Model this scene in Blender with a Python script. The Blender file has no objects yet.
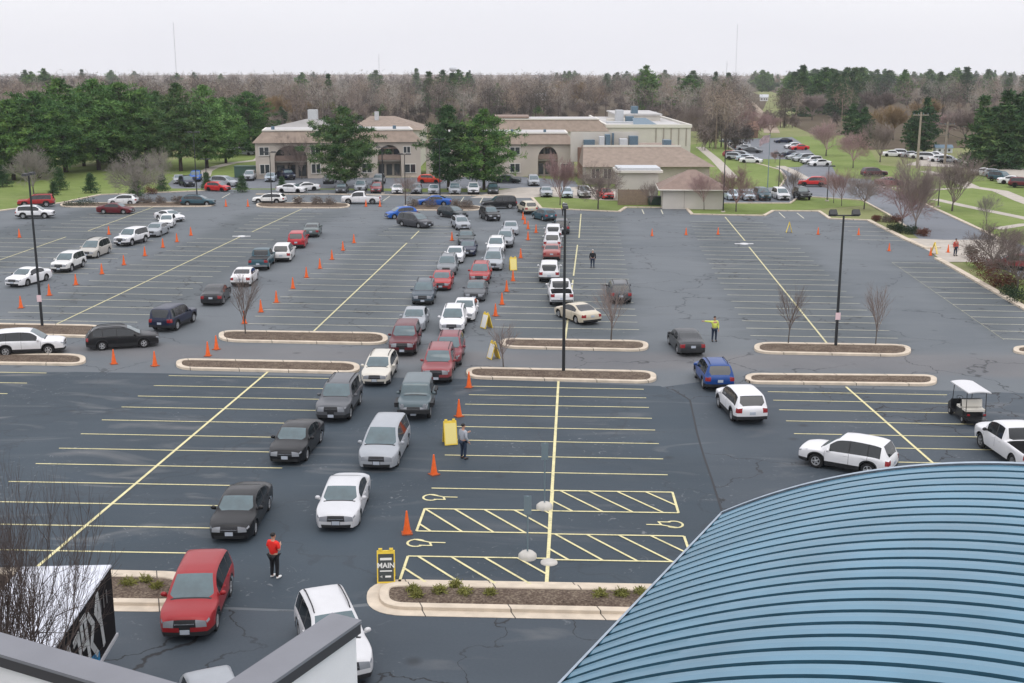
import bpy, bmesh, math, random
import numpy as np
from mathutils import Vector, Matrix
from mathutils.geometry import tessellate_polygon, delaunay_2d_cdt
R = math.radians
sc = bpy.context.scene
col = sc.collection
F_PX, CX, CY, HCAM, PITCH = 1180.0, 512.0, 341.5, 18.9, R(12.87)
# ------------------------------------------------------------------ camera
cam_d = bpy.data.cameras.new('camera'); cam = bpy.data.objects.new('camera', cam_d); col.objects.link(cam)
cam_d.sensor_width = 36.0; cam_d.lens = F_PX / 1024 * 36.0
cam_d.clip_start = 0.2; cam_d.clip_end = 20000
cam.location = (0, 0, HCAM); cam.rotation_euler = (R(90) - PITCH, 0, 0)
sc.camera = cam
# ------------------------------------------------------------------ sky, sun, exposure (thin bright overcast)
SUN_EL, SUN_AZ = R(58), R(165)          # azimuth clockwise from +Y
w = bpy.data.worlds.new('World'); sc.world = w; w.use_nodes = True
nt = w.node_tree; nt.nodes.clear()
wo = nt.nodes.new('ShaderNodeOutputWorld'); bg = nt.nodes.new('ShaderNodeBackground')
sky = nt.nodes.new('ShaderNodeTexSky'); sky.sky_type = 'NISHITA'; sky.sun_disc = False
sky.sun_elevation = SUN_EL; sky.sun_rotation = SUN_AZ; sky.dust_density = 4.0; sky.air_density = 1.0
tc = nt.nodes.new('ShaderNodeTexCoord'); mp = nt.nodes.new('ShaderNodeMapping'); mp.inputs['Scale'].default_value = (1, 1, 5)
nz = nt.nodes.new('ShaderNodeTexNoise'); nz.inputs['Scale'].default_value = 2.2; nz.inputs['Detail'].default_value = 5
cr = nt.nodes.new('ShaderNodeValToRGB')
cr.color_ramp.elements[0].position = 0.3; cr.color_ramp.elements[0].color = (9.2, 9.2, 9.8, 1)
cr.color_ramp.elements[1].position = 0.7; cr.color_ramp.elements[1].color = (9.9, 9.85, 10.3, 1)
mx = nt.nodes.new('ShaderNodeMix'); mx.data_type = 'RGBA'; mx.inputs[0].default_value = 0.93
nt.links.new(tc.outputs['Generated'], mp.inputs[0]); nt.links.new(mp.outputs[0], nz.inputs['Vector'])
nt.links.new(nz.outputs['Fac'], cr.inputs[0])
nt.links.new(sky.outputs[0], mx.inputs[6]); nt.links.new(cr.outputs[0], mx.inputs[7])
# an overcast dome is brighter overhead than at the horizon
sx = nt.nodes.new('ShaderNodeSeparateXYZ'); nt.links.new(tc.outputs['Generated'], sx.inputs[0])
zr = nt.nodes.new('ShaderNodeMapRange'); zr.inputs[1].default_value = 0.15; zr.inputs[2].default_value = 1.0; zr.inputs[3].default_value = 1.0; zr.inputs[4].default_value = 1.75
nt.links.new(sx.outputs['Z'], zr.inputs[0]); vm0 = nt.nodes.new('ShaderNodeVectorMath'); vm0.operation = 'SCALE'
nt.links.new(mx.outputs[2], vm0.inputs[0]); nt.links.new(zr.outputs[0], vm0.inputs['Scale'])
nt.links.new(vm0.outputs[0], bg.inputs[0]); bg.inputs[1].default_value = 0.10
nt.links.new(bg.outputs[0], wo.inputs[0])
sd = bpy.data.lights.new('sun', 'SUN'); sd.energy = 0.6; sd.angle = R(45); sd.color = (1.0, 0.96, 0.9)
so = bpy.data.objects.new('sun', sd); col.objects.link(so)
so.rotation_euler = (R(90) - SUN_EL, 0, -SUN_AZ + math.pi)
so.rotation_euler = Vector((-math.sin(SUN_AZ) * math.cos(SUN_EL), -math.cos(SUN_AZ) * math.cos(SUN_EL), -math.sin(SUN_EL))).to_track_quat('-Z', 'Y').to_euler()
vs = sc.view_settings; vs.view_transform = 'Standard'; vs.look = 'None'; vs.exposure = 0.05; vs.gamma = 1.0
sc.cycles.max_bounces = 6; sc.cycles.diffuse_bounces = 3; sc.cycles.glossy_bounces = 3; sc.cycles.transparent_max_bounces = 8
sc.cycles.use_denoising = True; sc.cycles.volume_bounces = 2
random.seed(7); rng = np.random.default_rng(7)

# ------------------------------------------------------------------ the place: photograph pixel -> point on the ground (or on a level z)
CP, SP = math.cos(PITCH), math.sin(PITCH)
def G(px, py, z=0.0):
    a = (px - CX) / F_PX; b = (py - CY) / F_PX
    dy = CP - b * SP; dz = -SP - b * CP
    t = (z - HCAM) / dz
    return Vector((a * t, dy * t, z))
def at_depth(px, py, y):
    a = (px - CX) / F_PX; b = (py - CY) / F_PX
    t = y / (CP - b * SP)
    return Vector((a * t, y, HCAM + t * (-SP - b * CP)))
# lot axes: rows run away to the picture's right of centre
LOT_AZ = R(3.75)
ROW = Vector((math.sin(LOT_AZ), math.cos(LOT_AZ), 0)); STR = Vector((math.cos(LOT_AZ), -math.sin(LOT_AZ), 0))

# ------------------------------------------------------------------ materials
MATS = {}
def mat(name, color, rough=0.7, metal=0.0, spec=0.4, noise=0.0, nscale=4.0, coat=0.0, objcol=False, bump=0.0, bscale=20.0, objvar=0.0, emit=None, dist=0.02, coord='Object', sheen=0):
    if name in MATS: return MATS[name]
    m = bpy.data.materials.new(name); m.use_nodes = True
    n = m.node_tree; p = n.nodes['Principled BSDF']
    p.inputs['Roughness'].default_value = rough; p.inputs['Metallic'].default_value = metal
    p.inputs['Specular IOR Level'].default_value = spec
    if coat: p.inputs['Coat Weight'].default_value = coat; p.inputs['Coat Roughness'].default_value = 0.06
    c = (*color, 1)
    src = None
    if objcol:
        oi = n.nodes.new('ShaderNodeObjectInfo'); src = oi.outputs['Color']
    if noise or bump or objvar:
        t = n.nodes.new('ShaderNodeTexCoord')
    if noise:
        nz = n.nodes.new('ShaderNodeTexNoise'); nz.inputs['Scale'].default_value = nscale; nz.inputs['Detail'].default_value = 6
        n.links.new(t.outputs[coord], nz.inputs['Vector'])
        mr = n.nodes.new('ShaderNodeMapRange'); mr.inputs[1].default_value = 0.25; mr.inputs[2].default_value = 0.75
        mr.inputs[3].default_value = 1 - noise; mr.inputs[4].default_value = 1 + noise
        n.links.new(nz.outputs['Fac'], mr.inputs[0])
        vm = n.nodes.new('ShaderNodeVectorMath'); vm.operation = 'SCALE'
        if src: n.links.new(src, vm.inputs[0])
        else: vm.inputs[0].default_value = color
        n.links.new(mr.outputs[0], vm.inputs['Scale']); src = vm.outputs[0]
    if objvar:
        oi = n.nodes.new('ShaderNodeObjectInfo')
        mr = n.nodes.new('ShaderNodeMapRange'); mr.inputs[3].default_value = 1 - objvar; mr.inputs[4].default_value = 1 + objvar
        n.links.new(oi.outputs['Random'], mr.inputs[0])
        vm = n.nodes.new('ShaderNodeVectorMath'); vm.operation = 'SCALE'
        if src: n.links.new(src, vm.inputs[0])
        else: vm.inputs[0].default_value = color
        n.links.new(mr.outputs[0], vm.inputs['Scale']); src = vm.outputs[0]
    if src: n.links.new(src, p.inputs['Base Color'])
    else: p.inputs['Base Color'].default_value = c
    if bump:
        nb = n.nodes.new('ShaderNodeTexNoise'); nb.inputs['Scale'].default_value = bscale; nb.inputs['Detail'].default_value = 4
        n.links.new(t.outputs[coord], nb.inputs['Vector'])
        bp = n.nodes.new('ShaderNodeBump'); bp.inputs['Strength'].default_value = bump; bp.inputs['Distance'].default_value = dist
        n.links.new(nb.outputs['Fac'], bp.inputs['Height']); n.links.new(bp.outputs[0], p.inputs['Normal'])
    if emit: p.inputs['Emission Color'].default_value = (*emit[0], 1); p.inputs['Emission Strength'].default_value = emit[1]
    MATS[name] = m
    return m
def mixmat(name, cols, scales, rough=0.9, spec=0.3, bump=0.0, bscale=30, attr=None, objvar=0.0, twoside=0.0, dist=0.03):
    """base colour walked through a ramp by layered noise; attr = a per-face random attribute added to it"""
    if name in MATS: return MATS[name]
    m = bpy.data.materials.new(name); m.use_nodes = True
    n = m.node_tree; p = n.nodes['Principled BSDF']; p.inputs['Roughness'].default_value = rough; p.inputs['Specular IOR Level'].default_value = spec
    t = n.nodes.new('ShaderNodeTexCoord'); g = n.nodes.new('ShaderNodeNewGeometry')
    tot = None
    for s, wgt in scales:
        nz = n.nodes.new('ShaderNodeTexNoise'); nz.inputs['Scale'].default_value = s; nz.inputs['Detail'].default_value = 5
        n.links.new(g.outputs['Position'], nz.inputs['Vector'])
        ma = n.nodes.new('ShaderNodeMath'); ma.operation = 'MULTIPLY_ADD'; ma.inputs[1].default_value = wgt
        n.links.new(nz.outputs['Fac'], ma.inputs[0])
        if tot: n.links.new(tot, ma.inputs[2])
        else: ma.inputs[2].default_value = 0.5 - 0.5 * sum(x[1] for x in scales)
        tot = ma.outputs[0]
    if attr:
        at = n.nodes.new('ShaderNodeAttribute'); at.attribute_name = attr
        ma = n.nodes.new('ShaderNodeMath'); ma.operation = 'ADD'
        n.links.new(tot, ma.inputs[0]); n.links.new(at.outputs['Fac'], ma.inputs[1]); tot = ma.outputs[0]
    if objvar:
        oi = n.nodes.new('ShaderNodeObjectInfo'); ma = n.nodes.new('ShaderNodeMath'); ma.operation = 'MULTIPLY_ADD'
        ma.inputs[1].default_value = objvar; n.links.new(oi.outputs['Random'], ma.inputs[0]); n.links.new(tot, ma.inputs[2])
        mb = n.nodes.new('ShaderNodeMath'); mb.operation = 'SUBTRACT'; mb.inputs[1].default_value = objvar / 2
        n.links.new(ma.outputs[0], mb.inputs[0]); tot = mb.outputs[0]
    cr = n.nodes.new('ShaderNodeValToRGB'); e = cr.color_ramp.elements
    while len(e) < len(cols): e.new(0.5)
    for i, c in enumerate(cols):
        e[i].position = 0.15 + 0.7 * i / (len(cols) - 1); e[i].color = (*c, 1)
    n.links.new(tot, cr.inputs[0]); n.links.new(cr.outputs[0], p.inputs['Base Color'])
    if bump:
        nb = n.nodes.new('ShaderNodeTexNoise'); nb.inputs['Scale'].default_value = bscale
        n.links.new(g.outputs['Position'], nb.inputs['Vector'])
        bp = n.nodes.new('ShaderNodeBump'); bp.inputs['Strength'].default_value = bump; bp.inputs['Distance'].default_value = dist
        n.links.new(nb.outputs['Fac'], bp.inputs['Height']); n.links.new(bp.outputs[0], p.inputs['Normal'])
    MATS[name] = m
    return m

# ------------------------------------------------------------------ mesh and object helpers
class MB:
    def __init__(s): s.v = []; s.f = []; s.mi = []; s.sm = []
    def add(s, vs, fs, mi=0, sm=False):
        b = len(s.v); s.v.extend([tuple(q) for q in vs])
        for f in fs: s.f.append(tuple(b + i for i in f)); s.mi.append(mi); s.sm.append(sm)
        return s
    def box(s, c, d, mi=0, M=None, taper=1.0):
        x, y, z = d[0] / 2, d[1] / 2, d[2] / 2
        vs = [Vector((sx * x * (taper if sz > 0 else 1), sy * y * (taper if sz > 0 else 1), sz * z)) for sz in (-1, 1) for sx, sy in ((-1, -1), (1, -1), (1, 1), (-1, 1))]
        vs = [(M @ v if M else v) + Vector(c) for v in vs]
        return s.add(vs, [(3, 2, 1, 0), (4, 5, 6, 7), (0, 1, 5, 4), (1, 2, 6, 5), (2, 3, 7, 6), (3, 0, 4, 7)], mi)
    def tube(s, a, b, r0, r1=None, n=8, mi=0, caps=True, sm=True):
        a = Vector(a); b = Vector(b); r1 = r0 if r1 is None else r1
        d = (b - a).normalized(); u = d.orthogonal().normalized(); w_ = d.cross(u)
        vs = []
        for P, r in ((a, r0), (b, r1)):
            for i in range(n):
                t = 2 * math.pi * i / n; vs.append(P + (u * math.cos(t) + w_ * math.sin(t)) * r)
        s.add(vs, [(i, (i + 1) % n, n + (i + 1) % n, n + i) for i in range(n)], mi, sm)
        if caps: s.add(vs, [tuple(reversed(range(n))), tuple(range(n, 2 * n))], mi)
        return s
    def path(s, pts, r, n=6, mi=0):
        for i in range(len(pts) - 1): s.tube(pts[i], pts[i + 1], r, r, n, mi)
        return s
    def prism(s, poly, z0, z1, mi=0, top=True, bottom=True, mis=None):
        n = len(poly); A = sum(poly[i][0] * poly[(i + 1) % n][1] - poly[(i + 1) % n][0] * poly[i][1] for i in range(n))
        if A < 0: poly = poly[::-1]
        vs = [(p[0], p[1], z0) for p in poly] + [(p[0], p[1], z1) for p in poly]
        s.add(vs, [(i, (i + 1) % n, n + (i + 1) % n, n + i) for i in range(n)], mi if mis is None else mis)
        if top: s.add(vs, [tuple(range(n, 2 * n))], mi)
        if bottom: s.add(vs, [tuple(reversed(range(n)))], mi)
        return s
    def lathe(s, prof, n=16, mi=0, axis='Z', c=(0, 0, 0), sm=True):
        vs = []
        for r, z in prof:
            for i in range(n):
                t = 2 * math.pi * i / n; q = (r * math.cos(t), r * math.sin(t), z)
                if axis == 'Y': q = (q[0], q[2], q[1])
                if axis == 'X': q = (q[2], q[0], q[1])
                vs.append((q[0] + c[0], q[1] + c[1], q[2] + c[2]))
        fs = [(k * n + i, k * n + (i + 1) % n, (k + 1) * n + (i + 1) % n, (k + 1) * n + i) for k in range(len(prof) - 1) for i in range(n)]
        if axis == 'Y': fs = [f[::-1] for f in fs]
        return s.add(vs, fs, mi, sm)
    def ball(s, c, r, n=10, mi=0, sc_=(1, 1, 1)):
        prof = [(r * math.sin(math.pi * k / 6), -r * math.cos(math.pi * k / 6)) for k in range(7)]
        prof[0] = (r * .02, -r); prof[-1] = (r * .02, r)
        b = len(s.v); s.lathe(prof, n, mi)
        for i in range(b, len(s.v)): q = s.v[i]; s.v[i] = (q[0] * sc_[0] + c[0], q[1] * sc_[1] + c[1], q[2] * sc_[2] + c[2])
        return s
    def mesh(s, name, mats):
        m = bpy.data.meshes.new(name); m.from_pydata(s.v, [], s.f)
        for q in (mats if isinstance(mats, (list, tuple)) else [mats]): m.materials.append(q)
        m.polygons.foreach_set('material_index', s.mi); m.polygons.foreach_set('use_smooth', s.sm); m.update()
        return m
    def build(s, name, mats, parent=None, sharp=None, loc=None):
        m = s.mesh(name, mats)
        if sharp is not None: m.set_sharp_from_angle(angle=R(sharp))
        return link(name, m, parent, loc)
def link(name, m, parent=None, loc=None):
    o = bpy.data.objects.new(name, m); col.objects.link(o)
    if parent: o.parent = parent
    if loc is not None: o.location = loc
    return o
def np_mesh(name, V, n_per, mats, attr=None):
    """V: (faces*n_per, 3) array of separate n-gons"""
    m = bpy.data.meshes.new(name); nf = len(V) // n_per
    m.vertices.add(len(V)); m.vertices.foreach_set('co', V.astype(np.float32).ravel())
    m.loops.add(len(V)); m.loops.foreach_set('vertex_index', np.arange(len(V), dtype=np.int32))
    m.polygons.add(nf); m.polygons.foreach_set('loop_start', np.arange(0, len(V), n_per, dtype=np.int32))
    for q in (mats if isinstance(mats, (list, tuple)) else [mats]): m.materials.append(q)
    if attr is not None:
        a = m.attributes.new('rnd', 'FLOAT', 'FACE'); a.data.foreach_set('value', attr.astype(np.float32))
    m.update(calc_edges=True); m.validate()
    return m
def tag(o, label, cat, group=None, kind=None):
    o['label'] = label; o['category'] = cat
    if group: o['group'] = group
    if kind: o['kind'] = kind
    return o
def struct(o): o['kind'] = 'structure'; return o
def thing(name, label, cat, loc=(0, 0, 0), rz=0.0, group=None):
    o = bpy.data.objects.new(name, None); col.objects.link(o); o.location = loc; o.rotation_euler = (0, 0, rz)
    o.empty_display_size = 0.2
    return tag(o, label, cat, group)
KC = {}
def kids(root):
    if root.name not in KC:
        d = {}; stack = [root]
        while stack:
            o = stack.pop(); d[o.name] = list(o.children); stack.extend(d[o.name])
        KC[root.name] = d
    return KC[root.name]
def dup(root, loc, rz=0.0, label=None, group=None, scale=None):
    K = kids(root)
    def cp(o, par):
        c = o.copy(); col.objects.link(c)
        if par: c.parent = par
        for ch in K[o.name]: cp(ch, c)
        return c
    r = cp(root, None); r.location = loc; r.rotation_euler = (0, 0, rz)
    if scale is not None: r.scale = scale if hasattr(scale, '__len__') else (scale,) * 3
    if label: r['label'] = label
    if group: r['group'] = group
    return r
def pchip(xs, ys):
    xs = np.array(xs, float); ys = np.array(ys, float); h = np.diff(xs); d = np.diff(ys) / h; m = np.zeros(len(xs))
    for i in range(1, len(xs) - 1):
        if d[i - 1] * d[i] > 0:
            w1 = 2 * h[i] + h[i - 1]; w2 = h[i] + 2 * h[i - 1]; m[i] = (w1 + w2) / (w1 / d[i - 1] + w2 / d[i])
    m[0] = d[0]; m[-1] = d[-1]
    def f(x):
        x = min(max(x, xs[0]), xs[-1]); i = min(int(np.searchsorted(xs, x, 'right')) - 1, len(h) - 1); t = (x - xs[i]) / h[i]
        return (2*t**3 - 3*t*t + 1) * ys[i] + (t**3 - 2*t*t + t) * h[i] * m[i] + (-2*t**3 + 3*t*t) * ys[i+1] + (t**3 - t*t) * h[i] * m[i+1]
    return f
def sstep(a, b, x):
    t = min(max((x - a) / (b - a), 0), 1); return t * t * (3 - 2 * t)
# ================================================================== GROUND
def asphalt(name, c0, c1, crack=0.0, scuff=0.0, rough=0.75, cscale=0.11, fade=False):
    m = bpy.data.materials.new(name); m.use_nodes = True; n = m.node_tree; L = n.links
    p = n.nodes['Principled BSDF']; p.inputs['Specular IOR Level'].default_value = 0.45
    g = n.nodes.new('ShaderNodeNewGeometry')
    def noise(s, d=6, dist=0.0, sx=(1, 1, 1)):
        mp = n.nodes.new('ShaderNodeMapping'); mp.inputs['Scale'].default_value = sx; mp.inputs['Rotation'].default_value = (0, 0, LOT_AZ)
        L.new(g.outputs['Position'], mp.inputs[0])
        q = n.nodes.new('ShaderNodeTexNoise'); q.inputs['Scale'].default_value = s; q.inputs['Detail'].default_value = d; q.inputs['Distortion'].default_value = dist
        L.new(mp.outputs[0], q.inputs['Vector']); return q.outputs['Fac']
    def mth(op, a, b=None, c=None):
        q = n.nodes.new('ShaderNodeMath'); q.operation = op
        for i, x in enumerate((a, b, c)):
            if x is None: continue
            if isinstance(x, (int, float)): q.inputs[i].default_value = x
            else: L.new(x, q.inputs[i])
        return q.outputs[0]
    def rng_(x, a, b, c=0.0, d=1.0):
        q = n.nodes.new('ShaderNodeMapRange')
        for i, v in ((1, a), (2, b), (3, c), (4, d)): q.inputs[i].default_value = v
        L.new(x, q.inputs[0]); return q.outputs[0]
    def mix(f, a, b):
        q = n.nodes.new('ShaderNodeMix'); q.data_type = 'RGBA'
        for i, x in ((0, f), (6, a), (7, b)):
            if isinstance(x, float): q.inputs[i].default_value = x
            elif isinstance(x, tuple): q.inputs[i].default_value = (*x, 1)
            else: L.new(x, q.inputs[i])
        return q.outputs[2]
    big = noise(0.07, 5, 1.2); mid = noise(0.5, 6, 0.6, (0.35, 1, 1)); fine = noise(9.0, 3)
    f = mth('ADD', mth('MULTIPLY', big, 0.55), mth('ADD', mth('MULTIPLY', mid, 0.3), mth('MULTIPLY', fine, 0.15)))
    c = mix(rng_(f, 0.33, 0.67), c0, c1)
    if fade:                        # stall areas and dusty aisles differ in tone, with ragged soft borders
        for nm, (d0, d1) in fade.items():
            at = n.nodes.new('ShaderNodeAttribute'); at.attribute_name = nm
            c = mix(rng_(mth('ADD', at.outputs['Fac'], mth('MULTIPLY', mth('SUBTRACT', mid, 0.5), 1.1)), 0.15, 0.85), c, mix(rng_(f, 0.33, 0.67), d0, d1))
    if scuff:                       # pale dusty scuffs and tyre streaks
        s1 = noise(0.30, 8, 2.5, (0.3, 1.0, 1)); s2 = noise(0.05, 3)
        k = mth('MULTIPLY', rng_(s1, 0.57, 0.74), rng_(s2, 0.42, 0.62)); k = mth('MULTIPLY', k, scuff)
        c = mix(k, c, (0.17, 0.17, 0.17))
        s3 = noise(1.1, 7, 4.0); s4 = noise(0.16, 2); k = mth('MULTIPLY', rng_(s3, 0.63, 0.72), rng_(s4, 0.5, 0.6)); k = mth('MULTIPLY', k, scuff * .9)
        c = mix(k, c, (0.2, 0.21, 0.22))
    if crack:
        v = n.nodes.new('ShaderNodeTexVoronoi'); v.feature = 'DISTANCE_TO_EDGE'; v.inputs['Scale'].default_value = cscale
        wv = n.nodes.new('ShaderNodeTexNoise'); wv.inputs['Scale'].default_value = 0.45; wv.inputs['Detail'].default_value = 5
        L.new(g.outputs['Position'], wv.inputs['Vector'])
        va = n.nodes.new('ShaderNodeVectorMath'); va.operation = 'MULTIPLY_ADD'; va.inputs[1].default_value = (5, 5, 0)
        L.new(wv.outputs['Color'], va.inputs[0]); L.new(g.outputs['Position'], va.inputs[2]); L.new(va.outputs[0], v.inputs['Vector'])
        k = rng_(v.outputs['Distance'], 0.004, 0.009, 1.0, 0.0); k = mth('MULTIPLY', k, rng_(noise(0.06, 2), 0.40, 0.47)); k = mth('MULTIPLY', k, crack)
        c = mix(k, c, (0.012, 0.013, 0.016))
    ov = n.nodes.new('ShaderNodeTexVoronoi'); ov.inputs['Scale'].default_value = 0.42; L.new(g.outputs['Position'], ov.inputs['Vector'])      # oil spots
    k = mth('MULTIPLY', rng_(ov.outputs['Distance'], 0.05, 0.16, 1.0, 0.0), rng_(noise(0.23, 2), 0.50, 0.58)); c = mix(mth('MULTIPLY', k, 0.55), c, (0.010, 0.011, 0.013))
    L.new(c, p.inputs['Base Color'])
    L.new(rng_(mid, 0.3, 0.7, rough - 0.08, rough + 0.1), p.inputs['Roughness'])
    bp = n.nodes.new('ShaderNodeBump'); bp.inputs['Strength'].default_value = 0.25; bp.inputs['Distance'].default_value = 0.01
    L.new(noise(45.0, 2), bp.inputs['Height']); L.new(bp.outputs[0], p.inputs['Normal'])
    return m
M_OLD = asphalt('old_asphalt', (0.06, 0.07, 0.09), (0.10, 0.11, 0.13), crack=0.9, scuff=0.55)
M_SEAL = asphalt('sealed_asphalt', (0.017, 0.030, 0.042), (0.042, 0.060, 0.077), crack=0.25, scuff=0.75, rough=0.72)
M_SEAL2 = asphalt('worn_sealed_asphalt', (0.030, 0.043, 0.057), (0.058, 0.074, 0.090), crack=1.0, scuff=0.6, rough=0.72, cscale=0.16)
M_LOTFAR = asphalt('lot_asphalt', (0.085, 0.100, 0.113), (0.132, 0.147, 0.158), crack=0.7, scuff=0.4, fade={'bay': ((0.055, 0.069, 0.077), (0.095, 0.109, 0.117)), 'dust': ((0.095, 0.098, 0.105), (0.165, 0.165, 0.168))})
M_BAYFAR = asphalt('bay_asphalt', (0.062, 0.079, 0.091), (0.105, 0.122, 0.134), crack=0.3, scuff=0.3)
M_ROAD = asphalt('road_asphalt', (0.12, 0.135, 0.155), (0.17, 0.18, 0.20), crack=0.4, scuff=0.3)
M_DUST = asphalt('dusty_asphalt', (0.10, 0.105, 0.118), (0.165, 0.165, 0.17), crack=0.5, scuff=0.8)
M_CONC = mat('concrete', (0.44, 0.40, 0.34), 0.85, noise=0.16, nscale=1.2, bump=0.2, bscale=30)
def joints(m, pitch=3.0):
    n = m.node_tree; p = n.nodes['Principled BSDF']; lk = p.inputs['Base Color'].links[0]; src = lk.from_socket
    g = n.nodes.new('ShaderNodeNewGeometry'); d = n.nodes.new('ShaderNodeVectorMath'); d.operation = 'DOT_PRODUCT'; d.inputs[1].default_value = tuple((STR * .93 + ROW * .37) / pitch)
    n.links.new(g.outputs['Position'], d.inputs[0]); f = n.nodes.new('ShaderNodeMath'); f.operation = 'FRACT'; n.links.new(d.outputs['Value'], f.inputs[0])
    c = n.nodes.new('ShaderNodeMath'); c.operation = 'LESS_THAN'; c.inputs[1].default_value = .014; n.links.new(f.outputs[0], c.inputs[0])
    x = n.nodes.new('ShaderNodeMix'); x.data_type = 'RGBA'; n.links.new(c.outputs[0], x.inputs[0]); n.links.new(src, x.inputs[6]); x.inputs[7].default_value = (.08, .07, .06, 1); n.links.new(x.outputs[2], p.inputs['Base Color'])
M_KERB = mat('kerb_concrete', (0.56, 0.48, 0.38), 0.85, noise=0.18, nscale=1.6, bump=0.2, bscale=25)
joints(M_KERB)
M_PATH = mat('path_concrete', (0.42, 0.38, 0.33), 0.88, noise=0.15, nscale=0.8)
M_LINE = mixmat('yellow_line_paint', [(0.34, 0.33, 0.20), (0.66, 0.60, 0.33), (0.74, 0.68, 0.40)], [(1.2, 0.7), (9.0, 0.8)], rough=0.75)
M_LINEC = mixmat('worn_yellow_paint', [(0.28, 0.27, 0.18), (0.56, 0.52, 0.31), (0.64, 0.60, 0.38)], [(1.0, 0.7), (8.0, 0.8)], rough=0.8)
M_LINEW = mixmat('faded_line_paint', [(0.32, 0.31, 0.25), (0.60, 0.58, 0.46), (0.70, 0.67, 0.54)], [(0.9, 0.8), (7.0, 0.9)], rough=0.8)
M_GRASS = mixmat('grass', [(0.095, 0.125, 0.038), (0.14, 0.19, 0.05), (0.19, 0.24, 0.075), (0.25, 0.25, 0.12)], [(0.08, 0.6), (0.6, 0.5), (6.0, 0.5)], rough=0.95, spec=0.15, bump=0.6, bscale=14, dist=0.05)
M_GRASS2 = mixmat('dry_grass', [(0.13, 0.155, 0.055), (0.20, 0.215, 0.09), (0.26, 0.24, 0.13)], [(0.05, 0.6), (0.5, 0.5), (5.0, 0.5)], rough=0.95, spec=0.15, bump=0.6, bscale=14, dist=0.05)
M_WOODFLOOR = mixmat('leaf_litter', [(0.06, 0.045, 0.03), (0.10, 0.078, 0.055), (0.11, 0.10, 0.05)], [(0.02, 0.6), (0.3, 0.6)], rough=1.0, spec=0.1)
M_MULCH = mixmat('mulch', [(0.045, 0.033, 0.026), (0.12, 0.09, 0.07), (0.24, 0.20, 0.15)], [(1.5, 0.5), (11.0, 1.3)], rough=1.0, spec=0.1, bump=0.8, bscale=16)

def sheet(name, pts, z, m):
    b = MB(); vs = [(p[0], p[1], z) for p in pts]
    A = sum(vs[i][0] * vs[(i + 1) % len(vs)][1] - vs[(i + 1) % len(vs)][0] * vs[i][1] for i in range(len(vs)))
    if A < 0: vs = vs[::-1]
    me = bpy.data.meshes.new(name)
    tri = [t if (Vector(vs[t[1]]) - Vector(vs[t[0]])).cross(Vector(vs[t[2]]) - Vector(vs[t[0]])).z > 0 else t[::-1] for t in tessellate_polygon([[Vector(v) for v in vs]])]
    me.from_pydata(vs, [], tri); me.update(); me.materials.append(m); return struct(link(name, me))
def P(*px): return [G(*q) for q in px]
def fillet(pts, r, n=5):
    out = []
    for i in range(len(pts)):
        a, b, c = pts[i - 1], pts[i], pts[(i + 1) % len(pts)]
        u = (a - b); v = (c - b); k = min(r, u.length * .45, v.length * .45)
        p0 = b + u.normalized() * k; p1 = b + v.normalized() * k
        for j in range(n + 1):
            t = j / n; out.append(p0 * (1 - t) ** 2 + b * 2 * t * (1 - t) + p1 * t * t)
    return out
S = 4200
gy = [-300, -100, 0, 60, 120, 180, 250, 350, 500, 800, 1300, 2200, 3200, 4200]; gx = [-v for v in gy[:2:-1]] + [0] + gy[3:]
b_ = MB(); b_.v = [(x, y, -0.03) for y in gy for x in gx]; nx = len(gx)
for i in range(len(gy) - 1):
    for j in range(nx - 1): b_.f.append((i * nx + j, i * nx + j + 1, (i + 1) * nx + j + 1, (i + 1) * nx + j)); b_.mi.append(0); b_.sm.append(False)
struct(b_.build('ground', M_GRASS2))
sheet('forest_floor', P((-1500, 150), (-700, 158), (250, 150), (250, 133), (500, 133), (720, 131), (735, 131), (760, 112), (850, 150), (960, 148), (1100, 152), (2200, 150)) + [Vector((4000, 4100, 0)), Vector((-4000, 4100, 0))], -0.012, M_WOODFLOOR)
sheet('lawn', P((-420, 232), (-420, 180), (60, 168), (170, 160), (255, 150), (420, 160), (600, 170), (640, 155), (705, 142), (735, 138), (860, 135), (880, 165), (1024, 180), (1500, 192), (1500, 420), (1024, 300), (870, 205), (600, 225)), -0.004, M_GRASS)
# lot surface: everything from the back kerb to under the buildings at the camera
LOTB = P((-330, 236), (0, 211), (62, 203), (100, 195), (180, 192), (232, 189.5), (330, 189.5), (420, 192), (520, 192), (536, 200), (541, 208.5)) + P((619, 212), (626, 208), (686, 208), (692, 214.5), (764, 216), (773, 211), (819, 211.5), (830, 219), (868, 220.5)) + P((925, 248), (938, 259), (1024, 307), (1220, 415))
LOT = LOTB + [Vector((60, 20, 0)), Vector((60, -30, 0)), Vector((-60, -30, 0)), Vector((-90, 30, 0))]
LOT_SHEET = None
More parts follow.
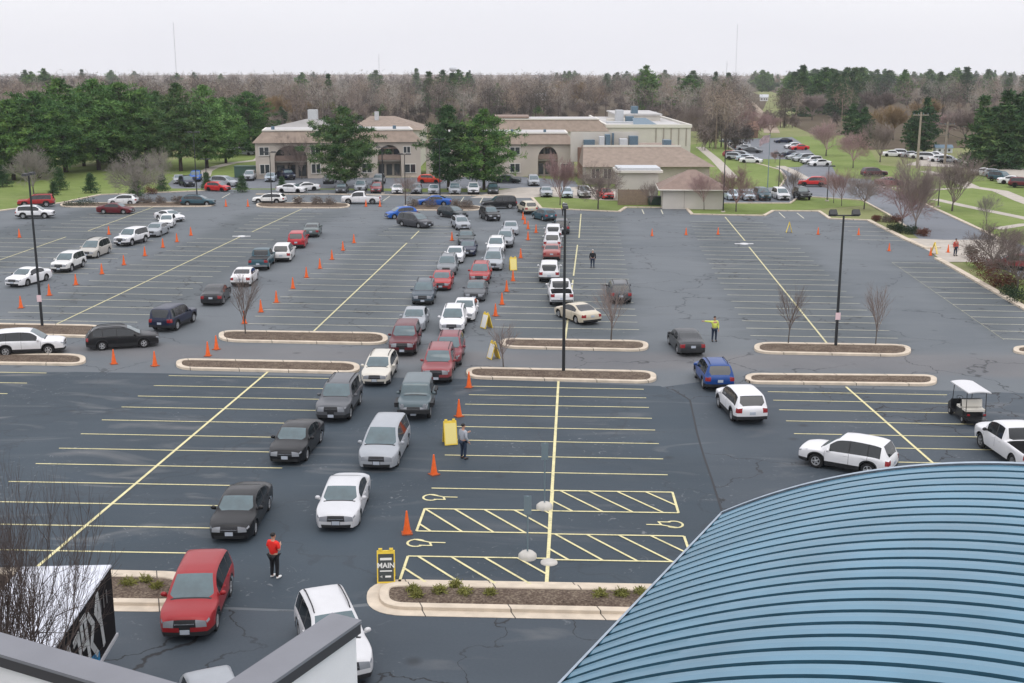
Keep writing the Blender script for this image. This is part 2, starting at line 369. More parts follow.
# resurfaced and worn stretches, each a hair above the one below
sheet('sealed_asphalt', P((-330, 372), (80, 372), (200, 374), (470, 379), (660, 386), (690, 400), (697, 433), (712, 480), (730, 540)) + P((640, 600), (370, 603), (300, 610), (60, 600), (-330, 590)), 0.004, M_SEAL)
sheet('right_bay_asphalt', P((655, 388), (700, 382), (757, 387), (850, 388), (960, 391), (1100, 396), (1400, 520), (1000, 640), (780, 600), (722, 541), (704, 480), (689, 433), (682, 402)), 0.002, M_SEAL2)
sheet('foreground_asphalt', P((-200, 598), (60, 604), (300, 612), (372, 606), (640, 612), (660, 700), (600, 760), (-200, 760)), 0.008, M_SEAL2)
BAYS = [P(*q) for q in ([(9, 318), (190, 240), (240, 214), (352, 210), (262, 255), (160, 324)], [(262, 322), (385, 226), (445, 226), (410, 270), (392, 331), (300, 334)], [(490, 338), (530, 230), (545, 214), (616, 216), (640, 338)],
        [(752, 340), (700, 250), (690, 222), (760, 222), (800, 245), (896, 342)], [(893, 262), (938, 262), (1024, 308), (1024, 340), (1004, 342)], [(-80, 296), (-60, 240), (40, 222), (90, 206), (182, 206), (120, 232)])]
DUST = [P((-300, 340), (110, 346), (400, 349), (660, 353), (1010, 356), (1100, 357), (1100, 378), (940, 374), (660, 369), (360, 362), (170, 360), (80, 354), (-300, 350))]
def lot_surface():
    def inside(p, q):
        r = False; n = len(q)
        for i in range(n):
            a, b_ = q[i], q[i - 1]
            if (a[1] > p[1]) != (b_[1] > p[1]) and p[0] < (b_[0] - a[0]) * (p[1] - a[1]) / (b_[1] - a[1]) + a[0]: r = not r
        return r
    def sdist(p, q):
        d = 1e9; pv = Vector((p[0], p[1]))
        for i in range(len(q)):
            a, b_ = Vector(q[i - 1][:2]), Vector(q[i][:2]); e = b_ - a; t = min(max((pv - a).dot(e) / e.length_squared, 0), 1); d = min(d, (pv - a - e * t).length)
        return d if inside(p, q) else -d
    vs = [Vector((p[0], p[1])) for p in LOT]; poly = list(range(len(vs))); ys = np.arange(30, 185, 2.4)
    for y in ys:
        for x in np.arange(-100, 100, 2.4):
            if inside((x, y), LOT): vs.append(Vector((x + .4 * math.sin(y), y)))
    r = delaunay_2d_cdt(vs, [], [poly], 1, 1e-4); V, Fs = r[0], r[2]
    me = bpy.data.meshes.new('parking_lot_asphalt'); me.from_pydata([(v.x, v.y, 0) for v in V], [], [tuple(f) if (V[f[1]] - V[f[0]]).cross(V[f[2]] - V[f[0]]) > 0 else tuple(f[::-1]) for f in Fs])
    for nm, polys, w_ in (('bay', BAYS, 1.6), ('dust', DUST, 1.0)):
        at = me.attributes.new(nm, 'FLOAT', 'POINT'); at.data.foreach_set('value', [max(sstep(-w_, w_, sdist(v, q)) for q in polys) for v in V])
    me.materials.append(M_LOTFAR); me.update(); struct(link('parking_lot_asphalt', me))
lot_surface()
# back parking row, drives, road and paths
sheet('back_lot_asphalt', P((172, 188.5), (168, 184), (175, 177.5), (250, 177), (300, 177.5), (430, 177.5), (520, 176.5), (575, 181), (580, 188.5), (330, 188.5)), 0.004, M_ROAD)
sheet('concrete_apron', P((470, 198), (500, 190), (520, 187.5), (600, 187), (640, 192), (640, 200), (608, 200.5), (545, 196), (530, 198)), 0.012, M_PATH)
sheet('church_drive', P((724, 143.5), (734, 139.5), (792, 137), (800, 142), (815, 155), (832, 166), (836, 174), (846, 178), (870, 179.5), (905, 195), (985, 232), (1060, 258), (1060, 300), (1010, 272), (940, 246), (918, 238), (888, 214), (862, 200), (800, 196), (790, 203), (716, 203), (716, 190), (780, 187), (786, 178), (780, 170), (755, 163), (740, 155)), 0.004, M_ROAD)
sheet('entry_apron', P((906, 238), (945, 240), (1000, 239.5), (1040, 262), (1060, 285), (1010, 264), (965, 262), (944, 262), (932, 253)), 0.016, M_PATH)
sheet('island_lawn', P((742, 164), (755, 159), (798, 159.5), (806, 163), (800, 167), (752, 168)), 0.012, M_GRASS)
sheet('verge_lawn', P((735, 171), (770, 170), (785, 183), (780, 187), (712, 187.5), (712, 178)), 0.012, M_GRASS)
sheet('street', P((905, 165), (925, 158.5), (975, 158), (1024, 160.5), (1500, 170), (1500, 250), (1080, 196), (1024, 178), (985, 169)), 0.004, M_PATH)
def ribbon(name, px, wd, z, m):
    c = P(*px); l, r = [], []
    for i, q in enumerate(c):
        d = (c[min(i + 1, len(c) - 1)] - c[max(i - 1, 0)]).normalized(); nn = Vector((-d.y, d.x, 0)) * wd / 2
        l.append(q + nn); r.append(q - nn)
    return sheet(name, l + r[::-1], z, m)
ribbon('asphalt_joint', [(672, 389), (690, 400), (697, 433), (704, 457), (712, 480), (722, 512), (732, 545)], .10, 0.0085, mat('joint_tar', (.012, .014, .018), .6))
ribbon('footpath', [(925, 171), (945, 176.5), (958, 180.5), (972, 187), (1000, 191), (1024, 201), (1100, 228)], 2.6, 0.012, M_PATH)
ribbon('footpath', [(872, 186.5), (927, 190), (972, 187.5)], 1.8, 0.016, M_PATH)
ribbon('footpath', [(934, 199), (965, 206), (1024, 218), (1100, 236)], 1.8, 0.012, M_PATH)
ribbon('footpath', [(996, 229), (1024, 224.5), (1100, 222)], 1.6, 0.016, M_PATH)
ribbon('footpath', [(204, 176.5), (206, 171), (213, 167.5), (232, 163), (258, 160), (262, 157)], 2.4, 0.008, M_PATH)
ribbon('footpath', [(700, 147), (716, 160), (733, 178)], 2.2, 0.016, M_PATH)
ribbon('footpath', [(806, 179), (792, 171), (780, 166)], 2.0, 0.02, M_PATH)
# kerbs: real steps of concrete along the edges
def kerb(name, px, wd=0.30, h=0.13, m=None, world=None):
    c = world or P(*px); b = MB(); ls, rs = [], []
    for i, q in enumerate(c):
        d0 = (c[i] - c[i - 1]).normalized() if i else (c[1] - c[0]).normalized()
        d1 = (c[i + 1] - c[i]).normalized() if i < len(c) - 1 else d0
        d = (d0 + d1).normalized(); nn = Vector((-d.y, d.x, 0)) * (wd / 2 / max(.4, d.dot(d0)))
        ls.append(q + nn); rs.append(q - nn)
    n = len(c); vs = [(p.x, p.y, -0.01) for p in ls] + [(p.x, p.y, h) for p in ls] + [(p.x, p.y, h) for p in rs] + [(p.x, p.y, -0.01) for p in rs]
    fs = []
    for i in range(n - 1):
        for k in range(3): fs.append((k * n + i, k * n + i + 1, (k + 1) * n + i + 1, (k + 1) * n + i))
    fs += [(0, n, 2 * n, 3 * n), (n - 1, 4 * n - 1, 3 * n - 1, 2 * n - 1)]
    b.add(vs, fs); return struct(b.build(name, m or M_KERB))
kerb('kerb', [(-330, 236), (0, 211), (62, 203), (100, 195), (178, 192), (232, 189.5)], 0.5)
kerb('kerb', [(256, 194.5), (330, 194.5), (420, 195.5), (515, 196)], 0.4)
kerb('kerb', [(532, 198), (541, 208.5), (619, 212), (626, 207.5), (686, 208), (692, 214.5), (764, 216), (773, 211), (819, 211.5), (830, 219), (868, 220.5), (926, 248.5)], 0.45)
kerb('kerb', [(868, 220.5), (906, 240), (926, 248.5), (940, 248)], 0.55, 0.16)
kerb('kerb', [(937, 259), (950, 266), (1024, 308.5), (1220, 418)], 0.6, 0.16)
kerb('kerb', [(905, 195), (985, 232), (1000, 240)], 0.5)
kerb('kerb', [(300, 177.2), (430, 177.2), (520, 176.2)], 0.4)
kerb('kerb', [(716, 203.5), (790, 203.5), (800, 196.5), (862, 200.5), (888, 214.5), (906, 227)], 0.3)
kerb('kerb', [(734, 139.3), (724, 143.5), (740, 155), (755, 163), (780, 170), (786, 178), (780, 187)], 0.35)

# ------------------------------------------------------------------ painted lines
LB = {}
def bar(key, a, b, wd=0.11, z=0.0165):
    d = (b - a).normalized(); nn = Vector((-d.y, d.x, 0)) * wd / 2
    LB.setdefault(key, []).append([(a - nn), (b - nn), (b + nn), (a + nn), z])
def xat(l, y): (x0, y0), (x1, y1) = l; return x0 + (x1 - x0) * (y - y0) / (y1 - y0)
def meet(xc, yc, l, s):
    y = yc
    for _ in range(4): y = yc + s * (xat(l, y) - xc)
    return xat(l, y), y
def bay(key, cl, ll, rl, ys, s=0.018, wd=0.10, cw=0.14, only=None):
    for y in ys:
        xc = xat(cl, y); xl, yl = meet(xc, y, ll, s)
        if rl: xr, yr = meet(xc, y, rl, s)
        else: xr = 2 * xc - xl; yr = y + s * (xr - xc)
        if only == 'R': xl, yl = xc, y
        bar(key, G(xl, yl), G(xr, yr), wd)
    bar('mid' if key == 'far' else key, G(*cl[0]), G(*cl[1]), cw, 0.0205)
bay('near', ((22, 580), (268, 372)), ((167, 377), (9, 481.5)), ((349, 391), (298, 450)), (377.5, 387.5, 398, 409, 422, 436, 450.5, 466, 484, 504, 526, 551), cw=0.145)
bay('near', ((546.5, 586), (558.5, 380)), ((473, 384.6), (431.5, 488.6)), ((643.8, 389.5), (672.4, 492.5)), (387.9, 396.5, 406, 416.8, 428.5, 442, 457.2, 473, 490.5), cw=0.145)
bay('near', ((944, 473), (846, 387)), ((768, 392), (793.8, 433.6)), ((946, 394), (1010, 465)), (393.4, 402, 411.7, 422.9, 435.8, 448.7, 463), cw=0.14)
for y0, x1 in ((373.2, 46.5), (383.3, 27), (393.9, 7.5), (405, -15), (417, -40)):
    bar('near', G(x1 - 260, y0 - 4.4), G(x1, y0))
FAR_Y = (330, 322.6, 316, 309.6, 303, 296.6, 290.8, 284.8, 279.8, 274.8, 269.9, 265, 260.5, 256.3, 252.2, 248.3, 244.6, 241, 237.6, 234.3, 231.1, 228, 225.2, 222.5)
sh = lambda d, lo, hi: [y + d for y in FAR_Y if lo <= y + d <= hi]
bay('far', ((55, 325), (240, 237)), ((9, 312), (110, 272.5)), None, sh(-9, 236, 323))
bay('far', ((252, 232), (302, 209)), ((238, 229), (262, 213)), None, sh(-9, 210, 233))
bay('far', ((312, 333), (407, 243)), ((263, 310), (345, 247)), ((406, 313), (452, 250)), sh(-5, 240, 330))
bay('far', ((411, 239), (419, 231)), ((373, 239), (392, 226)), ((450, 239), (456, 229)), sh(-5, 226, 239))
bay('far', ((565, 341), (573, 280)), ((491, 331), (524, 240)), ((640, 333.7), (616, 216)), sh(-1.5, 226, 337))
bay('far', ((573.5, 276), (577.5, 245)), ((524, 240), (530, 222)), ((640, 333.7), (616, 216)), [])
bay('far', ((579, 238), (581, 214)), ((524, 240), (530, 222)), ((640, 333.7), (616, 216)), [221, 218.5])
bay('far', ((829, 346), (749, 247)), ((750.7, 336), (709, 263.6)), ((897, 337.8), (823.5, 269.9)), [y - .5 for y in (337.5,) + FAR_Y if y > 246])
bay('far', ((745, 241), (725, 217)), ((700, 246), (690, 222)), ((790, 242), (758, 219)), [y - .5 for y in FAR_Y if 220 < y < 242])
bay('far', ((1004, 340), (892, 262.5)), ((1004, 340), (892, 262.5)), ((1018, 305.2), (939, 262)), (262.5, 267.4, 272.3, 277.2, 282, 287.2, 292.5, 298, 304.5, 310.5, 317, 324, 331, 339), cw=0.02)
for a, b in (((843, 226.5), (884, 227.5)), ((848, 231), (890, 232)), ((852, 235.3), (897, 236.4)), ((858, 239.5), (905, 240.8)), ((840, 222.7), (876, 223.2)),
             ((642, 209.5), (644, 214)), ((661, 209.7), (663, 214.2)), ((779, 212.5), (785, 218)), ((797, 213), (804, 218.5)), ((230, 193.5), (222, 198)), ((300, 195.5), (292, 201)), ((390, 196), (383, 201)), ((464, 197), (460, 203)), ((483, 197.5), (480, 203))):
    bar('far', G(*a), G(*b), 0.13)
bay('far', ((-40, 274), (66, 237)), ((-150, 268), (10, 226)), None, sh(-13, 237, 275))
bay('far', ((88, 231), (158, 205.5)), ((46, 229), (110, 207)), None, sh(-13, 207, 232))
# accessible bays: hatched aisles and wheelchair symbols
def hatch(px, n, off):
    q = [G(*p) for p in px]           # TL, TR, BR, BL
    for i in range(4): bar('near', q[i], q[(i + 1) % 4], 0.11, 0.0245 + .0005 * i)
    def along(a, b, t): return a + (b - a) * t
    sl = 0.20
    for k in range(-2, int(n) + 3):
        t0 = (k + off) / n; t1 = t0 + 1.45 / n
        u0, v0, u1, v1 = t0, 0.0, t1, 1.0
        if u0 < 0: v0 = -u0 / (u1 - u0); u0 = 0.0
        if u1 > 1: v1 = (1 - t0) / (t1 - t0); u1 = 1.0
        if v0 >= .97 or v1 <= .03 or u0 > .99: continue
        A = along(along(q[0], q[1], u0), along(q[3], q[2], u0), v0); B = along(along(q[0], q[1], u1), along(q[3], q[2], u1), v1)
        bar('near', A, B, 0.105, 0.028)
hatch([(424.8, 509), (550, 511), (549, 533.6), (416.6, 531.4)], 4.2, 0.0)
hatch([(408, 556.5), (547.5, 558.8), (546.5, 585), (399.4, 582)], 4.2, 0.3)
hatch([(553, 491), (672.4, 492.5), (678.5, 513.3), (551.5, 511.3)], 4.2, 0.25)
hatch([(550, 534.3), (684, 536.6), (693, 562.5), (548, 560)], 4.2, 0.15)
def wheelchair(px, flip):
    c = G(*px); ux = STR * (-1 if flip else 1); uy = ROW * (-1 if flip else 1)
    def T(x, y): return c + ux * x + uy * y
    n = 14
    pts = [T(-.4 + .36 * math.cos(t), -.05 + .38 * math.sin(t)) for t in [R(40 + 280 * i / n) for i in range(n + 1)]]
    for i in range(n): bar('near', pts[i], pts[i + 1], 0.10, 0.017 + .0003 * i)
    for i, (a, b) in enumerate((((-.55, .32), (.15, .05)), ((.15, .05), (.25, -.28)), ((.12, .04), (.8, .04)), ((-.25, -.3), (.3, -.3)))): bar('near', T(*a), T(*b), 0.09, 0.022 + .0006 * i)
wheelchair((440, 497.5), False); wheelchair((426, 543), False); wheelchair((665, 525), True)
for key, m in (('near', M_LINE), ('far', M_LINEW), ('mid', M_LINEC)):
    b = MB()
    for q in LB[key]: b.add([(p.x, p.y, q[4]) for p in q[:4]], [(0, 1, 2, 3)])
    struct(b.build({'near': 'painted_lines_near_bays', 'far': 'painted_lines_far_bays', 'mid': 'painted_centre_lines'}[key], m))
# light bases painted white in the middle of the far bays
for px in ((241.5, 236.5), (744, 244)):
    a, b_ = G(px[0] - 8, px[1]), G(px[0] + 8, px[1] + .3); bb = MB(); bb.tube((0, 0, 0), (0, 0, .08), .5, .42, 16)
    bb.box((0, 0, .03), (2.1, .35, .05)); o = bb.build('lamp_footing', mat('white_concrete', (.6, .6, .6), .9, noise=.1), loc=G(*px))
    tag(o, 'low pale concrete footing between stalls in the %s far bay' % ('left' if px[0] < 400 else 'right'), 'footing')

# ------------------------------------------------------------------ planting islands
def stadium(px, r_end=0.9):
    """px: left end, right end, (y_top, y_bottom) at both ends"""
    (xl, yl0, yl1), (xr, yr0, yr1) = px
    a0, a1, b1, b0 = G(xl, yl0), G(xl, yl1), G(xr, yr1), G(xr, yr0)
    return a0, a1, b1, b0
def island(px, label, kerbw=0.36, wide=None, h=0.15):
    q = stadium(px); base = (q[0] + q[1] + q[2] + q[3]) / 4
    out = fillet([v - base for v in q], min((q[0] - q[1]).length, (q[3] - q[2]).length) * .48, 7)
    t = thing('planting_island', label, 'island', base)
    cen = sum(out, Vector()) / len(out)
    def inset(pts, d):
        r = []
        for i in range(len(pts)):
            a, b, c = pts[i - 1], pts[i], pts[(i + 1) % len(pts)]
            e = (c - a).normalized(); r.append(b + Vector((-e.y, e.x, 0)) * d)
        return r
    A = sum(out[i].x * out[(i + 1) % len(out)].y - out[(i + 1) % len(out)].x * out[i].y for i in range(len(out)))
    if A < 0: out = out[::-1]
    rings = [(0.0, 0.0), (0.015, h - .012), (0.035, h), (kerbw, h), (kerbw + .03, h - .05)]
    b = MB(); n = len(out); vs = []
    for d, z in rings: vs += [(p.x, p.y, z) for p in inset(out, d)]
    for k in range(len(rings) - 1): b.add(vs, [(k * n + i, k * n + (i + 1) % n, (k + 1) * n + (i + 1) % n, (k + 1) * n + i) for i in range(n)])
    b.build('kerb', M_KERB, t)
    if wide:
        g = MB(); o2 = inset(out, -wide); vs = [(p.x, p.y, .026) for p in out] + [(p.x, p.y, .026) for p in o2] + [(p.x, p.y, 0) for p in o2]
        g.add(vs, [(i, n + i, n + (i + 1) % n, (i + 1) % n) for i in range(n)] + [(n + i, 2 * n + i, 2 * n + (i + 1) % n, n + (i + 1) % n) for i in range(n)]); g.build('gutter', M_KERB, t)
    inn = inset(out, kerbw + .015); me = bpy.data.meshes.new('mulch_bed'); bm = bmesh.new()
    c = bm.verts.new((cen.x, cen.y, h + .06)); ring = [bm.verts.new((p.x, p.y, h - .04)) for p in inn]
    mid = [bm.verts.new((p.x * .75 + cen.x * .25, p.y * .6 + cen.y * .4, h + .05)) for p in inn]
    for i in range(n):
        bm.faces.new((ring[i], ring[(i + 1) % n], mid[(i + 1) % n], mid[i])); bm.faces.new((mid[i], mid[(i + 1) % n], c))
    bm.to_mesh(me); bm.free(); me.materials.append(M_MULCH); link('mulch_bed', me, t)
    return t
island(((-70, 354.5, 364), (86, 355.5, 366)), 'low mulch island beside the white crossover at the left edge')
island(((176, 360, 370), (360, 363.5, 374.5)), 'mulch island between the left near bay and the dusty aisle')
island(((-60, 323.5, 334), (108, 326.5, 338.5)), 'mulch island under the tall left lamp post, behind black wagon')
island(((218.5, 331.5, 342), (388, 334, 345.5)), 'mulch island with a thin sapling at its left tip')
island(((500, 339.5, 348.5), (648.5, 342, 352)), 'mulch island with sapling behind the central lamp post')
island(((466, 368.5, 379), (656.5, 372.5, 384)), 'mulch island at the foot of the tall central lamp post')
island(((754, 343.5, 354), (911, 346, 357)), 'mulch island with right lamp post and two slim saplings')
island(((745, 374.8, 384), (937, 376.5, 386.5)), 'bare mulch island above the bay with the golf cart')
island(((1013, 347, 354.5), (1180, 350, 358)), 'kerbed island cut off by the right edge of the lot')
island(((379, 584.5, 610), (770, 591.5, 618)), 'flower island in front of the accessible bays', .35, .45)
island(((-30, 572, 604), (190, 577, 607)), 'short planted island behind the black box trailer', .35, .45)
island(((60, 203.5, 207.5), (214.5, 202.5, 207)), 'shrub island in front of the left drive', .3)
island(((256, 203, 208), (350, 203.5, 208.5)), 'shrub island in front of the white pickup truck', .3)
island(((404, 205, 210.5), (482, 206, 211)), 'shrub island in front of the bright blue car', .3)
# ================================================================== VEHICLES
M_PAINT = mat('car_paint', (.5, .5, .5), 0.30, metal=0.1, spec=0.28, coat=0.15, objcol=True, noise=0.05, nscale=1.5)
M_TRIM = mat('black_plastic', (0.018, 0.019, 0.021), 0.6)
M_UNDER = mat('underbody', (0.008, 0.008, 0.009), 0.9, spec=0.1)
M_WIND = mat('windscreen_glass', (0.05, 0.092, 0.105), 0.06, spec=1.0, noise=0.35, nscale=1.3)
M_GLASS = mat('side_glass', (0.016, 0.02, 0.023), 0.05, spec=0.7)
M_LAMP = mat('headlight_lens', (0.26, 0.275, 0.30), 0.12, spec=0.8, coat=.5)
M_TAIL = mat('tail_lens', (0.27, 0.012, 0.016), 0.2, spec=0.6, coat=.5)
M_TYRE = mat('tyre_rubber', (0.014, 0.014, 0.015), 0.85, noise=.2)
M_RIM = mat('alloy_rim', (0.50, 0.51, 0.52), 0.35, metal=0.7)
M_STEEL = mat('steel_rim', (0.25, 0.255, 0.26), 0.45, metal=0.6)
M_CHROME = mat('chrome', (0.62, 0.63, 0.65), 0.18, metal=0.9)
M_GRILLE = mat('grille_black', (0.02, 0.021, 0.024), 0.4)
M_PLATE = mat('plate', (0.42, 0.46, 0.52), 0.5)
SPECS = {
 'sedan': dict(L=4.85, W=1.84, top=[(-2.42, .93), (-2.32, 1.02), (-1.8, 1.09), (-1.62, 1.12), (-.92, 1.385), (-.55, 1.45), (-.1, 1.475), (.3, 1.44), (.52, 1.40), (1.22, 1.03), (1.42, .985), (2.0, .90), (2.25, .86), (2.38, .82), (2.42, .76)],
      belt=[(-2.42, .88), (-1.5, .96), (1.1, .90), (2.0, .82), (2.42, .70)], ws=(.5, 1.24), rw=(-1.64, -.84), win=[(-1.2, -.42), (-.36, .78)], wx=(-1.38, 1.45), r=.325, clr=.2, tum=.30),
 'coupe': dict(L=4.75, W=1.80, top=[(-2.37, .88), (-2.28, .97), (-1.9, 1.03), (-1.72, 1.05), (-.8, 1.34), (-.4, 1.385), (0, 1.38), (.3, 1.33), (1.15, .95), (1.4, .90), (2.0, .80), (2.22, .72), (2.37, .6)],
      belt=[(-2.37, .84), (-1.5, .90), (1.1, .83), (2.0, .73), (2.37, .56)], ws=(.28, 1.17), rw=(-1.74, -.76), win=[(-1.25, -.75), (-.69, .72)], wx=(-1.33, 1.40), r=.32, clr=.2, tum=.34),
 'suv': dict(L=4.72, W=1.88, top=[(-2.36, 1.02), (-2.3, 1.10), (-2.02, 1.58), (-1.9, 1.655), (-1.4, 1.715), (-.5, 1.735), (.1, 1.69), (.3, 1.65), (1.12, 1.15), (1.35, 1.085), (1.95, 1.04), (2.2, 1.0), (2.32, .95), (2.36, .88)],
      belt=[(-2.36, .98), (-1.5, 1.07), (1.0, 1.01), (1.9, .97), (2.36, .83)], ws=(.28, 1.14), rw=(-2.29, -1.98), win=[(-1.98, -1.32), (-1.24, -.36), (-.29, .70)], wx=(-1.36, 1.38), r=.36, clr=.26, tum=.24, rack=1),
 'boxsuv': dict(L=4.95, W=1.92, top=[(-2.47, 1.05), (-2.43, 1.14), (-2.25, 1.66), (-2.15, 1.75), (-1.6, 1.80), (-.5, 1.81), (.2, 1.77), (.36, 1.73), (1.0, 1.20), (1.2, 1.14), (2.1, 1.07), (2.36, 1.05), (2.44, 1.02), (2.47, .97)],
      belt=[(-2.47, 1.02), (-1.5, 1.10), (.9, 1.06), (2.0, 1.0), (2.47, .93)], ws=(.34, 1.02), rw=(-2.43, -2.21), win=[(-2.12, -1.25), (-1.17, -.34), (-.26, .64)], wx=(-1.42, 1.50), r=.38, clr=.30, tum=.20, rack=1),
 'minivan': dict(L=5.0, W=1.95, top=[(-2.5, 1.0), (-2.45, 1.08), (-2.2, 1.6), (-2.08, 1.68), (-1.5, 1.745), (-.4, 1.76), (.3, 1.70), (.5, 1.65), (1.45, 1.10), (1.65, 1.03), (2.15, .96), (2.36, .90), (2.46, .84), (2.5, .78)],
      belt=[(-2.5, .95), (-1.5, 1.02), (1.3, .95), (2.1, .86), (2.5, .73)], ws=(.48, 1.47), rw=(-2.44, -2.14), win=[(-2.1, -1.3), (-1.2, -.25), (-.16, .95)], wx=(-1.45, 1.55), r=.34, clr=.2, tum=.24, rack=1),
 'wagon': dict(L=4.8, W=1.80, top=[(-2.4, .95), (-2.34, 1.03), (-1.95, 1.40), (-1.8, 1.47), (-1.2, 1.535), (-.4, 1.55), (.15, 1.50), (.4, 1.45), (1.2, 1.05), (1.4, .99), (2.0, .92), (2.25, .88), (2.37, .83), (2.4, .78)],
      belt=[(-2.4, .92), (-1.5, .98), (1.1, .91), (2.0, .84), (2.4, .72)], ws=(.38, 1.22), rw=(-2.32, -1.88), win=[(-1.9, -1.32), (-1.24, -.38), (-.31, .78)], wx=(-1.36, 1.42), r=.325, clr=.21, tum=.28, rack=1),
 'hatch': dict(L=4.15, W=1.75, top=[(-2.07, .92), (-2.02, 1.02), (-1.65, 1.38), (-1.5, 1.45), (-1.0, 1.52), (-.2, 1.53), (.2, 1.48), (.4, 1.43), (1.15, 1.04), (1.35, .97), (1.75, .89), (1.95, .84), (2.04, .79), (2.07, .74)],
      belt=[(-2.07, .90), (-1.2, .97), (1.0, .90), (1.7, .82), (2.07, .68)], ws=(.38, 1.17), rw=(-2.0, -1.58), win=[(-1.5, -1.08), (-1.0, -.3), (-.23, .74)], wx=(-1.22, 1.27), r=.31, clr=.2, tum=.28),
 'jeep': dict(L=4.3, W=1.86, top=[(-2.15, 1.05), (-2.13, 1.15), (-2.06, 1.72), (-2.0, 1.80), (-1.5, 1.83), (.3, 1.82), (.48, 1.78), (.78, 1.22), (.86, 1.17), (1.5, 1.13), (2.05, 1.08), (2.12, 1.0), (2.15, .85)],
      belt=[(-2.15, 1.03), (-1.0, 1.10), (.8, 1.10), (2.0, 1.03), (2.15, .78)], ws=(.46, .80), rw=(-2.13, -2.03), win=[(-1.92, -1.0), (-.9, -.2), (-.1, .52)], wx=(-1.3, 1.35), r=.42, clr=.42, tum=.10),
 'pickup': dict(L=5.75, W=1.98, bed=(-2.78, -.72), top=[(-2.87, 1.12), (-2.8, 1.14), (-.74, 1.16), (-.66, 1.2), (-.55, 1.72), (-.45, 1.80), (-.1, 1.84), (.5, 1.83), (.85, 1.77), (1.0, 1.73), (1.55, 1.24), (1.7, 1.18), (2.5, 1.14), (2.78, 1.1), (2.85, 1.05), (2.87, 1.0)],
      belt=[(-2.87, 1.08), (-.8, 1.13), (1.4, 1.10), (2.4, 1.06), (2.87, .95)], ws=(.98, 1.57), rw=(-.67, -.50), win=[(-.42, .18), (.26, 1.22)], wx=(-1.72, 1.82), r=.40, clr=.36, tum=.20),
}
SPECS['cross'] = {k: v for k, v in SPECS['suv'].items()}
SPECS['cross'].update(L=4.42, top=[(x * .937, z - .04) for x, z in SPECS['suv']['top']], belt=[(x * .937, z - .05) for x, z in SPECS['suv']['belt']], ws=(.26, 1.07), rw=(-2.145, -1.855), win=[(-1.80, -1.24), (-1.16, -.34), (-.27, .66)], wx=(-1.27, 1.29), tum=.30)
PROTO = {}
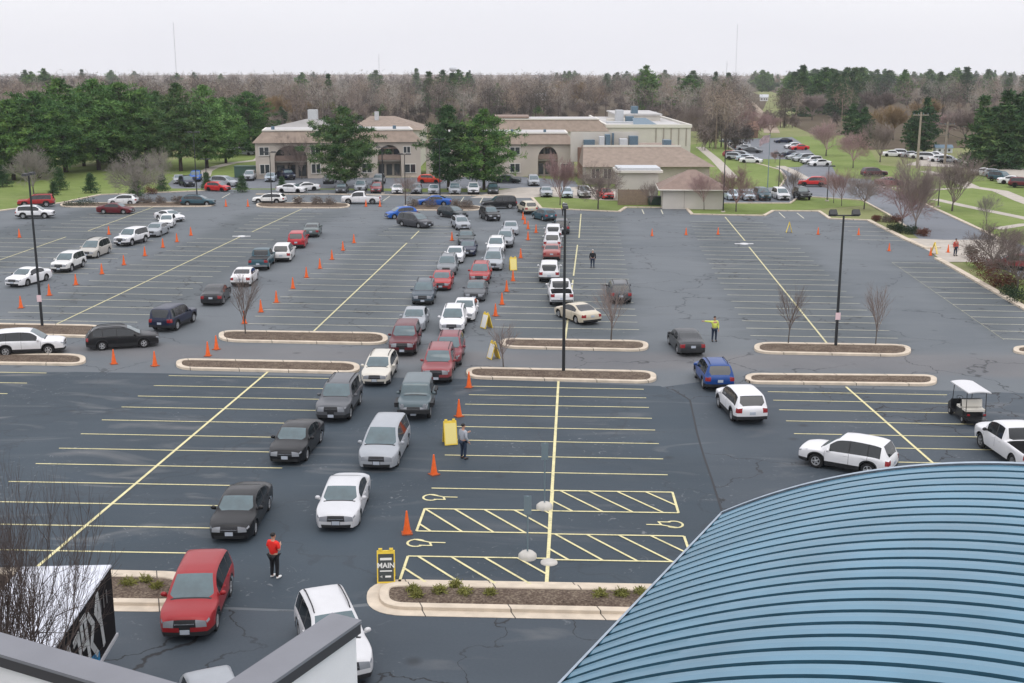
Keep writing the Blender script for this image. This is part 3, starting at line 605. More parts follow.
def car_proto(kind, variant=''):
    key = kind + variant
    if key in PROTO: return PROTO[key]
    S = SPECS[kind]; L, W = S['L'], S['W']; hl = L / 2
    ft, fb = pchip(*zip(*S['top'])), pchip(*zip(*S['belt']))
    r = S['r']; ra = r + .075; zc = S['clr']; bed = S.get('bed'); tum = S['tum']
    xs = set(np.arange(-hl, hl, .16).round(3)) | {round(x, 3) for x, _ in S['top']} | {-hl, hl}
    for wx in S['wx']:
        for k in range(-8, 9): xs.add(round(wx + ra * math.sin(k / 8 * math.pi / 2), 3))
    for rg in list(S['win']) + [S['ws'], S['rw']]: xs |= {round(rg[0], 3), round(rg[1], 3)}
    xs.add(round(S['ws'][1] + .07, 3))
    if bed: xs |= {bed[0], bed[0] + .02, bed[1], bed[1] - .02}
    seams = []
    for a, b_ in zip(S['win'][:-1], S['win'][1:]): seams.append((a[1] + b_[0]) / 2)
    seams.append(S['win'][-1][1] + .22); seams.append(S['win'][-2][0] + .12 if len(S['win']) == 2 and not bed else -9)
    seams = [s for s in seams if -hl + .5 < s < hl - .8]
    for s in seams: xs |= {round(s - .008, 3), round(s + .008, 3)}
    xs = sorted(xs); X = [xs[0]]
    for x in xs[1:]:
        if x - X[-1] > .004: X.append(x)
    xs = X
    def plan(x):
        t = 1.0
        d = hl - x
        if d < .7: t -= .20 * (1 - d / .7) ** 2.2
        d = x + hl
        if d < .5: t -= .10 * (1 - d / .5) ** 2.2
        return t
    def section(x):
        wd = W / 2 * plan(x); zt, zs = ft(x), min(fb(x), ft(x) - .012)
        zb = zc + (.04 * (1 - (hl - x) / .5) if hl - x < .5 else 0) + (.10 * (1 - (x + hl) / .5) if x + hl < .5 else 0)
        for wx in S['wx']:
            if abs(x - wx) < ra: zb = max(zb, r + math.sqrt(max(ra * ra - (x - wx) ** 2, 0)))
        zb = min(zb, zs - .12)
        lo = [(wd * (.955 if zb < r else 1.0), zb), (wd * .995, zb + .30 * (zs - zb)), (wd, zb + .6 * (zs - zb)), (wd * .988, zb + .85 * (zs - zb)), (wd * .955, zs)]
        g = zt - zs
        hood = [(wd * .955 * f, zs + g * (1 - f ** 3.0)) for f in (.975, .86, .69, .5, .25)] + [(0, zt)]
        k = sstep(.06, .22, g)
        yb = wd * .945
        def yy(h): return yb - tum * h - .10 * h * h
        hw = max(g - .09, .01); wr = yy(g)
        house = [(yb, zs + .015), (yy(hw), zs + hw), (wr - .015, zt - .045), (wr - .085, zt - .014), (wr * .5, zt - .002), (0, zt)]
        up = [(a[0] * (1 - k) + b[0] * k, a[1] * (1 - k) + b[1] * k) for a, b in zip(hood, house)]
        if bed and bed[0] + .01 < x < bed[1] - .01:
            y0 = wd * .955; up = [(y0 - .02, zs + .02), (y0 - .07, zs + .02), (y0 - .10, zs - .02), (y0 - .11, zs - .46), (y0 * .5, zs - .47), (0, zs - .47)]
        return lo + up
    SEC = [section(x) for x in xs]; NP = 21
    V = []
    for x, s in zip(xs, SEC):
        for j in range(NP):
            q = s[j] if j <= 10 else s[20 - j]
            V.append((x, q[0] if j <= 10 else -q[0], q[1]))
    B = {}
    def put(part, mi, vs, sm=True): B.setdefault(part, MB()).add(vs, [tuple(range(len(vs)))], mi, sm)
    class Ind:                     # shared-vertex collector so that smooth shading works
        def __init__(s): s.mb = MB(); s.ix = {}
        def face(s, vs, mi=0):
            f = []
            for v in vs:
                k = tuple(round(c, 4) for c in v)
                if k not in s.ix: s.ix[k] = len(s.mb.v); s.mb.v.append(k)
                f.append(s.ix[k])
            if len(set(f)) == len(f): s.mb.f.append(tuple(f)); s.mb.mi.append(mi); s.mb.sm.append(True)
            elif len(dict.fromkeys(f)) >= 3: s.mb.f.append(tuple(dict.fromkeys(f))); s.mb.mi.append(mi); s.mb.sm.append(True)
    parts = {}
    def pf(part, vs, mi=0): parts.setdefault(part, Ind()).face(vs, mi)
    cover = variant == 'covered'
    for i in range(len(xs) - 1):
        xm = (xs[i] + xs[i + 1]) / 2
        for j in range(NP - 1):
            s = j if j < 10 else 19 - j; side = 'L' if j < 10 else 'R'
            q = [V[i * NP + j], V[i * NP + j + 1], V[(i + 1) * NP + j + 1], V[(i + 1) * NP + j]]
            part, mi = 'body', 0
            inbed = bed and bed[0] < xm < bed[1]
            if s >= 8 and S['ws'][0] < xm < S['ws'][1]: part = 'windscreen'
            elif s >= 7 and S['ws'][1] < xm < S['ws'][1] + .07: mi = 1
            elif s >= 8 and S['rw'][0] < xm < S['rw'][1]: part = 'rear_window'
            elif s == 5 and not inbed:
                for k, rg in enumerate(S['win']):
                    if rg[0] < xm < rg[1] and SEC[i][6][1] - SEC[i][5][1] > .05: part = 'side_window%d%s' % (k, side)
                if part == 'body' and S['win'][0][0] < xm < S['win'][-1][1]: mi = 1
            elif s in (3,) and xm > hl - .14: part = 'headlight' + side
            elif s in (2, 3) and xm < -hl + .2: part = 'taillight' + side
            elif s == 0 and kind in ('suv', 'cross', 'boxsuv', 'jeep', 'wagon'): mi = 1
            elif 1 <= s <= 3 and any(abs(xm - q_) < .0082 for q_ in seams): mi = 1
            elif inbed and s >= 7: mi = 1
            pf(part, q[::-1], mi)
    for end in (1, -1):
        i = len(xs) - 1 if end > 0 else 0
        row = [V[i * NP + j] for j in range(NP)]; topr = row[4:17]; yw = topr[0][1]
        rows = [topr]
        for k in (3, 2, 1, 0):
            a = row[k]; rr = []
            for m, t in enumerate(topr):
                f = t[1] / yw; rr.append((a[0] + end * .07 * (1 - f * f) * (1 if k else .6), a[1] * f, a[2] + (0 if k else 0)))
            rows.append(rr)
        for a in range(4):
            for m in range(12):
                fc = abs((topr[m][1] + topr[m + 1][1]) / 2 / yw); sd_ = 'L' if m < 6 else 'R'
                q = [rows[a][m], rows[a][m + 1], rows[a + 1][m + 1], rows[a + 1][m]]
                if end < 0: q = q[::-1]
                part, mi = 'body', 0
                if end > 0:
                    if a <= 1 and .58 < fc < .97: part = 'headlight' + sd_
                    elif a <= 1 and fc < .46: part = 'grille'
                    elif a == 3 and (fc < .8 or kind in ('suv', 'boxsuv', 'jeep')): mi = 1
                    elif a == 2 and fc < (.9 if kind == 'jeep' else .3): mi = 1
                else:
                    if a <= 1 and fc > .72: part = 'taillight' + sd_
                    elif a == 3: mi = 1
                pf(part, q[::-1], mi)
    nm = {'sedan': 'sedan', 'coupe': 'coupe', 'suv': 'suv', 'cross': 'suv', 'boxsuv': 'suv', 'minivan': 'minivan', 'wagon': 'estate_car', 'hatch': 'hatchback', 'jeep': 'off_roader', 'pickup': 'pickup_truck'}[kind]
    t = thing(nm, 'car', nm.replace('_', ' '))
    for part, ind in sorted(parts.items()):
        base = part.rstrip('LR').rstrip('0123456789'); base = 'side_window' if part.startswith('side_window') else base
        ms = {'body': [M_PAINT, M_TRIM], 'windscreen': [M_WIND], 'rear_window': [M_GLASS], 'side_window': [M_GLASS], 'headlight': [M_LAMP], 'taillight': [M_TAIL], 'grille': [M_GRILLE]}[base]
        m = ind.mb.mesh(base, ms); m.set_sharp_from_angle(angle=R(50 if base == 'body' else 60)); link(base, m, t)
    # floor pan and wheels
    b = MB(); b.box((0, 0, (zc + .55) / 2 + .02), (L - .5, W - .52, .55 - zc + .1)); b.build('underbody', M_UNDER, t)
    if bed and cover:
        b = MB(); b.box(((bed[0] + bed[1]) / 2, 0, fb(-1.5) + .035), (bed[1] - bed[0] - .02, W - .2, .03)); b.build('bed_cover', M_TRIM, t)
    tw = .20
    ty = MB(); ty.lathe([(r * .62, -tw / 2), (r * .93, -tw / 2), (r, -tw / 2 + .03), (r, tw / 2 - .03), (r * .93, tw / 2), (r * .62, tw / 2), (r * .6, tw / 2 - .05)], 20, axis='Y'); tym = ty.mesh('tyre', M_TYRE)
    rm = MB(); rm.lathe([(.001, .0), (r * .62, 0)], 20, 1, axis='Y'); rr = r * .62
    for k in range(5):
        a = 2 * math.pi * k / 5; M = Matrix.Rotation(-a, 3, 'Y'); rm.box(M @ Vector((rr * .5, .025, 0)), (rr * 1.0, .05, rr * .34), 0, M)
    rm.lathe([(rr * .86, .0), (rr * .86, .04), (rr, .05), (rr, .0)], 20, 0, axis='Y'); rm.lathe([(.001, .055), (rr * .25, .05), (rr * .25, 0)], 12, 0, axis='Y')
    rmm = rm.mesh('rim', [M_STEEL if variant == 'old' else M_RIM, M_UNDER])
    for wx in S['wx']:
        for sgn in (1, -1):
            o = link('wheel', tym, t, (wx, sgn * (W / 2 - .5 * tw - .035), r)); q = link('rim', rmm, o, (0, sgn * .05, 0))
            if sgn < 0: q.rotation_euler = (0, 0, math.pi)
    for sgn in (1, -1):
        b = MB(); x0 = S['ws'][1] - .38; z0 = fb(x0) + .09; b.ball((x0, sgn * (W / 2 + .08), z0), .12, 10, 0, (.7, 1.0, .75)); b.box((x0 + .02, sgn * (W / 2 - .02), z0 - .05), (.07, .14, .05)); b.build('mirror', M_PAINT if variant != 'old' else M_TRIM, t)
    for xx, nmx in ((hl + .045, 'licence_plate'), (-hl - .07, 'licence_plate')):
        b = MB(); b.box((xx + (.03 if xx > 0 else -.012), 0, .46 if xx > 0 else .72), (.02, .32, .16)); b.build(nmx, M_PLATE, t)
    for sgn in (1, -1):
        for k, rg in enumerate(S['win'][-2:]):
            b = MB(); xx = rg[0] + .14; b.box((xx, sgn * (W / 2 * .985 + .004), fb(xx) - .10), (.17, .035, .03)); b.build('door_handle', M_PAINT, t)
    b = MB(); gw = W * .36; b.box((hl + .075, 0, fb(hl) * .86 + zc * .12), (.03, gw, .025)); b.build('grille_bar', M_CHROME, t)
    if S.get('rack') and variant != 'plain':
        for sgn in (1, -1):
            b = MB(); x0, x1 = S['rw'][1] + .15, S['ws'][0] - .15; n = 6; yw = W / 2 * .95 - tum * (ft(0) - fb(0)) - .10 * (ft(0) - fb(0)) ** 2 - .10
            pts = [(x0 + (x1 - x0) * k / n, sgn * yw, ft(x0 + (x1 - x0) * k / n) + (.045 if 0 < k < n else -.01)) for k in range(n + 1)]
            b.path(pts, .022, 6); b.build('roof_rail', M_TRIM, t)
    if kind == 'jeep':
        b = MB(); b.lathe([(.16, -.1), (.38, -.1), (.4, 0), (.38, .1), (.16, .1)], 18, axis='X', c=(-hl - .13, 0, 1.02)); b.build('spare_wheel', M_TYRE, t)
        b = MB(); b.box((hl + .1, 0, .62), (.18, 1.75, .2)); b.build('bumper', M_TRIM, t)
        for sgn in (1, -1):
            b = MB()
            for wx in S['wx']: b.box((wx, sgn * (W / 2 + .05), r * 2 + .16), (1.1, .2, .05)); b.box((wx + .5, sgn * (W / 2 + .05), r * 2 + .05), (.06, .2, .26)); b.box((wx - .5, sgn * (W / 2 + .05), r * 2 + .05), (.06, .2, .26))
            b.build('fender_flare', M_TRIM, t)
            b = MB(); b.tube((hl - .02, sgn * .62, .92), (hl + .06, sgn * .62, .92), .11, .11, 14); b.build('round_headlight', M_LAMP, t)
    if kind == 'pickup':
        b = MB(); b.box((-hl - .1, 0, .55), (.16, 1.8, .18)); b.build('bumper', M_CHROME, t)
    KC.pop(t.name, None); kids(t)
    PROTO[key] = t; t['used'] = 0
    return t
COLS = dict(white=(.69, .69, .70), silver=(.34, .36, .385), grey=(.20, .215, .23), dkgrey=(.07, .076, .084), black=(.010, .0105, .012), navy=(.012, .018, .045), blue=(.012, .055, .22), bblue=(.015, .10, .40), teal=(.035, .085, .11), jeepteal=(.10, .135, .15),
            red=(.30, .018, .022), bred=(.50, .02, .02), maroon=(.11, .012, .018), cream=(.60, .57, .50), gold=(.55, .49, .38), dkgreen=(.03, .04, .042), ltblue=(.40, .46, .52), rose=(.26, .055, .06))
def car(kind, colr, front, rear, label, group='cars queuing through the lot', variant='', at='mid', cat=None):
    p = car_proto(kind, variant); L = SPECS[kind]['L']
    zz = .22 if at != 'mid' else .30
    a, b = G(*front, zz), G(*rear, zz); a.z = b.z = 0; d = (a - b).normalized()
    c = {'mid': (a + b) / 2, 'F': a - d * L / 2, 'R': b + d * L / 2}[at]
    rz = math.atan2(d.y, d.x)
    if p['used'] == 0:
        p['used'] = 1; p.location = c; p.rotation_euler = (0, 0, rz); p['label'] = label; p['group'] = group; t = p
        ch = KC[p.name]
    else: t = dup(p, c, rz, label, group)
    cc = COLS[colr] if isinstance(colr, str) else colr; k = random.uniform(.94, 1.06)
    st = [t]
    while st:
        o = st.pop(); o.color = (cc[0] * k, cc[1] * k, cc[2] * k, 1); st.extend(o.children if False else [])
    PAINTED.append((t, (cc[0] * k, cc[1] * k, cc[2] * k, 1)))
    return t
PAINTED = []
q = 'F'
# nearest vehicles
car('suv', 'red', (185.5, 638), (208.5, 586), 'glossy red crossover nearest the camera beside the black box trailer', variant='plain', at=q)
car('sedan', 'black', (229.5, 539), (256, 495), 'black sedan with chrome grille behind the glossy red crossover', at=q)
car('sedan', 'black', (285, 462), (313, 428), 'black sedan beside the silver minivan, with clear headlights', at=q)
car('boxsuv', (.10, .105, .115), (331, 420), (354, 388), 'dark grey boxy suv next to the teal off-roader', at=q)
car('minivan', 'silver', (376.5, 467.5), (397, 430), 'silver minivan next to the person in grey top', at=q, variant='plain')
car('sedan', (.58, .585, .60), (336, 528), (352, 488), 'white sedan next to the orange cone by the wheelchair bays', at=q)
car('jeep', 'jeepteal', (413.5, 418), (424, 386), 'pale teal off-roader with black bumper and flat roof', at=q)
car('suv', (.60, .60, .61), (348, 683), (314, 606), 'white suv at the bottom, half hidden by the parapet', at=q)
car('hatch', 'silver', (232, 768), (201, 684), 'silver car whose roof shows in the parapet notch', at=q, variant='')
car('wagon', 'cream', (374.5, 384), (391, 356), 'cream crossover ahead of the maroon suvs in the left lane', at=q)
car('boxsuv', 'rose', (436, 382), (444, 358), 'rose red boxy suv right behind the teal off-roader', at=q)
car('boxsuv', 'maroon', (402, 354), (412, 332), 'dark maroon suv behind the cream crossover', at=q, variant='plain')
car('suv', (.20, .035, .045), (447, 365), (455, 340), 'maroon suv with roof rails in front of the white suv', at=q)
car('suv', 'white', (451.5, 333), (457, 316), 'white suv with dark sunroof behind maroon suv', at=q)
car('sedan', 'silver', (412.5, 330), (420, 313), 'silver sedan behind the dark maroon suv', at=q)
car('sedan', 'white', (463, 320), (469, 305), 'white sedan behind the white suv with sunroof', at=q)
car('suv', (.06, .08, .10), (422.5, 303.5), (429, 286), 'dark slate suv in the left lane behind silver sedan', at=q)
car('sedan', (.33, .022, .022), (440.5, 289), (447, 274), 'small bright red car in the left lane', at=q)
car('sedan', 'dkgrey', (474, 300), (480, 286), 'dark grey sedan between white sedan and red suv', at=q)
car('suv', 'grey', (446, 274.5), (452, 261), 'grey suv behind the small bright red car', at=q)
car('suv', (.32, .035, .035), (479, 283), (485, 267), 'faded red suv before the silver van in the right lane', at=q)
car('sedan', 'white', (454, 262), (460, 249), 'white sedan behind the grey suv in the left lane', at=q)
car('minivan', 'silver', (492.5, 269), (497, 255), 'silver van behind the faded red suv', at=q)
car('sedan', 'navy', (467, 255), (471, 244), 'navy sedan squeezed behind the white sedan', at=q)
car('suv', (.72, .72, .72), (495, 254), (500, 241), 'white suv behind the silver van in the right lane', at=q)
car('suv', 'silver', (504.5, 246.5), (509, 233), 'silver suv behind the white suv near the cone pair', at=q)
car('sedan', 'dkgreen', (466, 244), (467, 230), 'dark green sedan at the bend of the left lane', at=q)
car('sedan', 'silver', (511, 234), (509, 221), 'silver sedan at the head of the right lane', at=q)
car('wagon', 'silver', (470, 232.5), (452, 220), 'silver estate turning into the left lane')
car('suv', 'black', (499, 221), (481, 213.5), 'black suv turning into the right lane')
car('wagon', 'dkgreen', (469, 217.5), (437, 213), 'dark green estate rounding the shrub island')
car('minivan', (.06, .062, .07), (434, 226.5), (397, 222), 'charcoal minivan beside the bright blue hatchback')
car('hatch', 'bblue', (388, 216.5), (414, 215), 'bright blue hatchback behind the charcoal minivan', variant='')
car('boxsuv', 'black', (488, 206.5), (510, 206), 'black suv on the back drive left of the lawn', variant='plain')
car('sedan', 'bblue', (420, 203.5), (449, 203.5), 'bright blue car half hidden behind shrubs')
car('suv', 'gold', (520, 208), (534, 213.5), 'tan suv at the corner of the lawn kerb', variant='plain')
car('hatch', 'teal', (533, 215), (555, 220), 'dark teal hatchback turning by the lawn kerb')
# line leaving along the lamp post (backs to the camera)
q = 'R'; gp = 'cars driving away beside the central lamp post'
car('suv', 'dkgrey', (560, 225), (562, 233), 'charcoal suv leading the away line under the hi-vis steward', gp, at=q, variant='plain')
car('boxsuv', 'white', (554, 231), (553, 240), 'white boxy suv second in the away line', gp, at=q, variant='plain')
car('minivan', (.6, .6, .62), (553.5, 239), (552, 248.5), 'pale silver van third in the away line', gp, at=q, variant='plain')
car('sedan', (.32, .10, .09), (553, 248), (551.5, 259), 'reddish sedan with dark rear glass in away line', gp, at=q)
car('boxsuv', 'white', (550, 266), (549, 281), 'white suv with dark rear window in away line', gp, at=q, variant='plain')
car('pickup', 'white', (556, 285), (562, 304.5), 'white pickup with open bed behind the lamp post', gp, at=q)
car('coupe', 'gold', (566, 312), (588, 320), 'champagne coupe behind the white pickup', gp)
car('suv', 'dkgrey', (614, 287), (621, 302), 'grey suv seen through the bare sapling', 'single cars near the away line', at=q)
# right group heading out
gp = 'cars heading away past the right islands'
car('sedan', (.035, .038, .042), (675, 335), (693, 354), 'dark sedan beside the hi-vis steward pointing', gp, at=q)
car('cross', 'blue', (705, 369), (720, 389), 'blue suv between dark sedan and white crossover', gp, at=q)
car('suv', 'white', (728, 398), (752, 422), 'white crossover behind the blue suv', gp, at=q, variant='plain')
car('cross', 'white', (812, 455.5), (884, 468.5), 'white suv side-on above the blue ribbed roof', gp, variant='plain')
car('pickup', 'white', (991, 437), (1040, 470), 'white pickup cut off by the right edge', gp, variant='old')
# left queue coming in
gp = 'cars queuing down the left of the lot'
car('sedan', (.72, .72, .73), (14, 284), (43, 276), 'white sedan at the far left beside the lamp post', gp, variant='old')
car('suv', (.70, .70, .68), (57, 271), (80, 262), 'pale white suv just behind the leftmost white sedan', gp, variant='plain')
car('minivan', (.44, .42, .38), (84, 257), (106, 248.5), 'beige minivan in the left queue', gp, variant='')
car('boxsuv', 'white', (119, 244.5), (144, 238), 'large white suv behind the beige minivan', gp, variant='plain')
car('sedan', 'silver', (149, 236), (165, 229), 'silver sedan behind the large white suv', gp)
car('hatch', (.7, .7, .7), (164, 227.5), (171, 220.5), 'small white hatchback behind the silver sedan', gp)
car('coupe', 'white', (183, 220), (157, 216.5), 'white coupe swinging into the left queue', gp)
gp = 'cars near the left drive'
car('sedan', 'maroon', (134, 211.5), (98, 211), 'dark red sedan at the top of the left bay', gp)
car('suv', 'white', (54, 215.5), (17, 216), 'white suv beside the lamp post under the red suv', gp)
car('boxsuv', (.33, .02, .02), (17, 205), (56, 204), 'red suv by the bare tree at left', gp)
car('hatch', (.7, .71, .72), (108, 202.5), (139, 202.5), 'white hatchback by the shrubs on the left drive', gp)
car('wagon', 'teal', (213, 203.5), (184, 203.5), 'teal estate car on the left drive', gp)
car('wagon', (.72, .72, .70), (250, 201), (289, 201.5), 'white estate car on the drive left of pickup', gp)
car('pickup', 'white', (341, 201.5), (382, 201.5), 'white pickup truck on the back drive', gp, variant='old')
# middle line going away
gp = 'cars driving up the lane left of centre'
car('sedan', (.10, .13, .13), (318, 226), (311, 236), 'dark grey-green car leading the lane left of centre', gp, at=q)
car('minivan', (.42, .02, .03), (304, 235), (296, 247), 'red van between grey-green car and white minivan', gp, at=q, variant='plain')
car('minivan', (.66, .65, .64), (290, 249), (281, 260.5), 'white minivan behind the red van', gp, at=q, variant='plain')
car('pickup', 'teal', (269, 257), (258, 269), 'teal pickup with black bed cover', gp, at=q, variant='covered')
car('sedan', (.72, .71, .71), (251, 275), (240, 285), 'white sedan behind the teal pickup', gp, at=q)
car('sedan', (.022, .023, .026), (222, 293), (211, 304), 'black sedan trailing the lane left of centre', gp, at=q)
car('boxsuv', 'navy', (182, 319.5), (160, 330), 'navy suv by the bend with red tail lights', gp, at='R', variant='plain')
car('wagon', 'black', (153, 340.5), (92, 344.5), 'black estate car turning at the left end', gp)
car('suv', 'white', (61, 347.5), (-3, 350.5), 'white crossover cut by the left edge', gp, variant='plain')
for o, cc in PAINTED:
    for ch in kids(o)[o.name]:
        ch.color = cc
    KC.pop(o.name, None)
KC.clear()
# ================================================================== BUILDINGS CLOSE TO THE CAMERA
M_STUCCO = mat('white_stucco', (.72, .72, .73), .8, noise=.06, nscale=1.5, bump=.15, bscale=40)
M_COPING = mat('grey_coping_metal', (.19, .195, .215), .55, metal=.1, noise=.08, nscale=2)
M_FASCIA = mat('dark_fascia', (.045, .044, .048), .6)
M_BLUE = mat('blue_roof_metal', (.070, .190, .275), .42, metal=.0, spec=.9, noise=.18, nscale=.5, coat=.25)
M_BLUE_SHADE = mat('blue_roof_pan_shade', (.028, .088, .130), .6, spec=.3, noise=.2, nscale=2)  # darker copy of the roof blue: groove shade painted into the colour
M_EAVE = mat('pale_trim_metal', (.36, .43, .50), .45, metal=.3, noise=.15, nscale=3)
# --- barrel-vaulted building with a ribbed blue metal roof (lower right)
def vault():
    De = 12.0; C = G(722, 513, HCAM - De); az = R(27.5)
    ax = Vector((math.sin(az), math.cos(az), 0)); pr = Vector((math.cos(az), -math.sin(az), 0))
    t = thing('vaulted_building', 'large barrel vaulted building with ribbed blue metal roof', 'building', (C.x, C.y, 0))
    ze = C.z - .1; half = 9.4; rise = 2.72; Rr = (half * half + rise * rise) / (2 * rise); a0 = math.asin(half / Rr)
    length = 27.0; N = 56; pitch = .55
    def pt(s, u, dz=0.0, out=0.0):        # s along the axis (0 = far gable, negative = towards camera), u = -1..1 across
        a = a0 * u; rr = Rr + dz
        return pr * (half + rr * math.sin(a)) + ax * s + Vector((0, 0, ze + rise - Rr + rr * math.cos(a)))
    b = MB(); prof = []; s = 0.0
    while s > -length:                    # trapezoidal rib: broad crown, narrow deep pan
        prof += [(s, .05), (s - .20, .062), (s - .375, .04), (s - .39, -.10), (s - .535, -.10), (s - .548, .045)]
        s -= pitch
    vs = []
    for ss, dz in prof:
        for k in range(N + 1): vs.append(pt(ss, -1 + 2 * k / N, dz))
    for i in range(len(prof) - 1):
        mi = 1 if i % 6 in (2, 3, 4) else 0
        for k in range(N):
            b.f.append((i * (N + 1) + k, i * (N + 1) + k + 1, (i + 1) * (N + 1) + k + 1, (i + 1) * (N + 1) + k)); b.mi.append(mi); b.sm.append(False)
    b.v = [tuple(v) for v in vs]; b.build('roof', [M_BLUE, M_BLUE_SHADE], t)
    g = MB()                              # flashing along the far gable and the eaves
    n = N
    for k in range(n):
        q = [pt(.12, -1 + 2 * k / n, .11), pt(.12, -1 + 2 * (k + 1) / n, .11), pt(-.02, -1 + 2 * (k + 1) / n, .11), pt(-.02, -1 + 2 * k / n, .11)]
        g.add(q, [(0, 1, 2, 3)], 0, True); q2 = [pt(.12, -1 + 2 * k / n, .11), pt(.12, -1 + 2 * k / n, -.2), pt(.12, -1 + 2 * (k + 1) / n, -.2), pt(.12, -1 + 2 * (k + 1) / n, .11)]
        g.add(q2, [(0, 1, 2, 3)], 0, True)
    g.build('gable_flashing', M_EAVE, t)
    for sg in (-1, 1):
        g = MB(); base = pt(0, sg); e = pr * sg
        for (o0, z0, o1, z1) in ((.0, .09, .09, .05), (.09, .05, .11, -.12), (.11, -.12, .02, -.12)):
            A = base + e * o0 + Vector((0, 0, z0)); B_ = base + e * o1 + Vector((0, 0, z1))
            g.add([A + ax * .13, B_ + ax * .13, B_ - ax * length, A - ax * length], [(0, 1, 2, 3)])
        g.build('eave_trim', M_EAVE, t)
    w_ = MB(); i0 = .35
    poly = [pr * i0 - ax * .3, pr * (2 * half - i0) - ax * .3, pr * (2 * half - i0) - ax * length, pr * i0 - ax * length]
    w_.prism([(p.x, p.y) for p in poly], 0, ze - .15, top=False); 
    for se in (-.3, .35 - length):
     top = [pt(se, -1 + .04 + (2 - .08) * k / 20) for k in range(21)]; vs = [Vector((p.x, p.y, ze - .15)) for p in top] + [p - Vector((0, 0, .1)) for p in top]
     w_.add(vs, [(k, 21 + k, 22 + k, k + 1) for k in range(20)])
    w_.build('wall', M_STUCCO, t)
vault()
# --- the building the photograph was taken from: two white parapets with grey copings
def parapets():
    zc = 13.9
    A0, A1 = G(0, 632, zc), G(178, 683, zc); B0, B1 = G(229, 681, zc), G(332, 612.5, zc)
    t = thing('white_rooftop_building', 'white parapets with grey metal copings below the viewpoint', 'building', (A1.x, A1.y, 0))
    base = Vector((A1.x, A1.y, 0))
    def limb(a, b, side, ext0, ext1, wd=.30):
        d = (b - a); d.z = 0; d.normalize(); nn = Vector((-d.y, d.x, 0)) * side
        a = a - d * ext0; b = b + d * ext1
        def rect(o0, o1, e=0.0): return [((q + nn * o).x - base.x, (q + nn * o).y - base.y) for q, o in ((a - d * e, o0), (b + d * e, o0), (b + d * e, o1), (a - d * e, o1))]
        m = MB(); m.prism(rect(0, wd, .0), zc - .03, zc); m.build('coping', M_COPING, t)
        m = MB(); m.prism(rect(.015, wd - .004, -.012), zc - .13, zc - .03); m.build('fascia', M_FASCIA, t)
        m = MB(); m.prism(rect(.03, wd - .05, -.03), 0, zc - .13); m.build('parapet_wall', M_STUCCO, t)
    limb(A0, A1, -1, 8, 2.2); limb(B0, B1, -1, 1.4, 0, .34)
parapets()
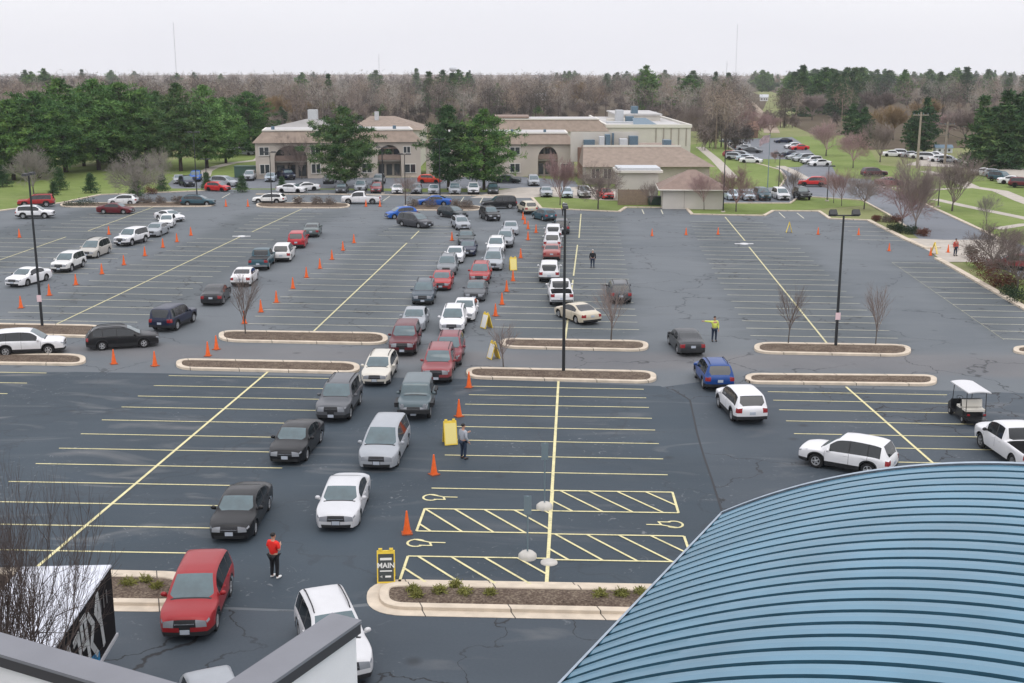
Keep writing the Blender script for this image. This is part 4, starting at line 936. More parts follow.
# --- black box trailer with a pale roof beside the parapet
def trailer():
    zt, zb = 3.65, 1.25
    a, c = G(110.5, 565, zt), G(57, 643, zt); d = (c - a).normalized(); c = a + d * 7.6
    sx = Vector((d.y, -d.x, 0)); sx = sx if sx.x < 0 else -sx; wd = 2.75
    rz = math.atan2(d.y, d.x); cen = a + d * 3.8 + sx * wd / 2
    t = thing('box_trailer', 'black box trailer with pale roof and white lettering on its side', 'trailer', (cen.x, cen.y, 0), rz)
    M_BLK = mat('black_trailer_side', (.008, .008, .009), .8, spec=.1); M_TR = mat('trailer_roof_white', (.62, .64, .70), .7, noise=.14, nscale=3, bump=.3, bscale=60)
    Mi = Matrix.Rotation(-rz, 3, 'Z'); yr = (Mi @ (a - cen)).y; s = 1 if yr > 0 else -1     # s: side of the trailer facing the aisle
    hw = wd / 2
    b = MB(); b.box((0, 0, (zt - .06 + zb) / 2), (7.6, wd, zt - .06 - zb)); b.build('box', M_BLK, t)
    b = MB(); b.box((0, 0, zt - .03), (7.64, wd + .04, .058)); b.build('roof', M_TR, t)
    b = MB(); b.box((0, s * (hw + .03), zb - .01), (7.7, .06, .10)); b.build('side_rail', mat('grey_rail', (.4, .4, .42), .5), t)
    b = MB(); b.box((0, 0, zb - .2), (7.2, .9, .3)); b.build('chassis', M_UNDER, t)
    for xx in (1.6, 2.6):
        for sg in (1, -1):
            b = MB(); b.lathe([(.2, -.13), (.42, -.13), (.45, 0), (.42, .13), (.2, .13), (.01, .1)], 18, axis='Y', c=(xx, sg * (hw - .35), .45)); b.build('wheel', M_TYRE, t)
    # slanted white graffiti lettering and a blue swash
    M_LW = mat('white_lettering', (.72, .74, .74), .6); M_LB = mat('blue_swash', (.02, .30, .62), .5)
    y = s * (hw + .012)
    def stroke(name, pts, m, wds=.16):
        b = MB()
        for (x0, z0), (x1, z1) in zip(pts[:-1], pts[1:]):
            dd = Vector((x1 - x0, 0, z1 - z0)); nn = Vector((-dd.z, 0, dd.x)).normalized() * wds / 2; e = dd.normalized() * wds * .3
            q = [Vector((x0, y, z0)) - nn - e, Vector((x1, y, z1)) - nn + e, Vector((x1, y, z1)) + nn + e, Vector((x0, y, z0)) + nn - e]
            b.add(q + [v + Vector((0, s * .01, 0)) for v in q], [(4, 5, 6, 7), (7, 6, 5, 4), (0, 1, 5, 4), (1, 2, 6, 5), (2, 3, 7, 6), (3, 0, 4, 7)])
        b.build(name, m, t)
    for i, x0 in enumerate((-2.5, -1.8, -1.1, -.4, .3, 1.0)):
        h = (1.75, 1.5, 1.6, 1.4, 1.5, 1.3)[i]; z0 = 1.62 + .02 * (i % 3)
        P_ = {0: [(0, 0), (.1, h), (.42, h * .75), (.12, h * .5)], 1: [(.4, h), (.05, h * .7), (.4, h * .35), (0, 0)], 2: [(0, 0), (0, h), (.38, h), (.38, h * .5), (0, h * .5)], 3: [(.4, 0), (0, 0), (.02, h), (.42, h * .95)], 4: [(0, 0), (.2, h), (.4, 0)], 5: [(0, h), (.4, h), (.2, h), (.2, 0)]}[i]
        stroke('lettering', [(x0 + p[0] + p[1] * .12, z0 + p[1]) for p in P_], M_LW, .22)
    b = MB(); 
    for k in range(9):
        x0 = -2.0 + k * .26; z = 1.42 + .12 * math.sin(k * .8); b.add([(x0, y + s * .004, z - .12), (x0 + .24, y + s * .004, z - .08), (x0 + .24, y + s * .004, z + .26), (x0, y + s * .004, z + .22)], [(0, 1, 2, 3), (3, 2, 1, 0)])
    b.build('blue_swash', M_LB, t)
    for k in range(4):
        stroke('lettering', [(-3.1 + k * .32, 2.7), (-3.1 + k * .32, 3.1)], mat('grey_lettering', (.2, .2, .2), .6), .07)
trailer()

# ================================================================== STREET FURNITURE
M_ORANGE = mat('cone_orange', (.80, .13, .02), .5, noise=.12, nscale=6)
M_CONEW = mat('cone_band', (.55, .50, .47), .5)
M_YEL = mat('sign_yellow', (.78, .56, .06), .5, noise=.06)
M_PALEY = mat('sign_pale_panel', (.80, .68, .25), .5)
M_DARKPANEL = mat('sign_dark_panel', (.055, .062, .062), .5)
M_SIGNW = mat('sign_white', (.75, .75, .72), .5)
M_POLE = mat('dark_bronze_pole', (.018, .021, .024), .45, spec=.5)
M_GALV = mat('galvanised_steel', (.22, .29, .33), .45, metal=.5)
M_WOODP = mat('weathered_wood', (.30, .26, .21), .9, noise=.2, nscale=3)
ORD = ['first', 'second', 'third', 'fourth', 'fifth', 'sixth', 'seventh', 'eighth', 'ninth', 'tenth', 'eleventh', 'twelfth', 'thirteenth', 'fourteenth']
def cone_proto():
    t = thing('traffic_cone', 'orange traffic cone', 'traffic cone')
    b = MB(); b.box((0, 0, .02), (.40, .40, .04)); b.build('base', mat('cone_base', (.30, .07, .02), .7), t)
    b = MB(); b.lathe([(.155, .04), (.10, .36), (.035, .86), (.03, .90), (.001, .90)], 14); b.build('body', M_ORANGE, t)
    return t
CONE = None
def cone(px, label, banded=False, sc_=1.0):
    global CONE
    if CONE is None: CONE = cone_proto(); t = CONE; t.location = G(*px); t['label'] = label; t['group'] = 'orange traffic cones'
    else: t = dup(CONE, G(*px), random.uniform(0, 1.5), label, 'orange traffic cones')
    t.scale = (1.12 * sc_,) * 3
    return t
ROWS = [
 ('orange cone from the near end of the row beside the left queue', [(21, 308), (49.5, 295.5), (76, 285), (102, 274), (124, 265), (145, 256), (163, 247.5), (177, 242), (191, 235.5)]),
 ('orange cone from the near end of the row left of the middle bay', [(244.5, 323.5), (261, 312), (276.5, 302.5), (293, 288.5), (306.5, 277.5), (320, 268.5), (332, 259.5), (343, 250.5), (354, 243)]),
 ('orange cone from the near end of the row right of the two lanes', [(495.5, 316), (502, 304.5), (506.6, 291.5), (513, 281), (520.7, 258), (528, 240), (536, 232.8), (528, 229), (525, 224), (523, 219.5)]),
 ('orange cone from the left in the row closing the far right bay', [(652, 236), (686, 235), (718, 234.5), (818, 234.5), (858.5, 235), (889, 251), (930.5, 255.5), (948, 252.5)]),
 ('orange cone from the left in the four around the black estate car', [(114, 364), (155, 366), (208, 356), (216.5, 349.5)]),
]
for lab, pts in ROWS:
    for i, p_ in enumerate(pts): cone(p_, ORD[i] + ' ' + lab, False, .86 if 'far right' in lab else 1.0)
for p_, lab in (((19.5, 237.5), 'lone orange cone left of the pale white suv'), ((109, 234.5), 'lone orange cone between beige minivan and large white suv'), ((226, 206.5), 'left one of two cones across the left drive opening'), ((248, 206.5), 'right one of two cones across the left drive opening'),
                ((366, 206.5), 'left one of two cones below the white pickup truck'), ((380, 206.5), 'right one of two cones below the white pickup truck'), ((452, 240.5), 'orange cone between charcoal minivan and the left lane bend'),
                ((469, 387.5), 'orange cone at the left tip of the central island'), ((459, 416.5), 'orange cone just behind the tall yellow sandwich board'), ((434, 474.5), 'orange cone next to the silver minivan'), ((407, 533.5), 'large orange cone by the hatched wheelchair bay')):
    cone(p_, lab)

def aframe(px, label, rz, h=1.15, panel=M_PALEY, words=False, name='sandwich_board'):
    t = thing(name, label, 'sandwich board', G(*px), rz, 'yellow sandwich boards'); wd = .68; sp = .34
    for s in (1, -1):
        M = Matrix.Rotation(-s * math.atan2(sp, h), 3, 'X')
        b = MB(); b.box((0, -s * sp / 2, h / 2), (wd, .05, h), 0, M)
        for k in (-1, 1): b.box((k * wd * .3, -s * .01, h + .03), (.14, .05, .08), 0, M)
        b.build('frame', M_YEL, t)
        b = MB(); b.box((0, -s * (sp / 2 + .028), h / 2 - .02), (wd - .09, .012, h - .18), 0, M); pn = b.build('panel', panel, t)
        if words and s == 1:
            def txt(body, size, z, m=M_SIGNW):
                cu = bpy.data.curves.new('lettering', 'FONT'); cu.body = body; cu.size = size; cu.align_x = 'CENTER'; cu.align_y = 'CENTER'; cu.extrude = .004; cu.offset = .006
                tmp = bpy.data.objects.new('tmp', cu); col.objects.link(tmp); dg = bpy.context.evaluated_depsgraph_get(); me = bpy.data.meshes.new_from_object(tmp.evaluated_get(dg))
                bpy.data.objects.remove(tmp); me.materials.clear(); me.materials.append(m)
                o = link('lettering', me, pn); o.matrix_local = Matrix.Translation((0, -(sp / 2 + .040), h / 2)) if False else (Matrix.Translation(M @ Vector((0, 0, 0)) ) @ Matrix.Identity(4))
                A = M.to_4x4(); o.matrix_local = Matrix.Translation((0, -s * (sp / 2 + .036), h / 2 - .02)) @ Matrix.Translation((0, 0, 0)) @ A @ Matrix.Translation((0, -.0, z)) @ Matrix.Rotation(R(90), 4, 'X')
            txt('MAIN', .27, .08)
            for z, ww, hh in ((.33, .44, .09), (-.12, .46, .045), (-.33, .22, .07)):
                b = MB(); b.box(Vector((0, -s * (sp / 2 + .036), h / 2 - .02)) + M @ Vector((0.08 if ww < .3 else 0, 0, z)), (ww, .006, hh), 0, M); b.build('printed_line', M_SIGNW, pn)
            b = MB(); c0 = Vector((0, -s * (sp / 2 + .036), h / 2 - .02)); b.add([c0 + M @ Vector(q) for q in ((-.24, 0, -.33), (-.14, 0, -.28), (-.14, 0, -.38))] , [(0, 1, 2), (2, 1, 0)]); b.build('printed_arrow', M_SIGNW, pn)
    return t
aframe((386.5, 580), 'yellow sandwich board with dark MAIN panel by flower island', R(4), 1.22, M_DARKPANEL, True)
aframe((450, 443.5), 'yellow sandwich board beside the person in grey top', R(14), 1.25)
aframe((493.5, 358.5), 'yellow sandwich board by the left tip of an island', R(-62), 1.15, M_SIGNW)
aframe((486.5, 328), 'pale yellow sandwich board behind the white suv with sunroof', R(-55), 1.15, M_SIGNW)
aframe((513, 270), 'yellow sandwich board in the cone row of the right lane', R(10), 1.25)
aframe((789, 232.5), 'pale sandwich board seen edge-on at the far right bay', R(82), 1.2)
aframe((934, 254), 'yellow sandwich board at the entry beside a cone', R(60), 1.2)

def lamp_post(px_base, px_top, label, heads, group='parking lot lamp posts', r0=.11, base_h=.75, plaque=None):
    a = G(*px_base); top = at_depth(px_top[0], px_top[1], a.y).z
    t = thing('lamp_post', label, 'lamp post', a, 0, group)
    if base_h:
        b = MB(); b.tube((0, 0, 0), (0, 0, base_h * .0 + .14), .32, .30, 16); b.build('footing', M_CONC, t)
    b = MB(); b.tube((0, 0, .1), (0, 0, top - .1), r0, r0 * .62, 10); b.build('pole', M_POLE, t)
    if heads == 'flood':
        b = MB(); b.tube((-.75, 0, top - .1), (.75, 0, top - .1), .05, .05, 8); b.build('crossarm', M_POLE, t)
        for s in (-1, 1):
            b = MB(); M = Matrix.Rotation(R(-25), 3, 'X'); b.box((s * .78, -.1, top + .1), (.55, .42, .38), 0, M, .8); b.build('floodlight', M_POLE, t)
    else:
        for s in heads:
            b = MB(); b.box((s[0] * .55, s[1] * .55, top), (.75 if s[0] else .34, .75 if s[1] else .34, .18), 0, None, .85); b.tube((0, 0, top - .12), (s[0] * .3, s[1] * .3, top - .02), .04, .04, 6); b.build('lamp_head', M_POLE, t)
    if plaque:
        b = MB(); b.box((0, -r0 - .02, plaque), (.34, .03, .5)); b.build('notice', mat('pink_notice', (.75, .55, .58), .6), t)
    return t
lamp_post((42.5, 328), (27, 174), 'tall dark lamp post with pink notice at the left edge', [(0, 1), (0, -1)], plaque=2.3)
lamp_post((563.5, 373.5), (562, 206), 'tall dark lamp post on the central island', [(0, 1), (0, -1)], plaque=None)
lamp_post((835.5, 348), (841.5, 214), 'dark lamp post with twin floodlights on the right island', 'flood', plaque=2.3)
lamp_post((197.5, 203), (195.5, 132), 'lamp post against the dark pines by the teal estate', [(-1, 0), (1, 0)], r0=.09)
lamp_post((440, 196), (440.5, 139), 'lamp post in front of the middle pine pair', [(-1, 0), (1, 0)], r0=.1)
lamp_post((383, 193.5), (382.5, 147), 'lamp post right of the single middle pine', [(-1, 0), (1, 0)], r0=.12)
lamp_post((405.5, 206), (404, 154), 'slender lamp post rising from the shrub island', [(-1, 0), (1, 0)], r0=.08)
lamp_post((272, 205), (272, 152), 'slender lamp post on the island by the white estate', [(-1, 0), (1, 0)], r0=.08)
lamp_post((206.5, 180), (206.5, 159), 'short lamp post beside the curving lawn path', [(-1, 0), (1, 0)], r0=.08)
lamp_post((723, 212), (723.5, 141), 'slim lamp post at the right end of the hip-roofed garage', [(-1, 0), (1, 0)], r0=.09)
lamp_post((778, 198), (778, 153), 'slim lamp post behind the parked cars near the flagpole', [(-1, 0), (1, 0)], r0=.08)
lamp_post((827, 201), (827, 166), 'slim lamp post in the verge by the red suv', [(-1, 0), (1, 0)], r0=.08)
lamp_post((938, 207), (939.5, 175), 'slim lamp post on the lawn beside the drive', [(-1, 0), (1, 0)], r0=.09)
# wheelchair-bay signs on round concrete feet
def bay_sign(px, px_top, label):
    a = G(*px); top = at_depth(px_top[0], px_top[1], a.y).z
    t = thing('parking_sign', label, 'sign', a)
    b = MB(); b.lathe([(.37, 0), (.36, .16), (.25, .26), (.001, .28)], 20); b.build('concrete_foot', mat('foot_concrete', (.5, .48, .44), .9, noise=.1), t)
    b = MB(); b.tube((0, 0, .3), (0, 0, top), .035, .035, 8); b.build('post', M_GALV, t)
    b = MB(); b.box((0, -.05, top - .38), (.03 if False else .30, .012, .75)); b.build('sign_plate', M_GALV, t)
    b = MB(); b.box((.0, .05, top - .38), (.30, .012, .75)); b.build('sign_plate', M_GALV, t)
bay_sign((527.5, 558), (528.5, 496), 'steel parking sign on concrete foot in the nearer wheelchair bay')
bay_sign((544.5, 508.5), (544.5, 443), 'steel parking sign on concrete foot by the farther hatched bay')
t = thing('low_footing', 'flat round concrete footing on the yellow line beside a sign', 'footing', G(549, 563)); b = MB(); b.lathe([(.34, 0), (.33, .06), (.001, .065)], 20); b.build('disc', mat('foot_concrete', (.5, .48, .44), .9), t)
# flagpole
t = thing('flagpole', 'tall flagpole with a small flag by the parked cars', 'flagpole', G(767, 199)); zz = at_depth(767, 134, t.location.y).z
b = MB(); b.tube((0, 0, 0), (0, 0, zz), .08, .04, 8); b.build('pole', M_GALV, t)
b = MB(); b.add([(0, 0, zz - .1), (-.9, .3, zz - .3), (-1.5, .2, zz - .9), (-1.5, .2, zz - 2.0), (-.9, .3, zz - 1.5), (0, 0, zz - 1.2)], [(0, 1, 4, 5), (1, 2, 3, 4), (5, 4, 1, 0), (4, 3, 2, 1)]); b.build('flag', mat('flag_cloth', (.55, .45, .48), .8, noise=.4, nscale=2), t)
# utility poles with sagging wires
POLES = []
for (px, top, lab) in (((917, 168), (919, 112), 'pale utility pole with crossarm nearer the drive'), ((944.5, 164), (946, 122), 'utility pole with crossarm left of the dark evergreens'), ((1019, 164), (1020, 130), 'utility pole at the right edge by the evergreens')):
    a = G(*px); zt = at_depth(*top, a.y).z; t = thing('utility_pole', lab, 'utility pole', a, 0, 'utility poles along the street')
    b = MB(); b.tube((0, 0, 0), (0, 0, zt), .30, .18, 8); b.build('pole', M_WOODP, t)
    b = MB(); b.box((0, 0, zt - .6), (3.2, .16, .18)); b.build('crossarm', M_WOODP, t)
    b = MB()
    for k in (-1.4, -.5, .5, 1.4): b.tube((k, 0, zt - .5), (k, 0, zt - .2), .06, .05, 6)
    b.build('insulator', M_GALV, t); POLES.append((a, zt))
for i in range(2):
    (a, z0), (c, z1) = POLES[i], POLES[i + 1]
    t = MB()
    for k in (-1.4, 1.4, .5):
        pts = [Vector((a.x + (c.x - a.x) * s + k * .8, a.y + (c.y - a.y) * s, z0 - .3 + (z1 - z0) * s - 4 * 1.0 * s * (1 - s) - (k == .5) * 2.2)) for s in [j / 10 for j in range(11)]]
        for j in range(10): t.tube(pts[j], pts[j + 1], .045, .045, 4, caps=False)
    tag(t.build('power_line', M_POLE), 'sagging wires between the %s utility poles' % ('two left' if i == 0 else 'two right'), 'power line')
# radio masts and water tower on the skyline
for (px, y1, y2, dd, lab) in ((177, 22, 74, 2400, 'faint thin radio mast above the dark pines'), (735, 24, 78, 2600, 'faint tall radio mast above the right wood'), (726, 61, 78, 2200, 'faint short radio mast beside the tall right one'), (379.5, 54, 78, 2300, 'faint thin radio mast above the brown wood')):
    a = at_depth(px, y2 + 10, dd); zt = at_depth(px, y1, dd).z; b = MB()
    for k in range(3):
        an = R(120 * k); b.tube((math.cos(an) * .6, math.sin(an) * .6, 0), (math.cos(an) * .6, math.sin(an) * .6, zt), .16, .16, 4)
    for k in range(int(zt / 6)): b.tube((.6, 0, k * 6), (-.3, .52, k * 6 + 3), .1, .1, 3); b.tube((-.3, .52, k * 6 + 3), (-.3, -.52, k * 6 + 6), .1, .1, 3)
    o = b.build('radio_mast', mat('mast_steel', (.45, .45, .48), .7), loc=(a.x, dd, 0)); tag(o, lab, 'radio mast')
a = at_depth(453, 76, 1800); zt = at_depth(453, 69, 1800).z
t = thing('water_tower', 'tiny pale water tower on the wooded skyline', 'water tower', (a.x, 1800, 0)); b = MB(); b.ball((0, 0, zt), 5.6, 14, 0, (1, 1, .75)); b.build('tank', mat('pale_tank', (.6, .62, .65), .6), t)
b = MB(); b.tube((0, 0, 0), (0, 0, zt - 3), 1.8, 1.5, 10); b.build('stem', mat('pale_tank', (.6, .62, .65), .6), t)
# ================================================================== PEOPLE AND GOLF CART
M_SKIN = mat('skin', (.48, .27, .19), .55); M_HAIR = mat('dark_hair', (.015, .012, .011), .6)
def skin_mesh(name, nodes, edges, mats, parent, sub=2, extra=None, root=0):
    me = bpy.data.meshes.new(name); ks = list(nodes); me.from_pydata([nodes[k][0] for k in ks], [(ks.index(a), ks.index(b)) for a, b in edges], [])
    tmp = bpy.data.objects.new('tmp', me); col.objects.link(tmp)
    m = tmp.modifiers.new('s', 'SKIN'); m.use_smooth_shade = True
    for i, k in enumerate(ks):
        r = nodes[k][1]; me.skin_vertices[0].data[i].radius = (r, r) if not hasattr(r, '__len__') else r
        me.skin_vertices[0].data[i].use_root = (i == root)
    tmp.modifiers.new('u', 'SUBSURF').levels = sub
    tmp.modifiers['u'].render_levels = sub
    dg = bpy.context.evaluated_depsgraph_get(); out = bpy.data.meshes.new_from_object(tmp.evaluated_get(dg)); bpy.data.objects.remove(tmp)
    out.materials.clear()
    for q in mats: out.materials.append(q)
    out.polygons.foreach_set('use_smooth', [True] * len(out.polygons))
    if extra:
        bm = bmesh.new(); bm.from_mesh(out); extra(bm); bm.to_mesh(out); bm.free()
    out.name = name; return link(name, out, parent)
def person(px, rz, label, shirt, trousers, arms='down', vest=None, hair=M_HAIR, shoes=None, h=1.76, hood=False):
    t = thing('person', label, 'person', G(*px), rz); k = h / 1.76        # faces local -Y
    V_ = lambda x, y, z: Vector((x, y, z)) * k
    J = dict(pel=(V_(0, 0, .94), (.15 * k, .105 * k)), bel=(V_(0, .01, 1.10), (.145 * k, .10 * k)), che=(V_(0, 0, 1.32), (.17 * k, .115 * k)), nek=(V_(0, .01, 1.47), .06 * k), nk2=(V_(0, -.005, 1.54), .055 * k), hd=(V_(0, -.02, 1.64), (.078 * k, .095 * k)), hd2=(V_(0, -.015, 1.72), (.06 * k, .075 * k)))
    E = [('pel', 'bel'), ('bel', 'che'), ('che', 'nek'), ('nek', 'nk2'), ('nk2', 'hd'), ('hd', 'hd2')]
    A = {}
    if arms == 'down': A = {s: [(s * .19, 0, 1.40), (s * .245, .03, 1.14), (s * .235, -.06, .90)] for s in (1, -1)}
    if arms == 'folded': A = {1: [(.19, 0, 1.40), (.25, .02, 1.14), (.10, -.20, 1.16)], -1: [(-.19, 0, 1.40), (-.25, .02, 1.14), (-.08, -.22, 1.22)]}
    if arms == 'phone': A = {1: [(.19, 0, 1.40), (.24, .02, 1.14), (.10, -.24, 1.24)], -1: [(-.19, 0, 1.40), (-.24, .03, 1.14), (-.22, -.10, .92)]}
    if arms == 'point': A = {1: [(.19, 0, 1.40), (.45, -.02, 1.44), (.70, -.04, 1.47)], -1: [(-.19, 0, 1.40), (-.245, .03, 1.14), (-.235, -.06, .90)]}
    for s in (1, -1):
        n = 'R' if s > 0 else 'L'; a = A[s]
        d = (Vector(a[2]) - Vector(a[1])).normalized(); hand = Vector(a[2]) + d * .09
        J.update({'sh' + n: (V_(*a[0]), .062 * k), 'el' + n: (V_(*a[1]), .046 * k), 'wr' + n: (V_(*a[2]), .032 * k), 'ha' + n: (V_(*hand), (.042 * k, .022 * k))})
        E += [('che', 'sh' + n), ('sh' + n, 'el' + n), ('el' + n, 'wr' + n), ('wr' + n, 'ha' + n)]
        for fi, (ox, ln) in enumerate(((-.030, .075), (-.010, .088), (.011, .082), (.030, .062))):
            side = d.cross(Vector((0, 1, 0))).normalized() if abs(d.y) < .9 else Vector((1, 0, 0)); p0 = hand + side * ox + d * .03; p1 = p0 + d * ln * .6 + Vector((0, -.008, 0)); p2 = p1 + d * ln * .35 + Vector((0, -.02, 0))
            J['f%d%s' % (fi, n)] = (V_(*p0), .009 * k); J['g%d%s' % (fi, n)] = (V_(*p1), .008 * k); J['h%d%s' % (fi, n)] = (V_(*p2), .006 * k); E += [('ha' + n, 'f%d%s' % (fi, n)), ('f%d%s' % (fi, n), 'g%d%s' % (fi, n)), ('g%d%s' % (fi, n), 'h%d%s' % (fi, n))]
        th = hand + Vector((0, -.035, .01)); J['t' + n] = (V_(*(th + d * .01)), .011 * k); J['u' + n] = (V_(*(th + d * .05)), .008 * k); E += [('ha' + n, 't' + n), ('t' + n, 'u' + n)]
        J.update({'hp' + n: (V_(s * .095, 0, .88), .088 * k), 'kn' + n: (V_(s * .11, -.015, .49), .058 * k), 'an' + n: (V_(s * .115, .02, .09), .040 * k), 'ft' + n: (V_(s * .125, -.15, .035), (.042 * k, .032 * k))})
        E += [('pel', 'hp' + n), ('hp' + n, 'kn' + n), ('kn' + n, 'an' + n), ('an' + n, 'ft' + n)]
    def face(bm):
        def bump(c, r, s=(1, 1, 1)):
            bmesh.ops.create_uvsphere(bm, u_segments=8, v_segments=6, radius=r, matrix=Matrix.Translation(V_(*c)) @ Matrix.Diagonal((*s, 1)))
        bump((0, -.118, 1.635), .02 * k, (.8, 1, 1.3)); bump((.082, -.01, 1.64), .024 * k, (.4, .8, 1.2)); bump((-.082, -.01, 1.64), .024 * k, (.4, .8, 1.2)); bump((0, -.100, 1.585), .024 * k, (1.3, .5, .4))
    skin_mesh('person_body', J, E, [M_SKIN], t, 2, face)
    for s in (1, -1):
        b = MB(); b.ball(V_(s * .033, -.098, 1.66), .013 * k, 8, 0, (1, .6, .8)); b.build('eye', M_HAIR, t)
    def sub(keys, grow, name, m, edges, over=None):
        N_ = {}
        for q in keys:
            r = J[q][1]; g = grow if not isinstance(grow, dict) else grow.get(q, .015); N_[q] = (J[q][0], (r[0] + g, r[1] + g) if hasattr(r, '__len__') else r + g)
        if over: N_.update(over)
        return skin_mesh(name, N_, edges, [m], t, 2)
    te = [('che', 'bel'), ('bel', 'pel'), ('che', 'shR'), ('shR', 'elR'), ('che', 'shL'), ('shL', 'elL'), ('che', 'nek')]
    keys = ['che', 'bel', 'pel', 'shR', 'elR', 'shL', 'elL', 'nek']
    ov = {'pel': (V_(0, 0, .90), (.165 * k, .125 * k))}
    if arms in ('down', 'phone', 'point') or shirt.name != 'red_shirt': te += [('elR', 'wrR'), ('elL', 'wrL')]; keys += ['wrR', 'wrL']
    else:
        for n in 'RL': ov['el' + n] = (J['sh' + n][0].lerp(J['el' + n][0], .8), .066 * k)
    sub(keys, .018 * k, 'top', shirt, te, ov)
    sub(['pel', 'hpR', 'knR', 'anR', 'hpL', 'knL', 'anL'], .014 * k, 'trousers', trousers, [('pel', 'hpR'), ('hpR', 'knR'), ('knR', 'anR'), ('pel', 'hpL'), ('hpL', 'knL'), ('knL', 'anL')])
    for s, n in ((1, 'R'), (-1, 'L')):
        b = MB(); b.ball(V_(s * .125, -.06, .055), .062 * k, 10, 0, (.85, 2.2, .85)); b.build('shoe', shoes or M_TRIM, t)
    b = MB(); b.ball(V_(0, .012, 1.715), .100 * k, 12, 0, (.86, .98, .82)); b.build('hair', hair, t)
    t.scale = (1.14, 1.14, 1.04)
    if vest:
        sub(['che', 'bel', 'pel'], .036 * k, 'vest', vest, [('che', 'bel'), ('bel', 'pel')], {'che': (V_(0, 0, 1.37), (.20 * k, .15 * k)), 'pel': (V_(0, 0, .98), (.175 * k, .14 * k))})
    return t
M_RED = mat('red_shirt', (.72, .022, .014), .7); M_BLKC = mat('black_cloth', (.012, .013, .016), .85); M_GREYC = mat('grey_cloth', (.36, .38, .42), .85); M_JEAN = mat('dark_jeans', (.018, .032, .06), .85)
M_HIVIS = mat('hi_vis_yellow', (.60, .66, .12), .6); M_WSH = mat('white_shoe', (.75, .75, .73), .6); M_HVR = mat('red_jacket', (.62, .06, .035), .75); M_CAP = mat('pale_cap', (.72, .74, .6), .7); M_GHAIR = mat('grey_hair', (.45, .44, .42), .7)
person((275, 578), R(150), 'person in red shirt and black trousers with folded arms', M_RED, M_BLKC, 'folded', shoes=M_WSH)
person((463.5, 459), R(130), 'person in grey top and dark jeans by the yellow board', M_GREYC, M_JEAN, 'phone')
person((592.5, 268), R(175), 'person in black jacket and jeans walking in the far bay', M_BLKC, M_JEAN, 'down', hair=M_GHAIR)
person((714, 341.5), R(10), 'person in hi-vis vest pointing beside the dark sedan', M_HIVIS, M_JEAN, 'point', vest=M_HIVIS).scale = (-1.14, 1.14, 1.04)
person((563.5, 216), R(180), 'person in hi-vis jacket and pale cap at the lawn kerb', M_HIVIS, M_BLKC, 'down', vest=M_HIVIS, hair=M_CAP)
person((955, 256), R(20), 'person in red jacket by a cone at the entry', M_HVR, M_JEAN, 'down')
